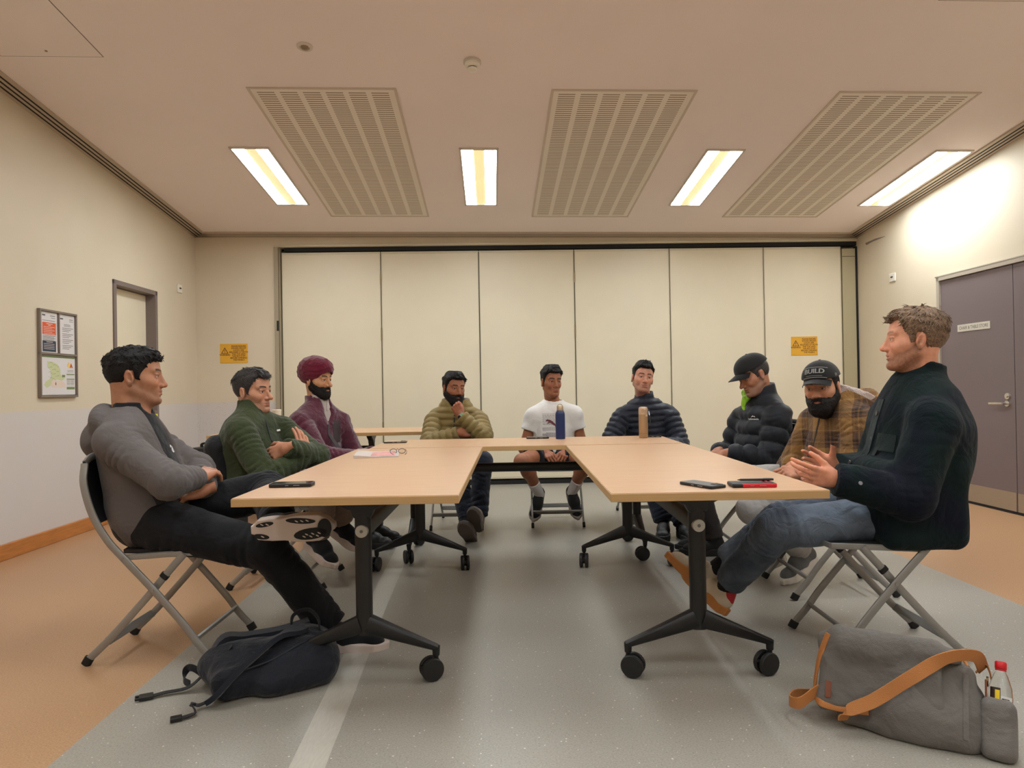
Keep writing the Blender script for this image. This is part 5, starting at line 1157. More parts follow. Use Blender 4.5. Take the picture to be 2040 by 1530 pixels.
        if tread:
            g = MB()
            for pl in tread[1]: g.prism(pl, (0, 0, zb - .0055), (1, 0, 0), (0, 1, 0), (0, 0, 1), .004)
            V = np.concatenate(g.v) @ Ms.T + A; obj('tread', MB().add(V, g.f), tread[0], so, smooth=0)
            g = MB()
            for pl in tread[2]: g.prism(pl, (0, 0, zb - .0063), (1, 0, 0), (0, 1, 0), (0, 0, 1), .002)
            V = np.concatenate(g.v) @ Ms.T + A; obj('tread_marks', MB().add(V, g.f), tread[3], so, smooth=0)
        if sock:
            K = s.J['kn' + sd]; u = nrmz(K - A); g = MB(); g.cyl(A - u * .02, A + u * sock[1], .040, .046, n=20); sk = obj('sock', g, sock[0], s.root)
        return o, Ms, A
    def head_frame_pt(s, p): return s.hw(np.asarray(p, float)[None])[0]
# ------------------------------------------------------------------ the nine men
JN = {}
JN['P1'] = dict(pel=(-1.533, 2.880, 0.565), chest=(-1.588, 2.880, 0.803), neck=(-1.607, 2.880, 0.986), head=(-1.599, 2.900, 1.143), shR=(-1.575, 2.700, 0.913), elR=(-1.340, 2.650, 0.729), wrR=(-1.317, 2.840, 0.724), shL=(-1.626, 3.040, 0.895), elL=(-1.405, 3.050, 0.729), wrL=(-1.307, 2.890, 0.666), hipR=(-1.434, 2.790, 0.535), knR=(-0.943, 2.760, 0.464), anR=(-0.761, 2.830, 0.097), hipL=(-1.526, 2.970, 0.535), knL=(-1.071, 3.080, 0.647), anL=(-0.922, 2.680, 0.561))
JN['P2'] = dict(pel=(-1.430, 3.830, 0.565), chest=(-1.478, 3.830, 0.766), neck=(-1.475, 3.850, 0.940), head=(-1.465, 3.860, 1.074), shR=(-1.462, 3.660, 0.888), elR=(-1.272, 3.620, 0.635), wrR=(-1.157, 3.780, 0.704), shL=(-1.344, 3.980, 0.883), elL=(-1.147, 3.960, 0.720), wrL=(-1.211, 3.660, 0.771), hipR=(-1.439, 3.740, 0.535), knR=(-1.030, 3.720, 0.535), anR=(-1.092, 3.800, 0.266), hipL=(-1.494, 3.920, 0.535), knL=(-1.040, 3.950, 0.535), anL=(-1.012, 4.020, 0.299))
JN['P3'] = dict(pel=(-1.370, 4.750, 0.565), chest=(-1.374, 4.750, 0.773), neck=(-1.352, 4.770, 0.981), head=(-1.357, 4.760, 1.150), shR=(-1.425, 4.580, 0.896), elR=(-1.232, 4.500, 0.645), wrR=(-1.040, 4.600, 0.618), shL=(-1.233, 4.860, 0.881), elL=(-1.094, 4.800, 0.694), wrL=(-0.968, 4.700, 0.638), hipR=(-1.363, 4.660, 0.535), knR=(-0.948, 4.640, 0.500), anR=(-1.020, 4.660, 0.100), hipL=(-1.398, 4.840, 0.535), knL=(-0.975, 4.860, 0.491), anL=(-1.000, 4.860, 0.100))
JN['P4'] = dict(pel=(-0.465, 5.520, 0.565), chest=(-0.460, 5.520, 0.766), neck=(-0.457, 5.520, 0.948), head=(-0.468, 5.480, 1.074), shR=(-0.625, 5.480, 0.859), elR=(-0.640, 5.320, 0.710), wrR=(-0.410, 5.230, 0.735), shL=(-0.278, 5.480, 0.853), elL=(-0.239, 5.280, 0.729), wrL=(-0.399, 5.260, 0.864), hipR=(-0.527, 5.480, 0.535), knR=(-0.413, 5.060, 0.475), anR=(-0.319, 4.830, 0.082), hipL=(-0.374, 5.480, 0.535), knL=(-0.242, 5.060, 0.472), anL=(-0.252, 4.860, 0.166))
JN['P5'] = dict(pel=(0.329, 5.570, 0.565), chest=(0.334, 5.570, 0.769), neck=(0.333, 5.570, 0.933), head=(0.317, 5.530, 1.113), shR=(0.172, 5.530, 0.897), elR=(0.126, 5.510, 0.643), wrR=(0.234, 5.340, 0.571), shL=(0.496, 5.530, 0.902), elL=(0.527, 5.510, 0.656), wrL=(0.438, 5.340, 0.576), hipR=(0.253, 5.530, 0.535), knR=(0.065, 5.120, 0.519), anR=(0.198, 5.360, 0.240), hipL=(0.404, 5.530, 0.535), knL=(0.554, 5.120, 0.511), anL=(0.458, 5.360, 0.251))
JN['P6'] = dict(pel=(1.081, 5.540, 0.565), chest=(1.077, 5.520, 0.759), neck=(1.065, 5.500, 0.950), head=(1.044, 5.460, 1.128), shR=(0.879, 5.460, 0.874), elR=(0.812, 5.360, 0.674), wrR=(0.913, 5.180, 0.631), shL=(1.249, 5.460, 0.880), elL=(1.277, 5.360, 0.666), wrL=(1.126, 5.180, 0.624), hipR=(0.996, 5.480, 0.535), knR=(0.993, 5.060, 0.469), anR=(1.060, 4.860, 0.100), hipL=(1.141, 5.480, 0.535), knL=(1.179, 5.060, 0.466), anL=(1.180, 4.780, 0.100))
JN['P7'] = dict(pel=(1.665, 4.470, 0.565), chest=(1.647, 4.470, 0.762), neck=(1.654, 4.470, 0.969), head=(1.571, 4.430, 1.123), shL=(1.676, 4.310, 0.908), elL=(1.598, 4.270, 0.612), wrL=(1.360, 4.330, 0.636), shR=(1.569, 4.650, 0.875), elR=(1.510, 4.670, 0.676), wrR=(1.346, 4.470, 0.636), hipL=(1.579, 4.370, 0.535), knL=(1.204, 4.350, 0.499), anL=(1.250, 4.290, 0.100), hipR=(1.618, 4.570, 0.535), knR=(1.264, 4.590, 0.485), anR=(1.250, 4.410, 0.100))
JN['P8'] = dict(pel=(1.740, 3.650, 0.565), chest=(1.760, 3.650, 0.800), neck=(1.764, 3.650, 0.967), head=(1.620, 3.570, 1.042), shL=(1.754, 3.490, 0.898), elL=(1.681, 3.430, 0.665), wrL=(1.454, 3.430, 0.629), shR=(1.683, 3.810, 0.881), elR=(1.597, 3.830, 0.671), wrR=(1.478, 3.610, 0.633), hipL=(1.672, 3.550, 0.535), knL=(1.326, 3.530, 0.523), anL=(1.560, 3.700, 0.165), hipR=(1.753, 3.750, 0.535), knR=(1.403, 3.770, 0.514), anR=(1.430, 3.840, 0.140))
JN['P9'] = dict(pel=(1.590, 2.800, 0.565), chest=(1.666, 2.800, 0.800), neck=(1.672, 2.800, 1.036), head=(1.642, 2.780, 1.234), shL=(1.599, 2.600, 0.943), elL=(1.454, 2.550, 0.647), wrL=(1.226, 2.600, 0.701), shR=(1.658, 2.980, 0.938), elR=(1.579, 3.020, 0.628), wrR=(1.357, 2.900, 0.712), hipL=(1.530, 2.700, 0.535), knL=(1.031, 2.780, 0.497), anL=(0.936, 3.060, 0.157), hipR=(1.530, 2.900, 0.535), knR=(1.155, 2.960, 0.469), anR=(0.910, 3.120, 0.223))
BLKHAIR = hair_mat('black_hair', (20, 17, 16), .55); BRNHAIR = hair_mat('brown_hair', (120, 96, 76)); BLKBEARD = hair_mat('black_beard', (24, 19, 18), 0.6); SALT = hair_mat('greying_hair', (52, 48, 46))
SOLEW = mat('foam_white', (206, 188, 178), 0.7, bump=0.05, bscale=90); SOLEB = mat('rubber_black', (18, 17, 17)); SHOEB = cloth('shoe_black', (20, 20, 23), fold=0.1, weave=0.3, wscale=400, var=0.2)
LACE = mat('lace_black', (22, 22, 24), 0.8)
JEANN = cloth('denim_navy', (32, 38, 52), fold=0.5, fscale=12, var=0.15)
def zip_line(p, bv, pts, w, m, name='zip', eps=.003):
    return decal_grid(name, m, p.root, bv, p.J['chest'], p.Lv, p.U, grid_pts(pts, w, 3), eps)

# 1 ---- grey hooded jacket, arms folded, ankle on knee
p = Person('man in grey hooded jacket, arms folded, ankle crossed on his knee', JN['P1'], (.93, .34, .0), (-.05, 0, 1), fix=('elL', 'elR')); J = p.J
hd = Head((176, 124, 94), lips=(150, 92, 78), stub=.35, stubcol=(78, 58, 48), wide=1.05, jaw=1.12, res=.0021, neckto=p.hl(J['neck'] - p.U * .03), neckr=.066)
p.body(hd, [('R', J['wrL'] + V3(.05, .2, .10) - J['wrR'], (.2, -.3, 1), dict(curl=(.3, .35, .4, .45))), ('L', V3(-.78, -.42, -.16), (.25, -.45, .85), dict(curl=(.25, .55, .65, .7), thumb=(.25, .3), spread=.10))], (176, 124, 94))
p.headpart('hair', hd.strands(hd.hair(top=.017, side=.007, wave=.003, wsc=70, seed=4, fore=-.004), n=800, ln=.022, rnd=.9, lift=.4), BLKHAIR, it=0)
def tee(F): F.cap(J['neck'] - p.U * .03, J['neck'] + (J['head'] - J['neck']) * .30, .078, .074, k=.015, flat=0.0); F.cap(J['neck'] + p.Fw * .075 + p.U * .03, J['neck'] + p.Fw * .16 + p.U * .10, .045, .06, k=.01, op='d')
ts = p.jacket('tshirt', cloth('tee_black', (20, 20, 22), fold=0.5), g=.006, arms='', belly=1.15, extra=tee, res=.0065)
GREY = cloth('grey_softshell', (98, 91, 89), fold=0.55, fscale=10, weave=0.1, var=0.06, sheen=.05)
def open_front(F):
    F.ell(J['neck'] - p.Fw * .10 - p.U * .015, (.105, .055, .085), p.M, k=.03); F.ell(J['neck'] - p.Fw * .155 - p.U * .09, (.085, .045, .075), p.M, k=.03)
    a = J['neck'] + p.Fw * .10 + p.U * .08; b = J['chest'] + p.Fw * .15 + p.U * .02; c = (J['pel'] + J['chest']) / 2 + p.Fw * .22 - p.U * .02
    F.path([a, b, c], [.088, .070, .040], k=.012, op='d'); F.cap(J['neck'] - p.U * .02, J['head'] - p.Fw * .02, .072, .085, k=.01, op='d')
jk = p.jacket('hooded_jacket', GREY, fold=.0055, g=.022, sleeve=(.074, .066, .047), belly=1.12, extra=open_front, wr=(.006, 13, 3), k_arm=.014, res=.0062)
bv = bvh(jk, ts)
decal_text('chest_logo', mat('logo_white', (226, 222, 220), 0.6), p.root, bvh(ts), J['chest'] - p.Lv * .0 + p.U * .015 + p.Lv * .045, p.Lv, p.U, 'ad', .070, bold=.0025)
zf = p.U * 1
CHAR = cloth('charcoal_trousers', (22, 22, 25), fold=0.6, fscale=9, var=0.15, sheen=.05)
p.trousers(CHAR, rad=(.105, .080, .066), wr=(.007, 12, 9))
decal_grid('side_panel', mat('jacket_dark_trim', (38, 36, 38)), p.root, bvh(jk), J['pel'] + p.U * .10, p.Fw, p.U, grid_pts([(.105, -.08), (.10, -.04), (.085, .01), (.08, .04)], .028, 3), .003)
p.shoe('R', SHOEB, SOLEW, (.98, .06, -.06), (.06, -.02, 1), lace=LACE, length=.30, res=.0032)
bl = lambda pts: [(-x, y) for x, y in pts]
T_ = ((lambda a, b, ra, rb, n=9: None))
def lens_(cx, cy, rx, ry, rot=0, n=18, k=1.0): return [(cx + rx * math.cos(t) * math.cos(rot) - ry * math.sin(t) * abs(math.sin(t)) ** (k - 1) * math.sin(rot), cy + rx * math.cos(t) * math.sin(rot) + ry * math.sin(t) * math.cos(rot)) for t in np.linspace(0, 2 * math.pi, n + 1)[:-1]]
black = [lens_(-.020, .150, .022, .064, -.10), lens_(.031, .115, .011, .056, .08), lens_(.0, .203, .036, .026), lens_(-.024, -.035, .010, .030, .15), lens_(.022, -.020, .009, .034, -.15)]
marks = [lens_(x, y, .0022, .007, .5) for x, y in ((-.030, .125), (-.022, .135), (-.030, .150), (-.020, .158), (-.028, .175), (-.018, .182), (.030, .10), (.030, .12), (.031, .14), (-.024, -.03), (.022, -.01), (.022, -.03))]
p.shoe('L', SHOEB, SOLEW, (1, .02, .02), (.04, 1, .10), lace=LACE, length=.30, res=.0032, tread=(SOLEB, black, marks, SOLEW), width=.050, solet=.034)

# 2 ---- green jacket, arms crossed
p = Person('man in dark green jacket with arms crossed, second from the left', JN['P2'], (.95, -.30, -.02), (-.10, 0, 1), fix=('knL', 'knR')); J = p.J
hd = Head((190, 138, 110), lips=(160, 100, 88), stub=.30, stubcol=(96, 80, 72), res=.0023, neckto=p.hl(J['neck'] - p.U * .03), nose=1.3, gaze=(.1, 0))
p.body(hd, [('R', V3(-.10, .12, 1), (.75, -.75, .1), dict(curl=(.25, .3, .35, .4))), ('L', V3(-.9, .1, -.35), (.3, -.9, .3), dict(curl=(.4, .4, .4, .4)))], (190, 138, 110))
p.headpart('hair', hd.strands(hd.hair(top=.018, side=.006, wave=.003, wsc=60, seed=8, temple=-.012, fore=.002), n=650, ln=.028), SALT, it=0)
GREEN = cloth('green_quilted', (52, 60, 34), fold=0.5, fscale=14, var=0.15)
jk = p.jacket('green_jacket', GREEN, fold=.0055, g=.022, sleeve=(.073, .066, .048), collar=(.105, .066, .013), wr=(.006, 16, 21), k_arm=.014, belly=1.1)
bv = bvh(jk)
zip_line(p, bv, [(0, .20), (.004, .12), (0, .02), (-.01, -.08)], .012, mat('zip_dark_green', (28, 34, 24), 0.7))
decal_grid('chest_mark', mat('logo_white', (226, 222, 220)), p.root, bv, J['chest'] + p.Lv * .085 + p.U * .07, p.Lv, p.U, grid_pts([(-.012, 0), (.012, .002)], .010, 3), .003)
g = MB(); el = J['elL'] * .8 + J['wrL'] * .2
TAN = cloth('beige_trousers', (122, 102, 88), fold=0.5, var=0.08)
p.trousers(TAN, rad=(.098, .078, .064))
F = Field(J['pel'] + p.Fw * .12 - .15, J['pel'] + p.Fw * .12 + .2, .006); F.ell(J['pel'] + p.Fw * .17 + p.U * .07 + p.Lv * -.02, (.075, .045, .035), p.M); fobj('yellow_hem', F, cloth('yellow_lining', (206, 190, 60), fold=0.4), p.root, wr=(.005, 20, 2))
for sd in 'RL': p.shoe(sd, SHOEB, SOLEW, (.72, -.55 if sd == 'R' else -.40, -.38), (.30, -.1, 1), lace=LACE, length=.275)

# 3 ---- maroon turban and fleece
p = Person('man in maroon turban and maroon fleece with a dark beard', JN['P3'], (.90, -.43, -.06), (-.02, 0, 1)); J = p.J
hd = Head((192, 142, 104), lips=(150, 92, 80), brow=(28, 20, 16), res=.0023, neckto=p.hl(J['neck'] - p.U * .03), nose=1.35, wide=.97)
p.body(hd, [(sd, V3(.95, (.25 if sd == 'R' else -.2), -.15), (.1, 0, 1), {}) for sd in 'RL'], (192, 142, 104))
p.headpart('beard', hd.beard(t=.005, top_cheek=-.028, must=.0055, chinr=(.030, .024, .022), chin=(0, .072, -.112)), BLKBEARD)
def turban():
    F = Field((-.16, -.19, -.10), (.16, .16, .24), .0026)
    F.ell((0, -.020, .085), (.098, .128, .086), k=0); F.ell((0, -.035, .045), (.100, .118, .085), k=.03); F.ell((0, .035, .075), (.080, .075, .062), k=.03)
    sl, X, Y, Z = F.grid(); ax = np.abs(X)
    ph = (Z - .10 + .62 * ax * np.where(Y > -.02, 1, .2) + .22 * Y); F.f = (F.f + .0042 * np.abs(np.sin(ph * 95)) ** .5 - .003).astype(np.float32)
    zmin = np.interp(Y, [-.2, -.11, -.05, .0, .05, .09, .16], [-.062, -.060, -.048, -.022, .012, .040, .046]) + np.where(Y > .03, (.032 - ax * .55) * sst(.03, .08, Y), 0)
    F.f = np.maximum(F.f, (zmin - Z) * .8).astype(np.float32)
    F.cap((0, .108, .070), (0, .075, .140), .014, .010, k=.014)
    return F
p.headpart('turban', turban(), cloth('maroon_turban', (98, 10, 38), fold=0.35, fscale=30, var=0.12, sheen=.3), it=1, lam=.35)
MAR = cloth('maroon_fleece', (84, 26, 46), fold=0.6, fscale=14, weave=0.5, wscale=420, var=0.14, sheen=.5)
def shirt(F): F.cap(J['neck'] - p.U * .03, J['neck'] + (J['head'] - J['neck']) * .42, .070, .064, k=.015, flat=0.0); F.cap(J['neck'] + p.Fw * .07 + p.U * .04, J['neck'] + p.Fw * .12 + p.U * .12, .02, .045, k=.01, op='d')
sh = p.jacket('shirt', cloth('grey_shirt', (176, 164, 156), fold=0.3), g=.005, arms='', extra=shirt, res=.0068)
def v_open(F):
    F.cap(J['neck'] - p.U * .03, J['neck'] + (J['head'] - J['neck']) * .38 - p.Fw * .012, .086, .080, k=.02, flat=0.0)
    F.cap(J['neck'] - p.U * .02, J['head'], .066, .075, k=.006, op='d'); F.path([J['neck'] + p.Fw * .09 + p.U * .07, J['neck'] + p.Fw * .12 - p.U * .05, J['chest'] + p.Fw * .16 + p.U * .02], [.052, .038, .012], k=.01, op='d')
jk = p.jacket('fleece_jacket', MAR, g=.022, sleeve=(.073, .064, .050), extra=v_open, wr=(.005, 15, 31), k_arm=.018)
bv = bvh(jk); DKP = mat('fleece_dark_panel', (52, 38, 40), 0.7)
decal_grid('placket', DKP, p.root, bv, J['chest'], p.Lv, p.U, grid_pts([(-.006, .07), (-.008, 0), (-.008, -.10), (-.005, -.2)], .024, 3), .003)
decal_grid('chest_patch', DKP, p.root, bv, J['chest'] + p.Lv * .075, p.Lv, p.U, [[(x, y) for x in np.linspace(-.045, .035, 5)] for y in np.linspace(.10, -.05, 6)], .0025)
for sg in (-1, 1): decal_grid('shirt_collar', mat('shirt_collar_grey', (176, 164, 156), 0.8), p.root, bvh(sh), J['chest'], p.Lv, p.U, grid_pts([(sg * .050, .235), (sg * .034, .20), (sg * .016, .165)], [.03, .034, .01], 3), .005)
p.trousers(cloth('dark_trousers', (44, 40, 40), fold=0.5), rad=(.098, .078, .062))
for sd in 'RL': p.shoe(sd, mat('plain_black_shoe', (24, 23, 23), 0.5), SOLEB, (.95, -.25, 0), length=.28)

# 4 ---- mustard puffer jacket, fist at the chin
p = Person('bearded man in mustard puffer jacket resting his chin on his fist', JN['P4'], (.50, -.86, -.06), (.06, 0, 1), arm=(.285, .25)); J = p.J
hd = Head((158, 102, 74), lips=(120, 70, 62), brow=(18, 14, 12), res=.0026, neckto=p.hl(J['neck'] - p.U * .03), wide=1.04, gaze=(.1, 0))
p.body(hd, [('L', V3(-.45, -.05, .9), (-.1, -1, .1), dict(curl=(1.35, 1.4, 1.45, 1.5), thumb=(.15, .8))), ('R', V3(1, .12, .04), (0, -1, .35), dict(curl=(.2, .25, .3, .35)))], (158, 102, 74))
p.headpart('hair', hd.strands(hd.hair(top=.028, side=.006, wave=.004, wsc=45, seed=14, fore=.0, temple=-.008), n=620, ln=.022, r=.0012, rnd=.6, zmin=.05), BLKHAIR, it=0)
p.headpart('beard', hd.beard(t=.009, top_cheek=-.022, must=.0075, chinr=(.036, .030, .034), chin=(0, .074, -.120)), BLKBEARD)
MUST = cloth('mustard_puffer', (132, 112, 66), rough=0.55, fold=0.2, fscale=14, weave=0.03, var=0.08, sheen=.1)
def hood4(F):
    F.cap(J['neck'] - p.U * .04, J['neck'] + p.U * .045 + p.Fw * .005, .120, .112, k=.03, flat=0.0); F.cap(J['neck'] - p.U * .01 + p.Fw * .02, J['neck'] + p.U * .13 + p.Fw * .05, .078, .105, k=.006, op='d'); F.cap(J['neck'] + p.Fw * .09 + p.U * .07, J['neck'] + p.Fw * .15 - p.U * .05, .062, .020, k=.008, op='d')
jk = p.jacket('puffer_jacket', MUST, fold=.002, g=.026, sleeve=(.084, .074, .054), quilt=(.052, .016), extra=hood4, wr=(.003, 26, 41), k_arm=.012, belly=1.15, sl_end=-.01)
def lining(F): F.cap(J['neck'] - p.U * .05, J['neck'] + p.U * .045 + p.Fw * .008, .100, .104, k=.0, flat=0.0); F.cap(J['neck'] - p.U * .0 + p.Fw * .03, J['neck'] + p.U * .14 + p.Fw * .05, .070, .096, k=.005, op='d')
F = Field(J['neck'] - .16, J['neck'] + .16, .005); lining(F); fobj('hood_lining', F, cloth('grey_lining', (88, 86, 92), fold=0.4), p.root)
bv = bvh(jk); zip_line(p, bv, [(0, .10), (0, .02), (0, -.08), (0, -.18)], .010, mat('zip_black', (30, 28, 26), 0.5))
W_ = J['wrL'] + nrmz(V3(-.45, -.05, .9)) * .0; u = nrmz(J['wrL'] - J['elL']); g = MB(); g.cyl(W_ - u * .012, W_ + u * .010, .034, .033, n=24); wt = obj('watch_strap', g, mat('watch_green', (98, 138, 104), 0.5), p.root)
g = MB(); dd = nrmz(V3(-.2, -1, -.25)); g.cyl(W_ + dd * .030, W_ + dd * .042, .019, .018, n=22); obj('watch_case', g, mat('watch_steel', (190, 186, 178), 0.3, 0.7), wt); g = MB(); g.cyl(W_ + dd * .042, W_ + dd * .0428, .014, n=22); obj('watch_dial', g, mat('watch_dial', (60, 52, 46), 0.3), wt)
p.trousers(JEANN, rad=(.095, .076, .062))
BRS = cloth('brown_suede', (112, 98, 88), fold=0.1, weave=0.3); DKS = mat('dark_brown_rubber', (92, 80, 72), 0.7, bump=0.15, bscale=120)
p.shoe('R', BRS, DKS, (-.24, -.72, .64), (-.15, .64, .75), length=.27); p.shoe('L', BRS, DKS, (-.10, -.72, .68), (.18, .68, .70), length=.27)

# 5 ---- white t-shirt
p = Person('man in white printed t-shirt and shorts sitting at the far table', JN['P5'], (.34, -.94, -.02), (.03, 0, 1), arm=(.28, .245), fix=('knL', 'knR'), drop=.055); J = p.J
hd = Head((160, 104, 74), lips=(150, 88, 78), brow=(22, 16, 14), stub=.12, stubcol=(60, 40, 34), res=.0026, neckto=p.hl(J['neck'] - p.U * .03), neckr=.051, wide=.95, jaw=.95)
p.body(hd, [('R', V3(.55, -.6, -.35), (-.2, -.5, .8), dict(curl=(.5, .6, .65, .7), thumb=(.4, .4))), ('L', V3(-.55, -.6, -.35), (.2, -.5, .8), dict(curl=(.5, .6, .65, .7), thumb=(.4, .4)))], (160, 104, 74), arms='LR', legs='LR', shrink=.86)
p.headpart('hair', hd.strands(hd.hair(top=.029, side=.0045, wave=.003, wsc=45, seed=5, fore=-.003, temple=-.008), n=620, ln=.020, r=.0012, zmin=.05), BLKHAIR, it=0)
WHT = cloth('white_cotton', (226, 222, 218), fold=0.22, fscale=12, weave=0.08, var=0.02)
def crew(F): F.cap(J['neck'] - p.U * .04, J['neck'] + p.U * .024 + p.Fw * .006, .084, .073, k=.03, flat=0.0); F.cap(J['neck'] - p.U * .01 + p.Fw * .008, J['neck'] + p.U * .12 + p.Fw * .03, .063, .074, k=.003, op='d')
ts = p.jacket('tshirt', WHT, g=.014, sleeve=(.066, .068, 0), short=.44, extra=crew, wr=(.005, 15, 51), k_arm=.03)
bv = bvh(ts); PRT = mat('print_grey', (150, 142, 146), 0.8); O = J['chest'] - p.Lv * .02 - p.U * .01
g = MB(); rr = np.random.default_rng(3)
for r in range(8):
    y = .098 - r * .0115; x = -.075
    while x < .075:
        w = rr.uniform(.008, .026); g.box((x + w / 2, y, 0), (w, .0045 if r % 3 else .003, .0006)); x += w + .004
for i in range(22): x = -.075 + i * .0072; g.box((x, -.018 - abs(i - 10) * .0006, 0), (.0026, .028, .0006)); g.box((x, -.066, 0), (.0042, .036 if i > 3 else .018, .0006))
decal_text('shirt_print', PRT, p.root, bv, O, p.Lv, p.U, '', .1, mesh=g, eps=.002)
cat_ = [(-.052, .018), (-.046, .030), (-.036, .036), (-.028, .032), (-.018, .031), (0, .020), (.018, .004), (.034, -.012), (.052, -.018), (.060, -.010), (.062, -.016), (.054, -.026), (.038, -.026), (.030, -.034), (.024, -.030), (.022, -.018), (.006, -.008), (-.010, .004), (-.020, .010), (-.030, .002), (-.040, -.001), (-.038, .004), (-.028, .014), (-.034, .020), (-.044, .020)]
g = MB(); g.add([(x, y + .012, 0) for x, y in cat_], [tuple(range(len(cat_)))]); me = g.mesh('c'); bm = bmesh.new(); bm.from_mesh(me); bmesh.ops.triangulate(bm, faces=bm.faces[:]); bm.to_mesh(me); bm.free()
g = MB(); g.add([v.co[:] for v in me.vertices], [tuple(f.vertices) for f in me.polygons])
decal_text('shirt_emblem', mat('print_maroon', (112, 58, 70), 0.8), p.root, bv, O + p.U * .01, p.Lv, p.U, '', .1, mesh=g, eps=.0045)
p.trousers(cloth('black_shorts', (30, 30, 36), fold=0.5), name='shorts', rad=(.104, .090, 0), length=.56)
SK = mat('sock_white', (224, 218, 216), 0.9, bump=0.3, bscale=200)
for sd, tx in (('R', (-.25, -.60, -.76)), ('L', (.18, -.62, -.76))):
    p.shoe(sd, cloth('trainer_black', (30, 30, 30), fold=0.1, weave=0.4, var=0.3), mat('foam_grey', (176, 164, 156), 0.7), tx, (0, -.80, .60), lace=LACE, sock=(SK, .135), length=.275)
    K, A = J['kn' + sd], J['an' + sd]; u = nrmz(K - A); c = A + u * .09
    g = MB(); rt = nrmz(np.cross(u, (0, -1, 0)))
    for k in range(3): g.box(c + V3(0, -.046, 0) + u * (.012 - .012 * k), (.026, .002, .007), None)
    obj('sock_mark', g, mat('sock_ink', (36, 36, 40), 0.8), p.root, smooth=0)

# 6 ---- navy puffer jacket
p = Person('man in navy puffer jacket seated behind the gold flask', JN['P6'], (.06, -.99, .07), (.14, 0, 1), arm=(.285, .25), drop=.045); J = p.J
hd = Head((206, 148, 122), lips=(168, 104, 98), brow=(34, 26, 22), stub=.45, stubcol=(84, 64, 56), res=.0026, neckto=p.hl(J['neck'] - p.U * .03), nose=1.25, wide=1.02)
p.body(hd, [('R', V3(.5, -.75, -.2), (0, 0, 1), dict(curl=(.5, .5, .5, .5))), ('L', V3(-.5, -.75, -.2), (0, 0, 1), dict(curl=(.5, .5, .5, .5)))], (206, 148, 122))
p.headpart('hair', hd.strands(hd.hair(top=.030, side=.0028, wave=.003, wsc=40, seed=6, temple=-.010), n=600, ln=.020, r=.0012, zmin=.06, lift=.2), BLKHAIR, it=0)
NAVY = cloth('navy_puffer', (32, 36, 48), rough=0.5, fold=0.2, fscale=14, weave=0.03, var=0.1)
jk = p.jacket('puffer_jacket', NAVY, fold=.002, g=.026, sleeve=(.084, .076, .056), quilt=(.046, .015), collar=(.085, .072, .016), wr=(.004, 26, 61), k_arm=.014, belly=1.12)
bv = bvh(jk); zip_line(p, bv, [(.0, .16), (.005, .06), (.0, -.06), (0, -.18)], .014, mat('zip_black', (30, 28, 26)))
decal_grid('zip_pull', mat('zip_silver', (150, 148, 150), 0.35, 0.7), p.root, bv, J['chest'] + p.U * .105, p.Lv, p.U, grid_pts([(.002, .018), (.003, -.012)], .007, 2), .006)
def inner(F): pass
F = Field(J['neck'] - .14, J['neck'] + .14, .005); F.cap(J['neck'] - p.U * .06, J['neck'] + p.U * .012 + p.Fw * .02, .070, .066, k=0, flat=0.0); fobj('inner_top', F, cloth('tee_black', (20, 20, 22)), p.root)
p.trousers(JEANN, rad=(.098, .080, .068)); BSH = mat('matte_black_shoe', (20, 20, 22), 0.55)
for sd in 'RL': p.shoe(sd, BSH, SOLEB, (-.25 if sd == 'R' else .1, -.97, 0), length=.30, lace=LACE)

# 7 ---- black cap, looking down
def cap_parts(p, hd, m, name='cap', tilt=0.0, brim_m=None):
    B = hd.base; F = Field((-.12, -.14, -.02), (.12, .14, .175), .0026)
    F.ell((0, -.012, .050), (.090, .115, .096), k=0); F.ell((0, .032, .055), (.076, .074, .076), k=.03)
    F.plane((0, .085, .048), (0, -.10 + tilt, -1), .004)
    c = p.headpart(name, F, m); g = MB(); n, mm = 21, 7; top = []
    for k, dz in ((0, 0.0), (1, -.004)):
        for i in range(n):
            a = (i / (n - 1) * 2 - 1); ang = a * 1.05
            for j in range(mm):
                r = j / (mm - 1); x = math.sin(ang) * .082 * (1 - .03 * r); y0 = math.cos(ang) * .088 + .012; y = y0 + r * .082 * math.cos(a * 1.45) ** .6
                z = .0545 - .020 * r - 3.0 * x * x * (1 + .4 * r) + dz; top.append((x, y, z))
    M_ = n * mm; f = []
    for i in range(n - 1):
        for j in range(mm - 1):
            q = i * mm + j; f.append((q, q + mm, q + mm + 1, q + 1)); f.append((M_ + q, M_ + q + 1, M_ + q + mm + 1, M_ + q + mm))
    ring = [i * mm for i in range(n)] + [(n - 1) * mm + j for j in range(1, mm)] + [i * mm + mm - 1 for i in range(n - 2, -1, -1)] + [j for j in range(mm - 2, 0, -1)]
    for a, b in zip(ring, ring[1:] + ring[:1]): f.append((a, b, M_ + b, M_ + a))
    g.add(top, f); p.lpart('peak', g, brim_m or m, c, smooth=50)
    g = MB(); g.lathe([(.007, 0), (.006, .004), (.002, .005)], (0, -.010, .1445)); p.lpart('cap_button', g, m, c)
    return c
p = Person('man in black cap and black puffer jacket looking down at his lap', JN['P7'], (-.90, -.22, -.38), (-.40, 0, 1), arm=(.29, .255)); J = p.J
hd = Head((172, 120, 92), lips=(138, 88, 78), brow=(60, 50, 46), stub=.55, stubcol=(124, 108, 100), res=.0024, neckto=p.hl(J['neck'] - p.U * .03), wide=.98, lids=.35, nose=1.2)
p.body(hd, [('L', V3(-.9, .3, -.3), (-.2, -.5, .8), dict(curl=(.5, .55, .6, .65))), ('R', V3(-.8, -.5, -.2), (0, .2, 1), dict(curl=(.5, .55, .6, .65)))], (172, 120, 92))
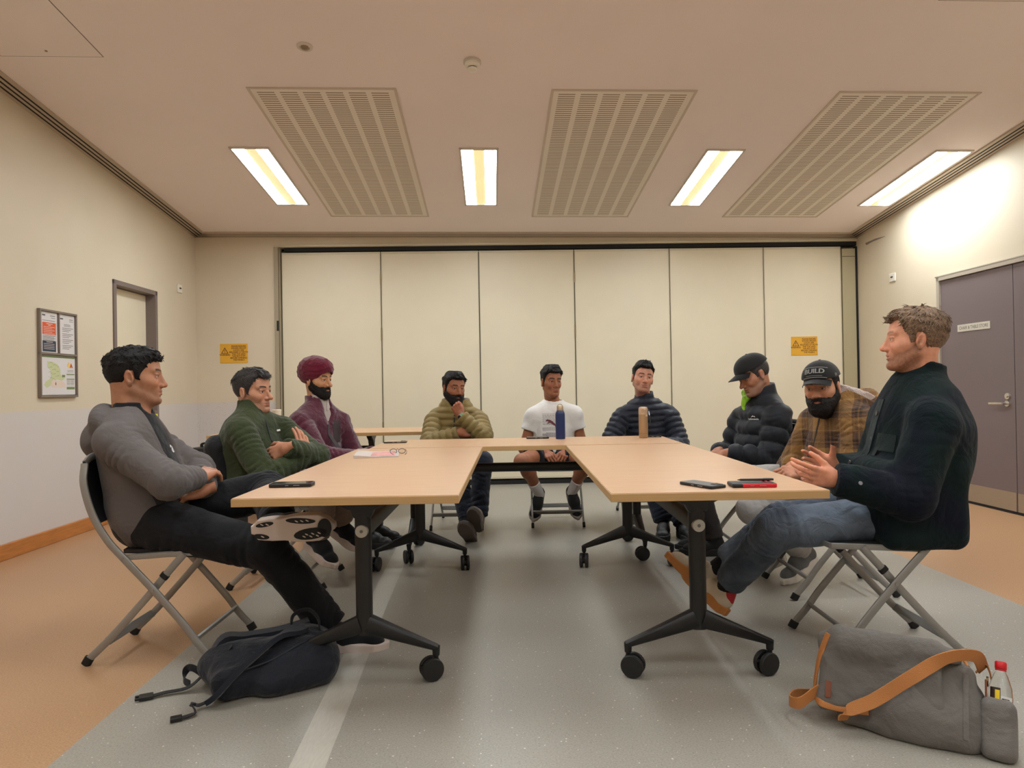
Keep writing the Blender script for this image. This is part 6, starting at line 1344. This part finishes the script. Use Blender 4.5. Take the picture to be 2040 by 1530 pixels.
p.headpart('hair', hd.hair(top=.004, side=.0035, wave=.001, seed=7), SALT)
cap_parts(p, hd, cloth('black_cap', (26, 26, 26), fold=0.05, weave=0.25, wscale=350))
DOWN = cloth('black_down', (22, 25, 32), rough=0.6, fold=0.2, fscale=11, weave=0.03, var=0.08)
jk = p.jacket('down_jacket', DOWN, fold=.002, g=.034, sleeve=(.092, .080, .060), quilt=(.092, .022), collar=(.11, .080, .020), wr=(.005, 20, 71), k_arm=.016, belly=1.2)
F = Field(J['neck'] - .2, J['neck'] + .2, .005)
a = J['neck'] + p.Fw * .105 + p.U * .035 - p.Lv * .035
F.ell(a, (.040, .016, .060), np.array((Matrix.Rotation(.5, 3, 'Y')).to_3x3()) @ p.M, k=0); F.ell(a - p.U * .055 + p.Fw * .035, (.018, .010, .050), p.M, k=.015); F.ell(a + p.U * .01 - p.Lv * .03, (.026, .014, .026), p.M, k=.015)
fobj('lime_lining', F, cloth('lime_lining', (150, 204, 52), rough=0.5, fold=0.6, fscale=30), p.root, wr=(.004, 40, 3))
bv = bvh(jk); O = J['chest'] + p.Lv * .06 + p.U * .085; LW = mat('logo_white', (226, 222, 220))
decal_text('chest_logo', LW, p.root, bv, O, -p.Lv * -1, p.U, 'kathmandu', .017, bold=.0008, eps=.003)
g = MB(); g.add([(-.014, .011, 0), (0, .024, 0), (.006, .018, 0), (.012, .021, 0), (.018, .011, 0), (.002, .016, 0)], [(0, 1, 5), (1, 2, 5), (2, 3, 5), (3, 4, 5)]); decal_text('chest_emblem', LW, p.root, bv, O, p.Lv, p.U, '', .1, mesh=g, eps=.003)
p.trousers(cloth('dark_trousers', (44, 40, 40)), rad=(.100, .078, .062))
for sd in 'RL': p.shoe(sd, BSH, SOLEB, (-1, 0, 0), length=.28)

# 8 ---- plaid hooded jacket, lettered cap
p = Person('bearded man in brown plaid hooded jacket and lettered black cap', JN['P8'], (-.66, -.74, -.06), (-.13, -.05, 1), arm=(.29, .255)); J = p.J
hd = Head((196, 142, 112), lips=(160, 98, 88), brow=(20, 15, 13), res=.0023, neckto=p.hl(J['neck'] - p.U * .03), wide=1.03, gaze=(.25, .0))
p.body(hd, [('L', V3(-.95, .05, -.1), (-.1, -.6, .7), dict(curl=(.45, .5, .55, .6))), ('R', V3(-.6, -.75, .05), (-.2, .2, 1), dict(curl=(.4, .45, .5, .55)))], (196, 142, 112))
p.headpart('hair', hd.hair(top=.004, side=.0035, wave=.001, seed=7), BLKHAIR)
p.headpart('beard', hd.beard(t=.010, top_cheek=-.034, must=.0085, chinr=(.046, .036, .036), chin=(0, .066, -.116)), BLKBEARD)
cp = cap_parts(p, hd, cloth('black_cap', (26, 26, 26)))
bvc = bvh(cp); CT = mat('cap_print_grey', (136, 132, 126), 0.6)
O = p.hw(V3(-.0, .10, .088)[None])[0]; X_, Y_, Z_ = -p.HM[:, 0], p.HM[:, 1], p.HM[:, 2]
ey = nrmz(Z_ - Y_ * .35); g = MB(); text_into(g, 'BUILD', .036, (0, .004, 0), (1, 0, 0), (0, 1, 0), bold=.0012)
for a, b, c, d in ((-.058, .058, .026, .029), (-.058, .058, -.030, -.027), (-.058, -.055, -.030, .029), (.055, .058, -.030, .029), (-.040, .040, -.0205, -.0185)):
    k = 8
    for i in range(k): x0, x1 = a + (b - a) * i / k, a + (b - a) * (i + 1) / k; g.add([(x0, c, 0), (x1, c, 0), (x1, d, 0), (x0, d, 0)], [(0, 1, 2, 3)])
decal_text('cap_print', CT, cp, bvc, O - p.HM[:, 0] * .0, p.HM[:, 0] * -1, ey, '', .1, mesh=g, eps=.0018)
O2 = p.hw(V3(-.10, .0, .045)[None])[0]
decal_text('cap_mark', CT, cp, bvc, p.hw(V3(-.088, .035, .066)[None])[0], nrmz(-p.HM[:, 1]), p.HM[:, 2], 'IV', .022, bold=.0006, eps=.0018)
def plaid():
    m, nt, b = new_mat('brown_plaid'); tc = N(nt, 'ShaderNodeTexCoord'); mp = N(nt, 'ShaderNodeMapping'); mp.inputs['Rotation'].default_value = (0, R(6), R(38)); L(nt, tc, 'Object', mp, 0); sep = N(nt, 'ShaderNodeSeparateXYZ'); L(nt, mp, 0, sep, 0)
    def bands(ax, off):
        src = N(nt, 'ShaderNodeMath', operation='MULTIPLY_ADD', i_1=1 / .15, i_2=off); L(nt, sep, ax, src, 0); fr = N(nt, 'ShaderNodeMath', operation='FRACT'); L(nt, src, 0, fr, 0)
        r = ramp(nt, [(0.0, lin((152, 112, 62))), (0.30, lin((82, 54, 34))), (0.40, lin((40, 28, 22))), (0.47, lin((112, 78, 46))), (0.52, lin((40, 28, 22))), (0.60, lin((88, 60, 38))), (0.82, lin((124, 88, 50))), (0.86, lin((176, 138, 88))), (0.885, lin((148, 108, 60)))], 'CONSTANT'); L(nt, fr, 0, r, 0); return r
    a, c = bands(2, .37), bands(0, .1); mx = N(nt, 'ShaderNodeMix', data_type='RGBA'); mx.inputs[0].default_value = .5; L(nt, a, 0, mx, 6); L(nt, c, 0, mx, 7); L(nt, mx, 2, b, 'Base Color')
    n = N(nt, 'ShaderNodeTexNoise', i_Scale=300.0, i_Detail=2.0); L(nt, tc, 'Object', n, 'Vector'); n1 = N(nt, 'ShaderNodeTexNoise', i_Scale=11.0, i_Detail=3.0, i_Distortion=1.2); L(nt, tc, 'Object', n1, 'Vector')
    b1 = N(nt, 'ShaderNodeBump', i_Strength=.5, i_Distance=.05); L(nt, n1, 0, b1, 'Height'); b2 = N(nt, 'ShaderNodeBump', i_Strength=.4, i_Distance=.006); L(nt, n, 0, b2, 'Height'); L(nt, b1, 0, b2, 'Normal'); L(nt, b2, 0, b, 'Normal')
    b.inputs['Roughness'].default_value = .95; b.inputs['Sheen Weight'].default_value = .1; return m
PLAID = plaid(); hd_ = nrmz(p.HM[:, 1] * np.array([1, 1, 0]))
def hood8(F):
    F.cap(J['neck'] - p.U * .04, J['neck'] + p.U * .026 - p.Fw * .030, .124, .140, k=.03, flat=0.0); c = J['neck'] - p.U * .01 - p.Fw * .12; F.ell(c, (.125, .075, .10), p.M, k=.04)
    F.cap(J['neck'] + p.U * .0 + p.Fw * .03, J['neck'] + p.U * .12 - p.Fw * .01, .085, .140, k=.008, op='d'); F.cap(J['neck'] + p.Fw * .05 + p.U * .03, J['neck'] + p.Fw * .14 - p.U * .05, .060, .022, k=.01, op='d')
jk = p.jacket('hooded_jacket', PLAID, g=.026, sleeve=(.080, .072, .054), extra=hood8, wr=(.004, 12, 81), k_arm=.018, belly=1.1)
F = Field(J['neck'] - .2, J['neck'] + .2, .005); F.cap(J['neck'] - p.U * .05, J['neck'] + p.U * .056 - p.Fw * .034, .106, .137, k=0, flat=0.0); F.cap(J['neck'] + p.U * .005 + p.Fw * .035, J['neck'] + p.U * .13 + p.Fw * .0, .066, .108, k=.008, op='d'); F.cap(J['neck'] + p.Fw * .07 + p.U * .03, J['neck'] + p.Fw * .15 - p.U * .04, .045, .012, k=.01, op='d')
fobj('fleece_lining', F, cloth('sherpa_white', (214, 200, 196), fold=0.3, fscale=60, weave=0.9, wscale=180, var=0.04), p.root, wr=(.003, 60, 4))
bv = bvh(jk); zip_line(p, bv, [(0, .08), (.004, 0), (0, -.1), (0, -.2)], .008, mat('zip_brown', (52, 38, 28), 0.6))
GRP = cloth('pale_grey_joggers', (168, 164, 160), fold=0.6, fscale=10, var=0.06)
p.trousers(GRP, rad=(.098, .080, .060), wr=(.007, 13, 82))
GSH = cloth('grey_knit_trainer', (112, 112, 112), fold=0.1, weave=0.6, wscale=240, var=0.4)
o, Ms, A = p.shoe('L', GSH, mat('sole_offwhite', (214, 206, 196), 0.6), (-.82, -.50, -.36), (-.28, -.10, 1), lace=LACE, length=.29)
p.shoe('R', GSH, mat('sole_offwhite', (214, 206, 196)), (-.93, -.20, -.30), (-.28, 0, 1), lace=LACE, length=.29)
F = Field((-.07, -.1, -.1), (.07, .2, .06), .0036); F.cap((0, .035, -.040), (0, .062, -.046), .0425, .0415, k=0); F.plane((0, 0, -.066), (0, 0, -1)); F.plane((0, .068, 0), (0, 1, .4)); F.plane((0, .020, 0), (0, -1, -.3)); V, Q = F.raw(); obj('midfoot_band', qmesh('band', V @ Ms.T + A, Q), cloth('shoe_black', (28, 28, 31)), o, smooth=0)

# 9 ---- dark wool coat, both hands raised in talk
p = Person('fair haired man in dark navy coat and jeans talking with raised hands', JN['P9'], (-.93, .37, .04), (.02, 0, 1), arm=(.31, .265), leg=(.47, .44), fix=('knR',)); J = p.J
hd = Head((222, 158, 128), lips=(186, 110, 98), brow=(150, 112, 84), stub=.8, stubcol=(122, 82, 58), res=.0021, neckto=p.hl(J['neck'] - p.U * .02), open_=.006, eyes=IRISB, browh=.003, nose=1.08, long_=1.03, neckr=.057)
p.body(hd, [('L', V3(-1, .02, .18), (.12, -.88, -.30), dict(curl=(.12, .50, .65, .70), thumb=(.55, .2), spread=.12)), ('R', V3(-.95, -.12, .42), (-.05, .9, .2), dict(curl=(.30, .25, .30, .35), thumb=(.9, .1), spread=.10))], (222, 158, 128))
p.headpart('hair', hd.strands(hd.hair(top=.020, side=.007, wave=.003, wsc=60, seed=9, fore=.002, temple=-.014), n=1000, ln=.030, r=.0015, rnd=.45), BRNHAIR, it=0)
def coat_mat():
    m, nt, b = new_mat('dark_wool_coat'); tc = N(nt, 'ShaderNodeTexCoord'); n0 = N(nt, 'ShaderNodeTexNoise', i_Scale=4.5, i_Detail=1.0); L(nt, tc, 'Object', n0, 'Vector')
    r = ramp(nt, [(.42, lin((17, 21, 32))), (.58, lin((17, 31, 31)))]); L(nt, n0, 0, r, 0); L(nt, r, 0, b, 'Base Color')
    n1 = N(nt, 'ShaderNodeTexNoise', i_Scale=8.0, i_Detail=3.0, i_Distortion=1.0); L(nt, tc, 'Object', n1, 'Vector'); n2 = N(nt, 'ShaderNodeTexNoise', i_Scale=320.0, i_Detail=2.0); L(nt, tc, 'Object', n2, 'Vector')
    b1 = N(nt, 'ShaderNodeBump', i_Strength=.4, i_Distance=.05); L(nt, n1, 0, b1, 'Height'); b2 = N(nt, 'ShaderNodeBump', i_Strength=.35, i_Distance=.004); L(nt, n2, 0, b2, 'Height'); L(nt, b1, 0, b2, 'Normal'); L(nt, b2, 0, b, 'Normal')
    b.inputs['Roughness'].default_value = .9; b.inputs['Specular IOR Level'].default_value = .15; b.inputs['Sheen Weight'].default_value = .04; return m
COAT = coat_mat()
def coat_hem(F):
    b = J['pel'] + V3(.0, 0, 0); F.rbox(b + V3(-.035, -.005, .03), (.160, .240, .165), .045, k=.05); F.ell(b + V3(.075, 0, .255), (.170, .235, .30), k=.06); F.ell(b + V3(-.14, 0, -.01), (.10, .185, .09), k=.05)
    F.ell((J['pel'] + J['chest']) / 2 - p.Fw * .035, (.175, .125, .22), p.M, k=.05)
def coat_neck(F): F.cap(J['neck'] - p.U * .06, J['neck'] + p.U * .105 - p.Fw * .002, .094, .083, k=.03, flat=0.0); F.cap(J['neck'] - p.U * .0 + p.Fw * .012, J['neck'] + p.U * .18 + p.Fw * .014, .063, .074, k=.006, op='d')
jk = p.jacket('wool_coat', COAT, fold=.0032, g=.030, sleeve=(.088, .080, .064), hem=coat_hem, extra=coat_neck, wr=(.007, 11, 91), k_arm=.02, res=.0062)
bv = bvh(jk); GRN = cloth('coat_green_block', (17, 33, 32), fold=0.3, weave=0.3)
decal_grid('chest_pocket', GRN, p.root, bv, J['chest'] + p.Lv * .07 + p.Fw * .12 - p.U * .03, p.Lv * .85 + p.Fw * -.5, p.U, [[(x, y) for x in np.linspace(-.05, .05, 6)] for y in np.linspace(.06, -.08, 7)], .003, reach=.07)
decal_grid('front_edge', GRN, p.root, bv, J['chest'], p.Lv, p.U, grid_pts([(.0, .17), (.0, .08), (-.005, -.05), (-.01, -.20)], .06, 5), .005)
g = MB()
for y in (.11, .0, -.11):
    h = cast(bv, J['chest'] + p.Lv * .012 + p.U * y + p.Fw * .4, -p.Fw)
    if h: g.cyl(h[0] + p.Fw * .004, h[0] + p.Fw * .009, .011, n=16)
if g.v: obj('buttons', g, mat('coat_button', (60, 58, 60), 0.3), p.root)
u = nrmz(J['wrL'] - J['elL']); c = J['wrL'] - u * .045; g = MB(); d = nrmz(V3(.15, -1, .1)); h = cast(bv, c + d * .2, -d)
if h: g.cyl(h[0], h[0] + d * .005, .007, n=12); obj('cuff_button', g, mat('coat_button_pale', (150, 150, 156), 0.3), p.root)
def jeans_mat():
    m, nt, b = new_mat('blue_denim'); tc = N(nt, 'ShaderNodeTexCoord'); n0 = N(nt, 'ShaderNodeTexNoise', i_Scale=5.0, i_Detail=4.0); L(nt, tc, 'Object', n0, 'Vector')
    r = ramp(nt, [(.35, lin((58, 66, 80))), (.65, lin((104, 115, 130)))]); L(nt, n0, 0, r, 0); L(nt, r, 0, b, 'Base Color'); w = N(nt, 'ShaderNodeTexNoise', i_Scale=330.0); L(nt, tc, 'Object', w, 'Vector'); n1 = N(nt, 'ShaderNodeTexNoise', i_Scale=12.0, i_Detail=3.0, i_Distortion=1.0); L(nt, tc, 'Object', n1, 'Vector')
    b1 = N(nt, 'ShaderNodeBump', i_Strength=.5, i_Distance=.04); L(nt, n1, 0, b1, 'Height'); b2 = N(nt, 'ShaderNodeBump', i_Strength=.25, i_Distance=.003); L(nt, w, 0, b2, 'Height'); L(nt, b1, 0, b2, 'Normal'); L(nt, b2, 0, b, 'Normal'); b.inputs['Roughness'].default_value = .85; return m
DEN = jeans_mat(); tr = p.trousers(DEN, name='jeans', rad=(.092, .080, .064), wr=(.006, 13, 92), hem={'L': .10, 'R': .20})
bt = bvh(tr); SEAM2 = mat('denim_seam', (44, 52, 66), 0.8); ex = nrmz(J['knL'] - J['hipL']); 
CRM = cloth('cream_suede', (206, 190, 168), fold=0.1, weave=0.3); GUM = mat('gum_rubber', (190, 124, 62), 0.6, bump=0.05, bscale=80); REDL = mat('red_leather', (190, 34, 48), 0.5); BSK = mat('sock_black', (18, 18, 20), 0.9, bump=0.3, bscale=200)
for sd, tx, up in (('R', (-.80, -.02, .60), (.60, -.1, .80)), ('L', (-.50, .68, .50), (.45, -.1, .88))):
    o, Ms, A = p.shoe(sd, CRM, GUM, tx, up, sock=(BSK, .15), length=.285, lace=mat('lace_cream', (214, 200, 184), 0.8))
    F = Field((-.08, -.1, -.1), (.08, .2, .06), .0036); F.cap((0, -.030, -.035), (0, -.020, -.004), .0385, .0380, k=0); F.plane((0, 0, -.030), (0, .25, -1)); F.plane((0, .012, 0), (0, 1, 0)); V, Q = F.raw(); obj('heel_tab', qmesh('ht', V @ Ms.T + A, Q), REDL, o, smooth=0)
    F = Field((-.08, -.1, -.1), (.08, .2, .06), .0036); F.cap((0, .03, -.042), (0, .085, -.046), .0405, .0415, k=0); F.plane((0, 0, -.064), (0, 0, -1)); F.plane((0, .066, 0), (0, 1, .5)); F.plane((0, .052, 0), (0, -1, -.5)); V, Q = F.raw(); obj('side_stripe', qmesh('st', V @ Ms.T + A, Q), REDL, o, smooth=0)

# ------------------------------------------------------------------ black coat draped over the second chair's back
F = Field((-1.78, 3.62, .30), (-1.42, 4.14, .90), .006)
F.rbox((-1.60, 3.88, .735), (.055, .215, .11), .05, np.array((Matrix.Rotation(R(-8), 3, 'Y')).to_3x3()), k=0); F.rbox((-1.585, 3.87, .575), (.055, .20, .17), .05, np.array((Matrix.Rotation(R(-22), 3, 'Y')).to_3x3()), k=.04); F.cap((-1.60, 3.68, .77), (-1.56, 3.70, .46), .055, .045, k=.03); F.cap((-1.60, 4.07, .77), (-1.57, 4.06, .44), .055, .045, k=.03)
co = fobj('draped_coat', F, cloth('black_coat', (30, 29, 31), fold=0.7, fscale=10, var=0.1), None, wr=(.010, 12, 6), it=1)
tag(co, 'black coat draped over the back of the green jacketed man\'s chair', 'coat')

# ------------------------------------------------------------------ navy backpack on the floor
bp_ = thing('backpack', 'navy backpack with loose straps lying on the floor at lower left', 'backpack', (-.93, 2.55, 0), (0, 0, 0))
a = nrmz(V3(.90, .44, 0)); bb = V3(-a[1], a[0], 0); MB3 = np.stack([a, bb, V3(0, 0, 1)], 1); W3 = lambda x, y, z: a * x + bb * y + V3(0, 0, z)
F = Field((-.42, -.40, -.01), (.42, .40, .26), .005)
F.rbox(W3(.02, -.02, .055), (.215, .135, .055), .05, MB3, k=0); F.ell(W3(.10, -.03, .08), (.15, .13, .085), MB3, k=.05); F.ell(W3(-.10, .04, .07), (.13, .12, .075), MB3, k=.05); F.ell(W3(.16, .06, .075), (.10, .09, .08), MB3, k=.05)
F.cap(W3(-.02, -.145, .04), W3(.17, -.13, .05), .045, .05, k=.03); F.plane((0, 0, .002), (0, 0, -1), .004)
NV = cloth('navy_ripstop', (22, 25, 35), rough=.7, fold=.6, fscale=14, weave=.1, var=.12)
pack = fobj('main_bag', F, NV, bp_, wr=(.007, 17, 11)); bvp = bvh(pack); STR = cloth('black_webbing', (26, 26, 30), fold=.1, weave=.5)
def ribbon(name, pts, w, m, parent, side, t=.003, n=6): return obj(name, MB().sweep(spline(pts, n), w, t, side=side, flat=True), m, parent, bevel=.001)
def on(bv, x, y, e=.008):
    h = cast(bv, W3(x, y, .4), (0, 0, -1)); return h[0] + V3(0, 0, e) if h else W3(x, y, .01)
ribbon('shoulder_strap', [on(bvp, .13, -.02, .012), on(bvp, .04, -.07, .016), on(bvp, -.07, -.12, .014), W3(-.17, -.15, .045), W3(-.205, -.14, .02)], .028, cloth('navy_padding', (30, 33, 42), fold=.2), bp_, bb * .8 + a * .6, .009)
ribbon('shoulder_strap', [on(bvp, .17, .10, .010), on(bvp, .06, .10, .014), on(bvp, -.06, .12, .016), on(bvp, -.15, .08, .012), W3(-.22, .02, .05)], .028, cloth('navy_padding', (30, 33, 42)), bp_, bb, .009)
ribbon('web_strap', [on(bvp, -.12, .0, .006), W3(-.22, .01, .055), W3(-.27, .02, .018), W3(-.34, .03, .012), W3(-.385, .03, .008)], .0125, STR, bp_, bb, .0015)
g = MB(); g.box(W3(-.40, .03, .010), (.045, .036, .012), MB3); g.box(W3(-.425, .018, .010), (.02, .008, .009), MB3); g.box(W3(-.425, .042, .010), (.02, .008, .009), MB3); obj('strap_buckle', g, BLACKP, bp_, bevel=.002)
ribbon('web_strap', [W3(-.20, -.14, .022), W3(-.235, -.145, .016), W3(-.255, -.165, .030), W3(-.25, -.19, .012), W3(-.29, -.20, .008)], .0105, STR, bp_, bb, .0015)
g = MB(); g.box(W3(-.305, -.20, .010), (.035, .026, .012), MB3); obj('strap_buckle', g, BLACKP, bp_, bevel=.002)
ribbon('web_strap', [W3(-.26, .03, .025), W3(-.28, .07, .03), W3(-.27, .085, .06), W3(-.25, .06, .07), W3(-.22, .03, .055)], .013, STR, bp_, V3(0, 0, 1), .0015)
obj('haul_loop', MB().sweep(spline([on(bvp, .10, .11, .004), on(bvp, .11, .09, .045), on(bvp, .16, .06, .055), on(bvp, .19, .02, .03), on(bvp, .19, -.01, .0)], 6), .007, .004, side=(0, 0, 1)), STR, bp_)
obj('piping', MB().sweep(spline([on(bvp, -.12, -.14, .001), on(bvp, .0, -.135, .001), on(bvp, .12, -.10, .001), on(bvp, .22, -.03, .0), on(bvp, .25, .05, .0)], 6), .0035, n=6), mat('navy_piping', (20, 24, 34), .6), bp_)
h = on(bvp, .045, -.085, .028); obj('logo_tab', MB().box(h, (.022, .008, .004), MB3), mat('logo_white', (226, 222, 220)), bp_, bevel=.001)

# ------------------------------------------------------------------ grey canvas satchel with tan strap
sb = thing('satchel', 'grey canvas satchel with tan webbing strap on the floor at lower right', 'bag', (1.14, 2.03, 0), (0, 0, 0))
a = nrmz(V3(.82, -.57, 0)); bb = nrmz(V3(.57, .82, 0)); W3 = lambda x, y, z: a * x + bb * y + V3(0, 0, z)        # a along the front, bb towards the back
tl = R(24); up = nrmz(bb * math.sin(tl) + V3(0, 0, math.cos(tl))); dn = nrmz(bb * math.cos(tl) - V3(0, 0, math.sin(tl))); MS = np.stack([a, dn, up], 1)
P_ = lambda x, y, z: a * x + dn * y + up * z + V3(0, 0, .012)
CANV = cloth('grey_canvas', (112, 107, 102), fold=.6, fscale=10, weave=.35, wscale=300, var=.10, sheen=.1)
F = Field((-.45, -.40, -.02), (.45, .50, .42), .0055)
F.rbox(P_(0, .075, .135), (.20, .075, .135), .035, MS, k=0); F.ell(P_(0.02, .035, .10), (.17, .075, .105), MS, k=.05); F.ell(P_(-.06, .06, .22), (.15, .09, .07), MS, k=.05); F.ell(P_(.20, .08, .10), (.035, .065, .10), MS, k=.03); F.plane((0, 0, .003), (0, 0, -1), .006)
bag = fobj('bag_body', F, CANV, sb, wr=(.007, 15, 17)); bvb = bvh(bag)
F = Field((-.5, -.40, -.02), (.45, .50, .42), .0050)
F.rbox(P_(-.075, -.012, .185), (.185, .016, .125), .016, np.stack([nrmz(a + up * .10), dn, nrmz(up - a * .10)], 1), k=0); F.rbox(P_(-.03, .070, .285), (.19, .10, .020), .018, MS, k=.04); F.cap(P_(-.20, -.005, .29), P_(-.24, -.01, .06), .030, .024, k=.03); F.ell(P_(-.12, -.02, .26), (.10, .05, .05), MS, k=.04); F.plane((0, 0, .003), (0, 0, -1), .004)
flap = fobj('front_flap', F, CANV, sb, wr=(.006, 17, 23)); bvf = bvh(flap, bag)
TANW = mat('tan_webbing', (188, 122, 66), .75, bump=.25, bscale=260, var=.05); LEA = mat('brown_leather', (122, 66, 42), .5, bump=.1, bscale=120, var=.1)
def dropb(x, z, e=.006, bv=None):
    o = P_(x, -.30, z); h = cast(bv or bvf, o, dn); return (h[0] if h else P_(x, 0, z)) - dn * e
edge = [dropb(x, z, .003) for x, z in ((-.235, .285), (-.262, .20), (-.275, .12), (-.272, .075), (-.245, .05), (-.19, .047), (-.10, .056))]
obj('flap_binding', MB().sweep(spline(edge, 6), .011, .005, side=up), TANW, flap)
def dropz(x, y, e=.004, up_=.6):
    o = P_(x, y, up_); h = cast(bvf, o, -up); return (h[0] if h else P_(x, y, .3)) + up * e
top = [dropz(x, y, .002) for x, y in ((-.16, .150), (-.08, .158), (0, .160), (.08, .156), (.15, .14), (.18, .10))]
obj('top_binding', MB().sweep(spline(top, 6), .009, .005, side=dn), TANW, sb)
SD = MB().sweep(spline([P_(.222, .10, .270), P_(.20, .01, .300), P_(.12, -.052, .270), P_(.02, -.062, .185), P_(-.08, -.070, .095), P_(-.155, -.066, .045), P_(-.175, -.050, .012)], 8), .021, .0022, side=nrmz(up + a * .75), flat=True)
obj('shoulder_strap', SD, TANW, sb, bevel=.0008)
LP = MB().sweep(spline([P_(-.25, .10, .10), P_(-.30, .09, .075), P_(-.345, .03, .06), P_(-.35, -.03, .035), P_(-.31, -.06, .035), P_(-.275, -.03, .075), P_(-.255, -.015, .095)], 8), .019, .0022, side=V3(0, 0, 1), flat=True)
obj('shoulder_strap', LP, TANW, sb, bevel=.0008)
g = MB().sweep(spline([P_(.20, .10, .255), P_(.225, .10, .285), P_(.24, .11, .26), P_(.245, .12, .20), P_(.235, .12, .16)], 6), .020, .0022, side=nrmz(dn), flat=True); obj('strap_end', g, TANW, sb, bevel=.0008)
g = MB(); c = P_(.232, .11, .235); g.sweep([c + dn * .024 * math.cos(t) + up * .014 * math.sin(t) for t in np.linspace(0, 6.283, 17)[:-1]], .003, n=6, side=a, closed=True); obj('strap_ring', g, mat('aged_brass', (150, 116, 70), .4, .7), sb)
for x, z, rx in ((-.225, .10, .0),): obj('leather_label', MB().box(dropb(x, z, .002), (.018, .004, .055), MS), LEA, flap, bevel=.001)
for pts_ in ([(-.055, .055), (-.045, .085), (-.03, .12)], [(-.01, .035), (.03, .045), (.075, .05)]): obj('leather_tab', MB().sweep(spline([dropz(x, y, .005) for x, y in pts_], 4), .012, .003, side=(dn if pts_[0][0] > -.03 else a), flat=True), LEA, sb, bevel=.001)
q_ = dropz(-.052, .062, .007); g = MB(); g.cyl(q_, q_ + up * .003, .004, n=12); obj('rivet', g, mat('aged_brass', (150, 116, 70)), sb)
obj('leather_patch', MB().box(P_(.228, .075, .205), (.006, .10, .06), MS), LEA, sb, bevel=.002)
F = Field((-.1, -.4, -.02), (.5, .50, .42), .0045); F.rbox(P_(.258, .062, .092), (.050, .062, .095), .034, MS, k=0); F.cap(P_(.262, .062, .05), P_(.266, .062, .25), .036, .040, k=.004, op='d'); F.plane((0, 0, .003), (0, 0, -1), .004)
pk = fobj('side_pocket', F, CANV, sb, wr=(.003, 18, 5))
obj('seam_strip', MB().sweep(spline([dropb(.175, z, .004, bvb) for z in (.24, .17, .10, .04)], 5), .008, .003, side=a), cloth('grey_canvas', (112, 107, 102)), sb)
obj('buckle_loop', MB().sweep(spline([P_(-.19, .06, .30), P_(-.215, .04, .325), P_(-.235, .02, .31), P_(-.245, .0, .275), P_(-.25, -.01, .25)], 6), .010, .003, side=dn, flat=True), mat('grey_strap', (70, 66, 64), .7), sb)
sb.scale = (.9, .9, .9)
# soda bottle in the side pocket
bo = thing('soda_bottle', 'clear plastic drink bottle with red cap in the satchel pocket', 'bottle', (1.14, 2.03, 0), (0, 0, 0))
base = P_(.262, .062, .052); ax = nrmz(up + a * .03)
bo.scale = (.9, .9, .9)
pet, nt, b = new_mat('clear_pet'); b.inputs['Transmission Weight'].default_value = 1.0; b.inputs['Roughness'].default_value = .04; b.inputs['IOR'].default_value = 1.25; b.inputs['Base Color'].default_value = (.93, .93, .92, 1)
obj('bottle_shell', MB().lathe([(.020, 0), (.030, .006), (.0325, .02), (.0325, .10), (.0335, .14), (.031, .17), (.020, .205), (.0135, .218), (.013, .232)], base, ax, n=32), pet, bo)
cpp = obj('cap', MB().lathe([(.0155, .226), (.0165, .228), (.0165, .246), (.0145, .249)], base, ax, n=32), mat('cap_red', (206, 22, 34), .35), bo); obj('cap_ring', MB().lathe([(.0150, .220), (.0155, .221), (.0155, .225)], base, ax, n=32), mat('cap_red', (206, 22, 34)), cpp)
e1 = nrmz(np.cross(ax, (0, 0, 1))); e1 = nrmz(V3(-.3, -1, 0) - ax * (V3(-.3, -1, 0) @ ax)); e2 = np.cross(ax, e1)
def lab(name, t0, t1, z0, z1, m, par=bo, r=.0341):
    n = 14; v = []
    for i in range(n + 1):
        t = t0 + (t1 - t0) * i / n; d = e1 * math.cos(t) + e2 * math.sin(t); v += [base + ax * z0 + d * r, base + ax * z1 + d * r]
    return obj(name, MB().add(v, [(2 * i, 2 * i + 2, 2 * i + 3, 2 * i + 1) for i in range(n)]), m, par, smooth=60)
lb = lab('label', -.35, .75, .098, .142, mat('label_white', (224, 222, 220), .5))
g = MB(); n = 13
for i in range(n):
    t = -.25 + .052 * i; d = e1 * math.cos(t) + e2 * math.sin(t); s2 = e2 * math.cos(t) - e1 * math.sin(t); c = base + ax * .120 + d * .0344; w = .0004 + .0005 * ((i * 7) % 3)
    g.add([c - s2 * w - ax * .015, c + s2 * w - ax * .015, c + s2 * w + ax * .015, c - s2 * w + ax * .015], [(0, 1, 2, 3)])
obj('barcode', g, mat('label_ink', (30, 30, 34), .6), lb, smooth=0)
lab('dark_label', -1.3, -.36, .10, .165, mat('label_brown', (60, 44, 38), .5)); ly = lab('yellow_badge', -.80, -.42, .118, .158, mat('label_yellow', (240, 206, 30), .5), r=.0345)
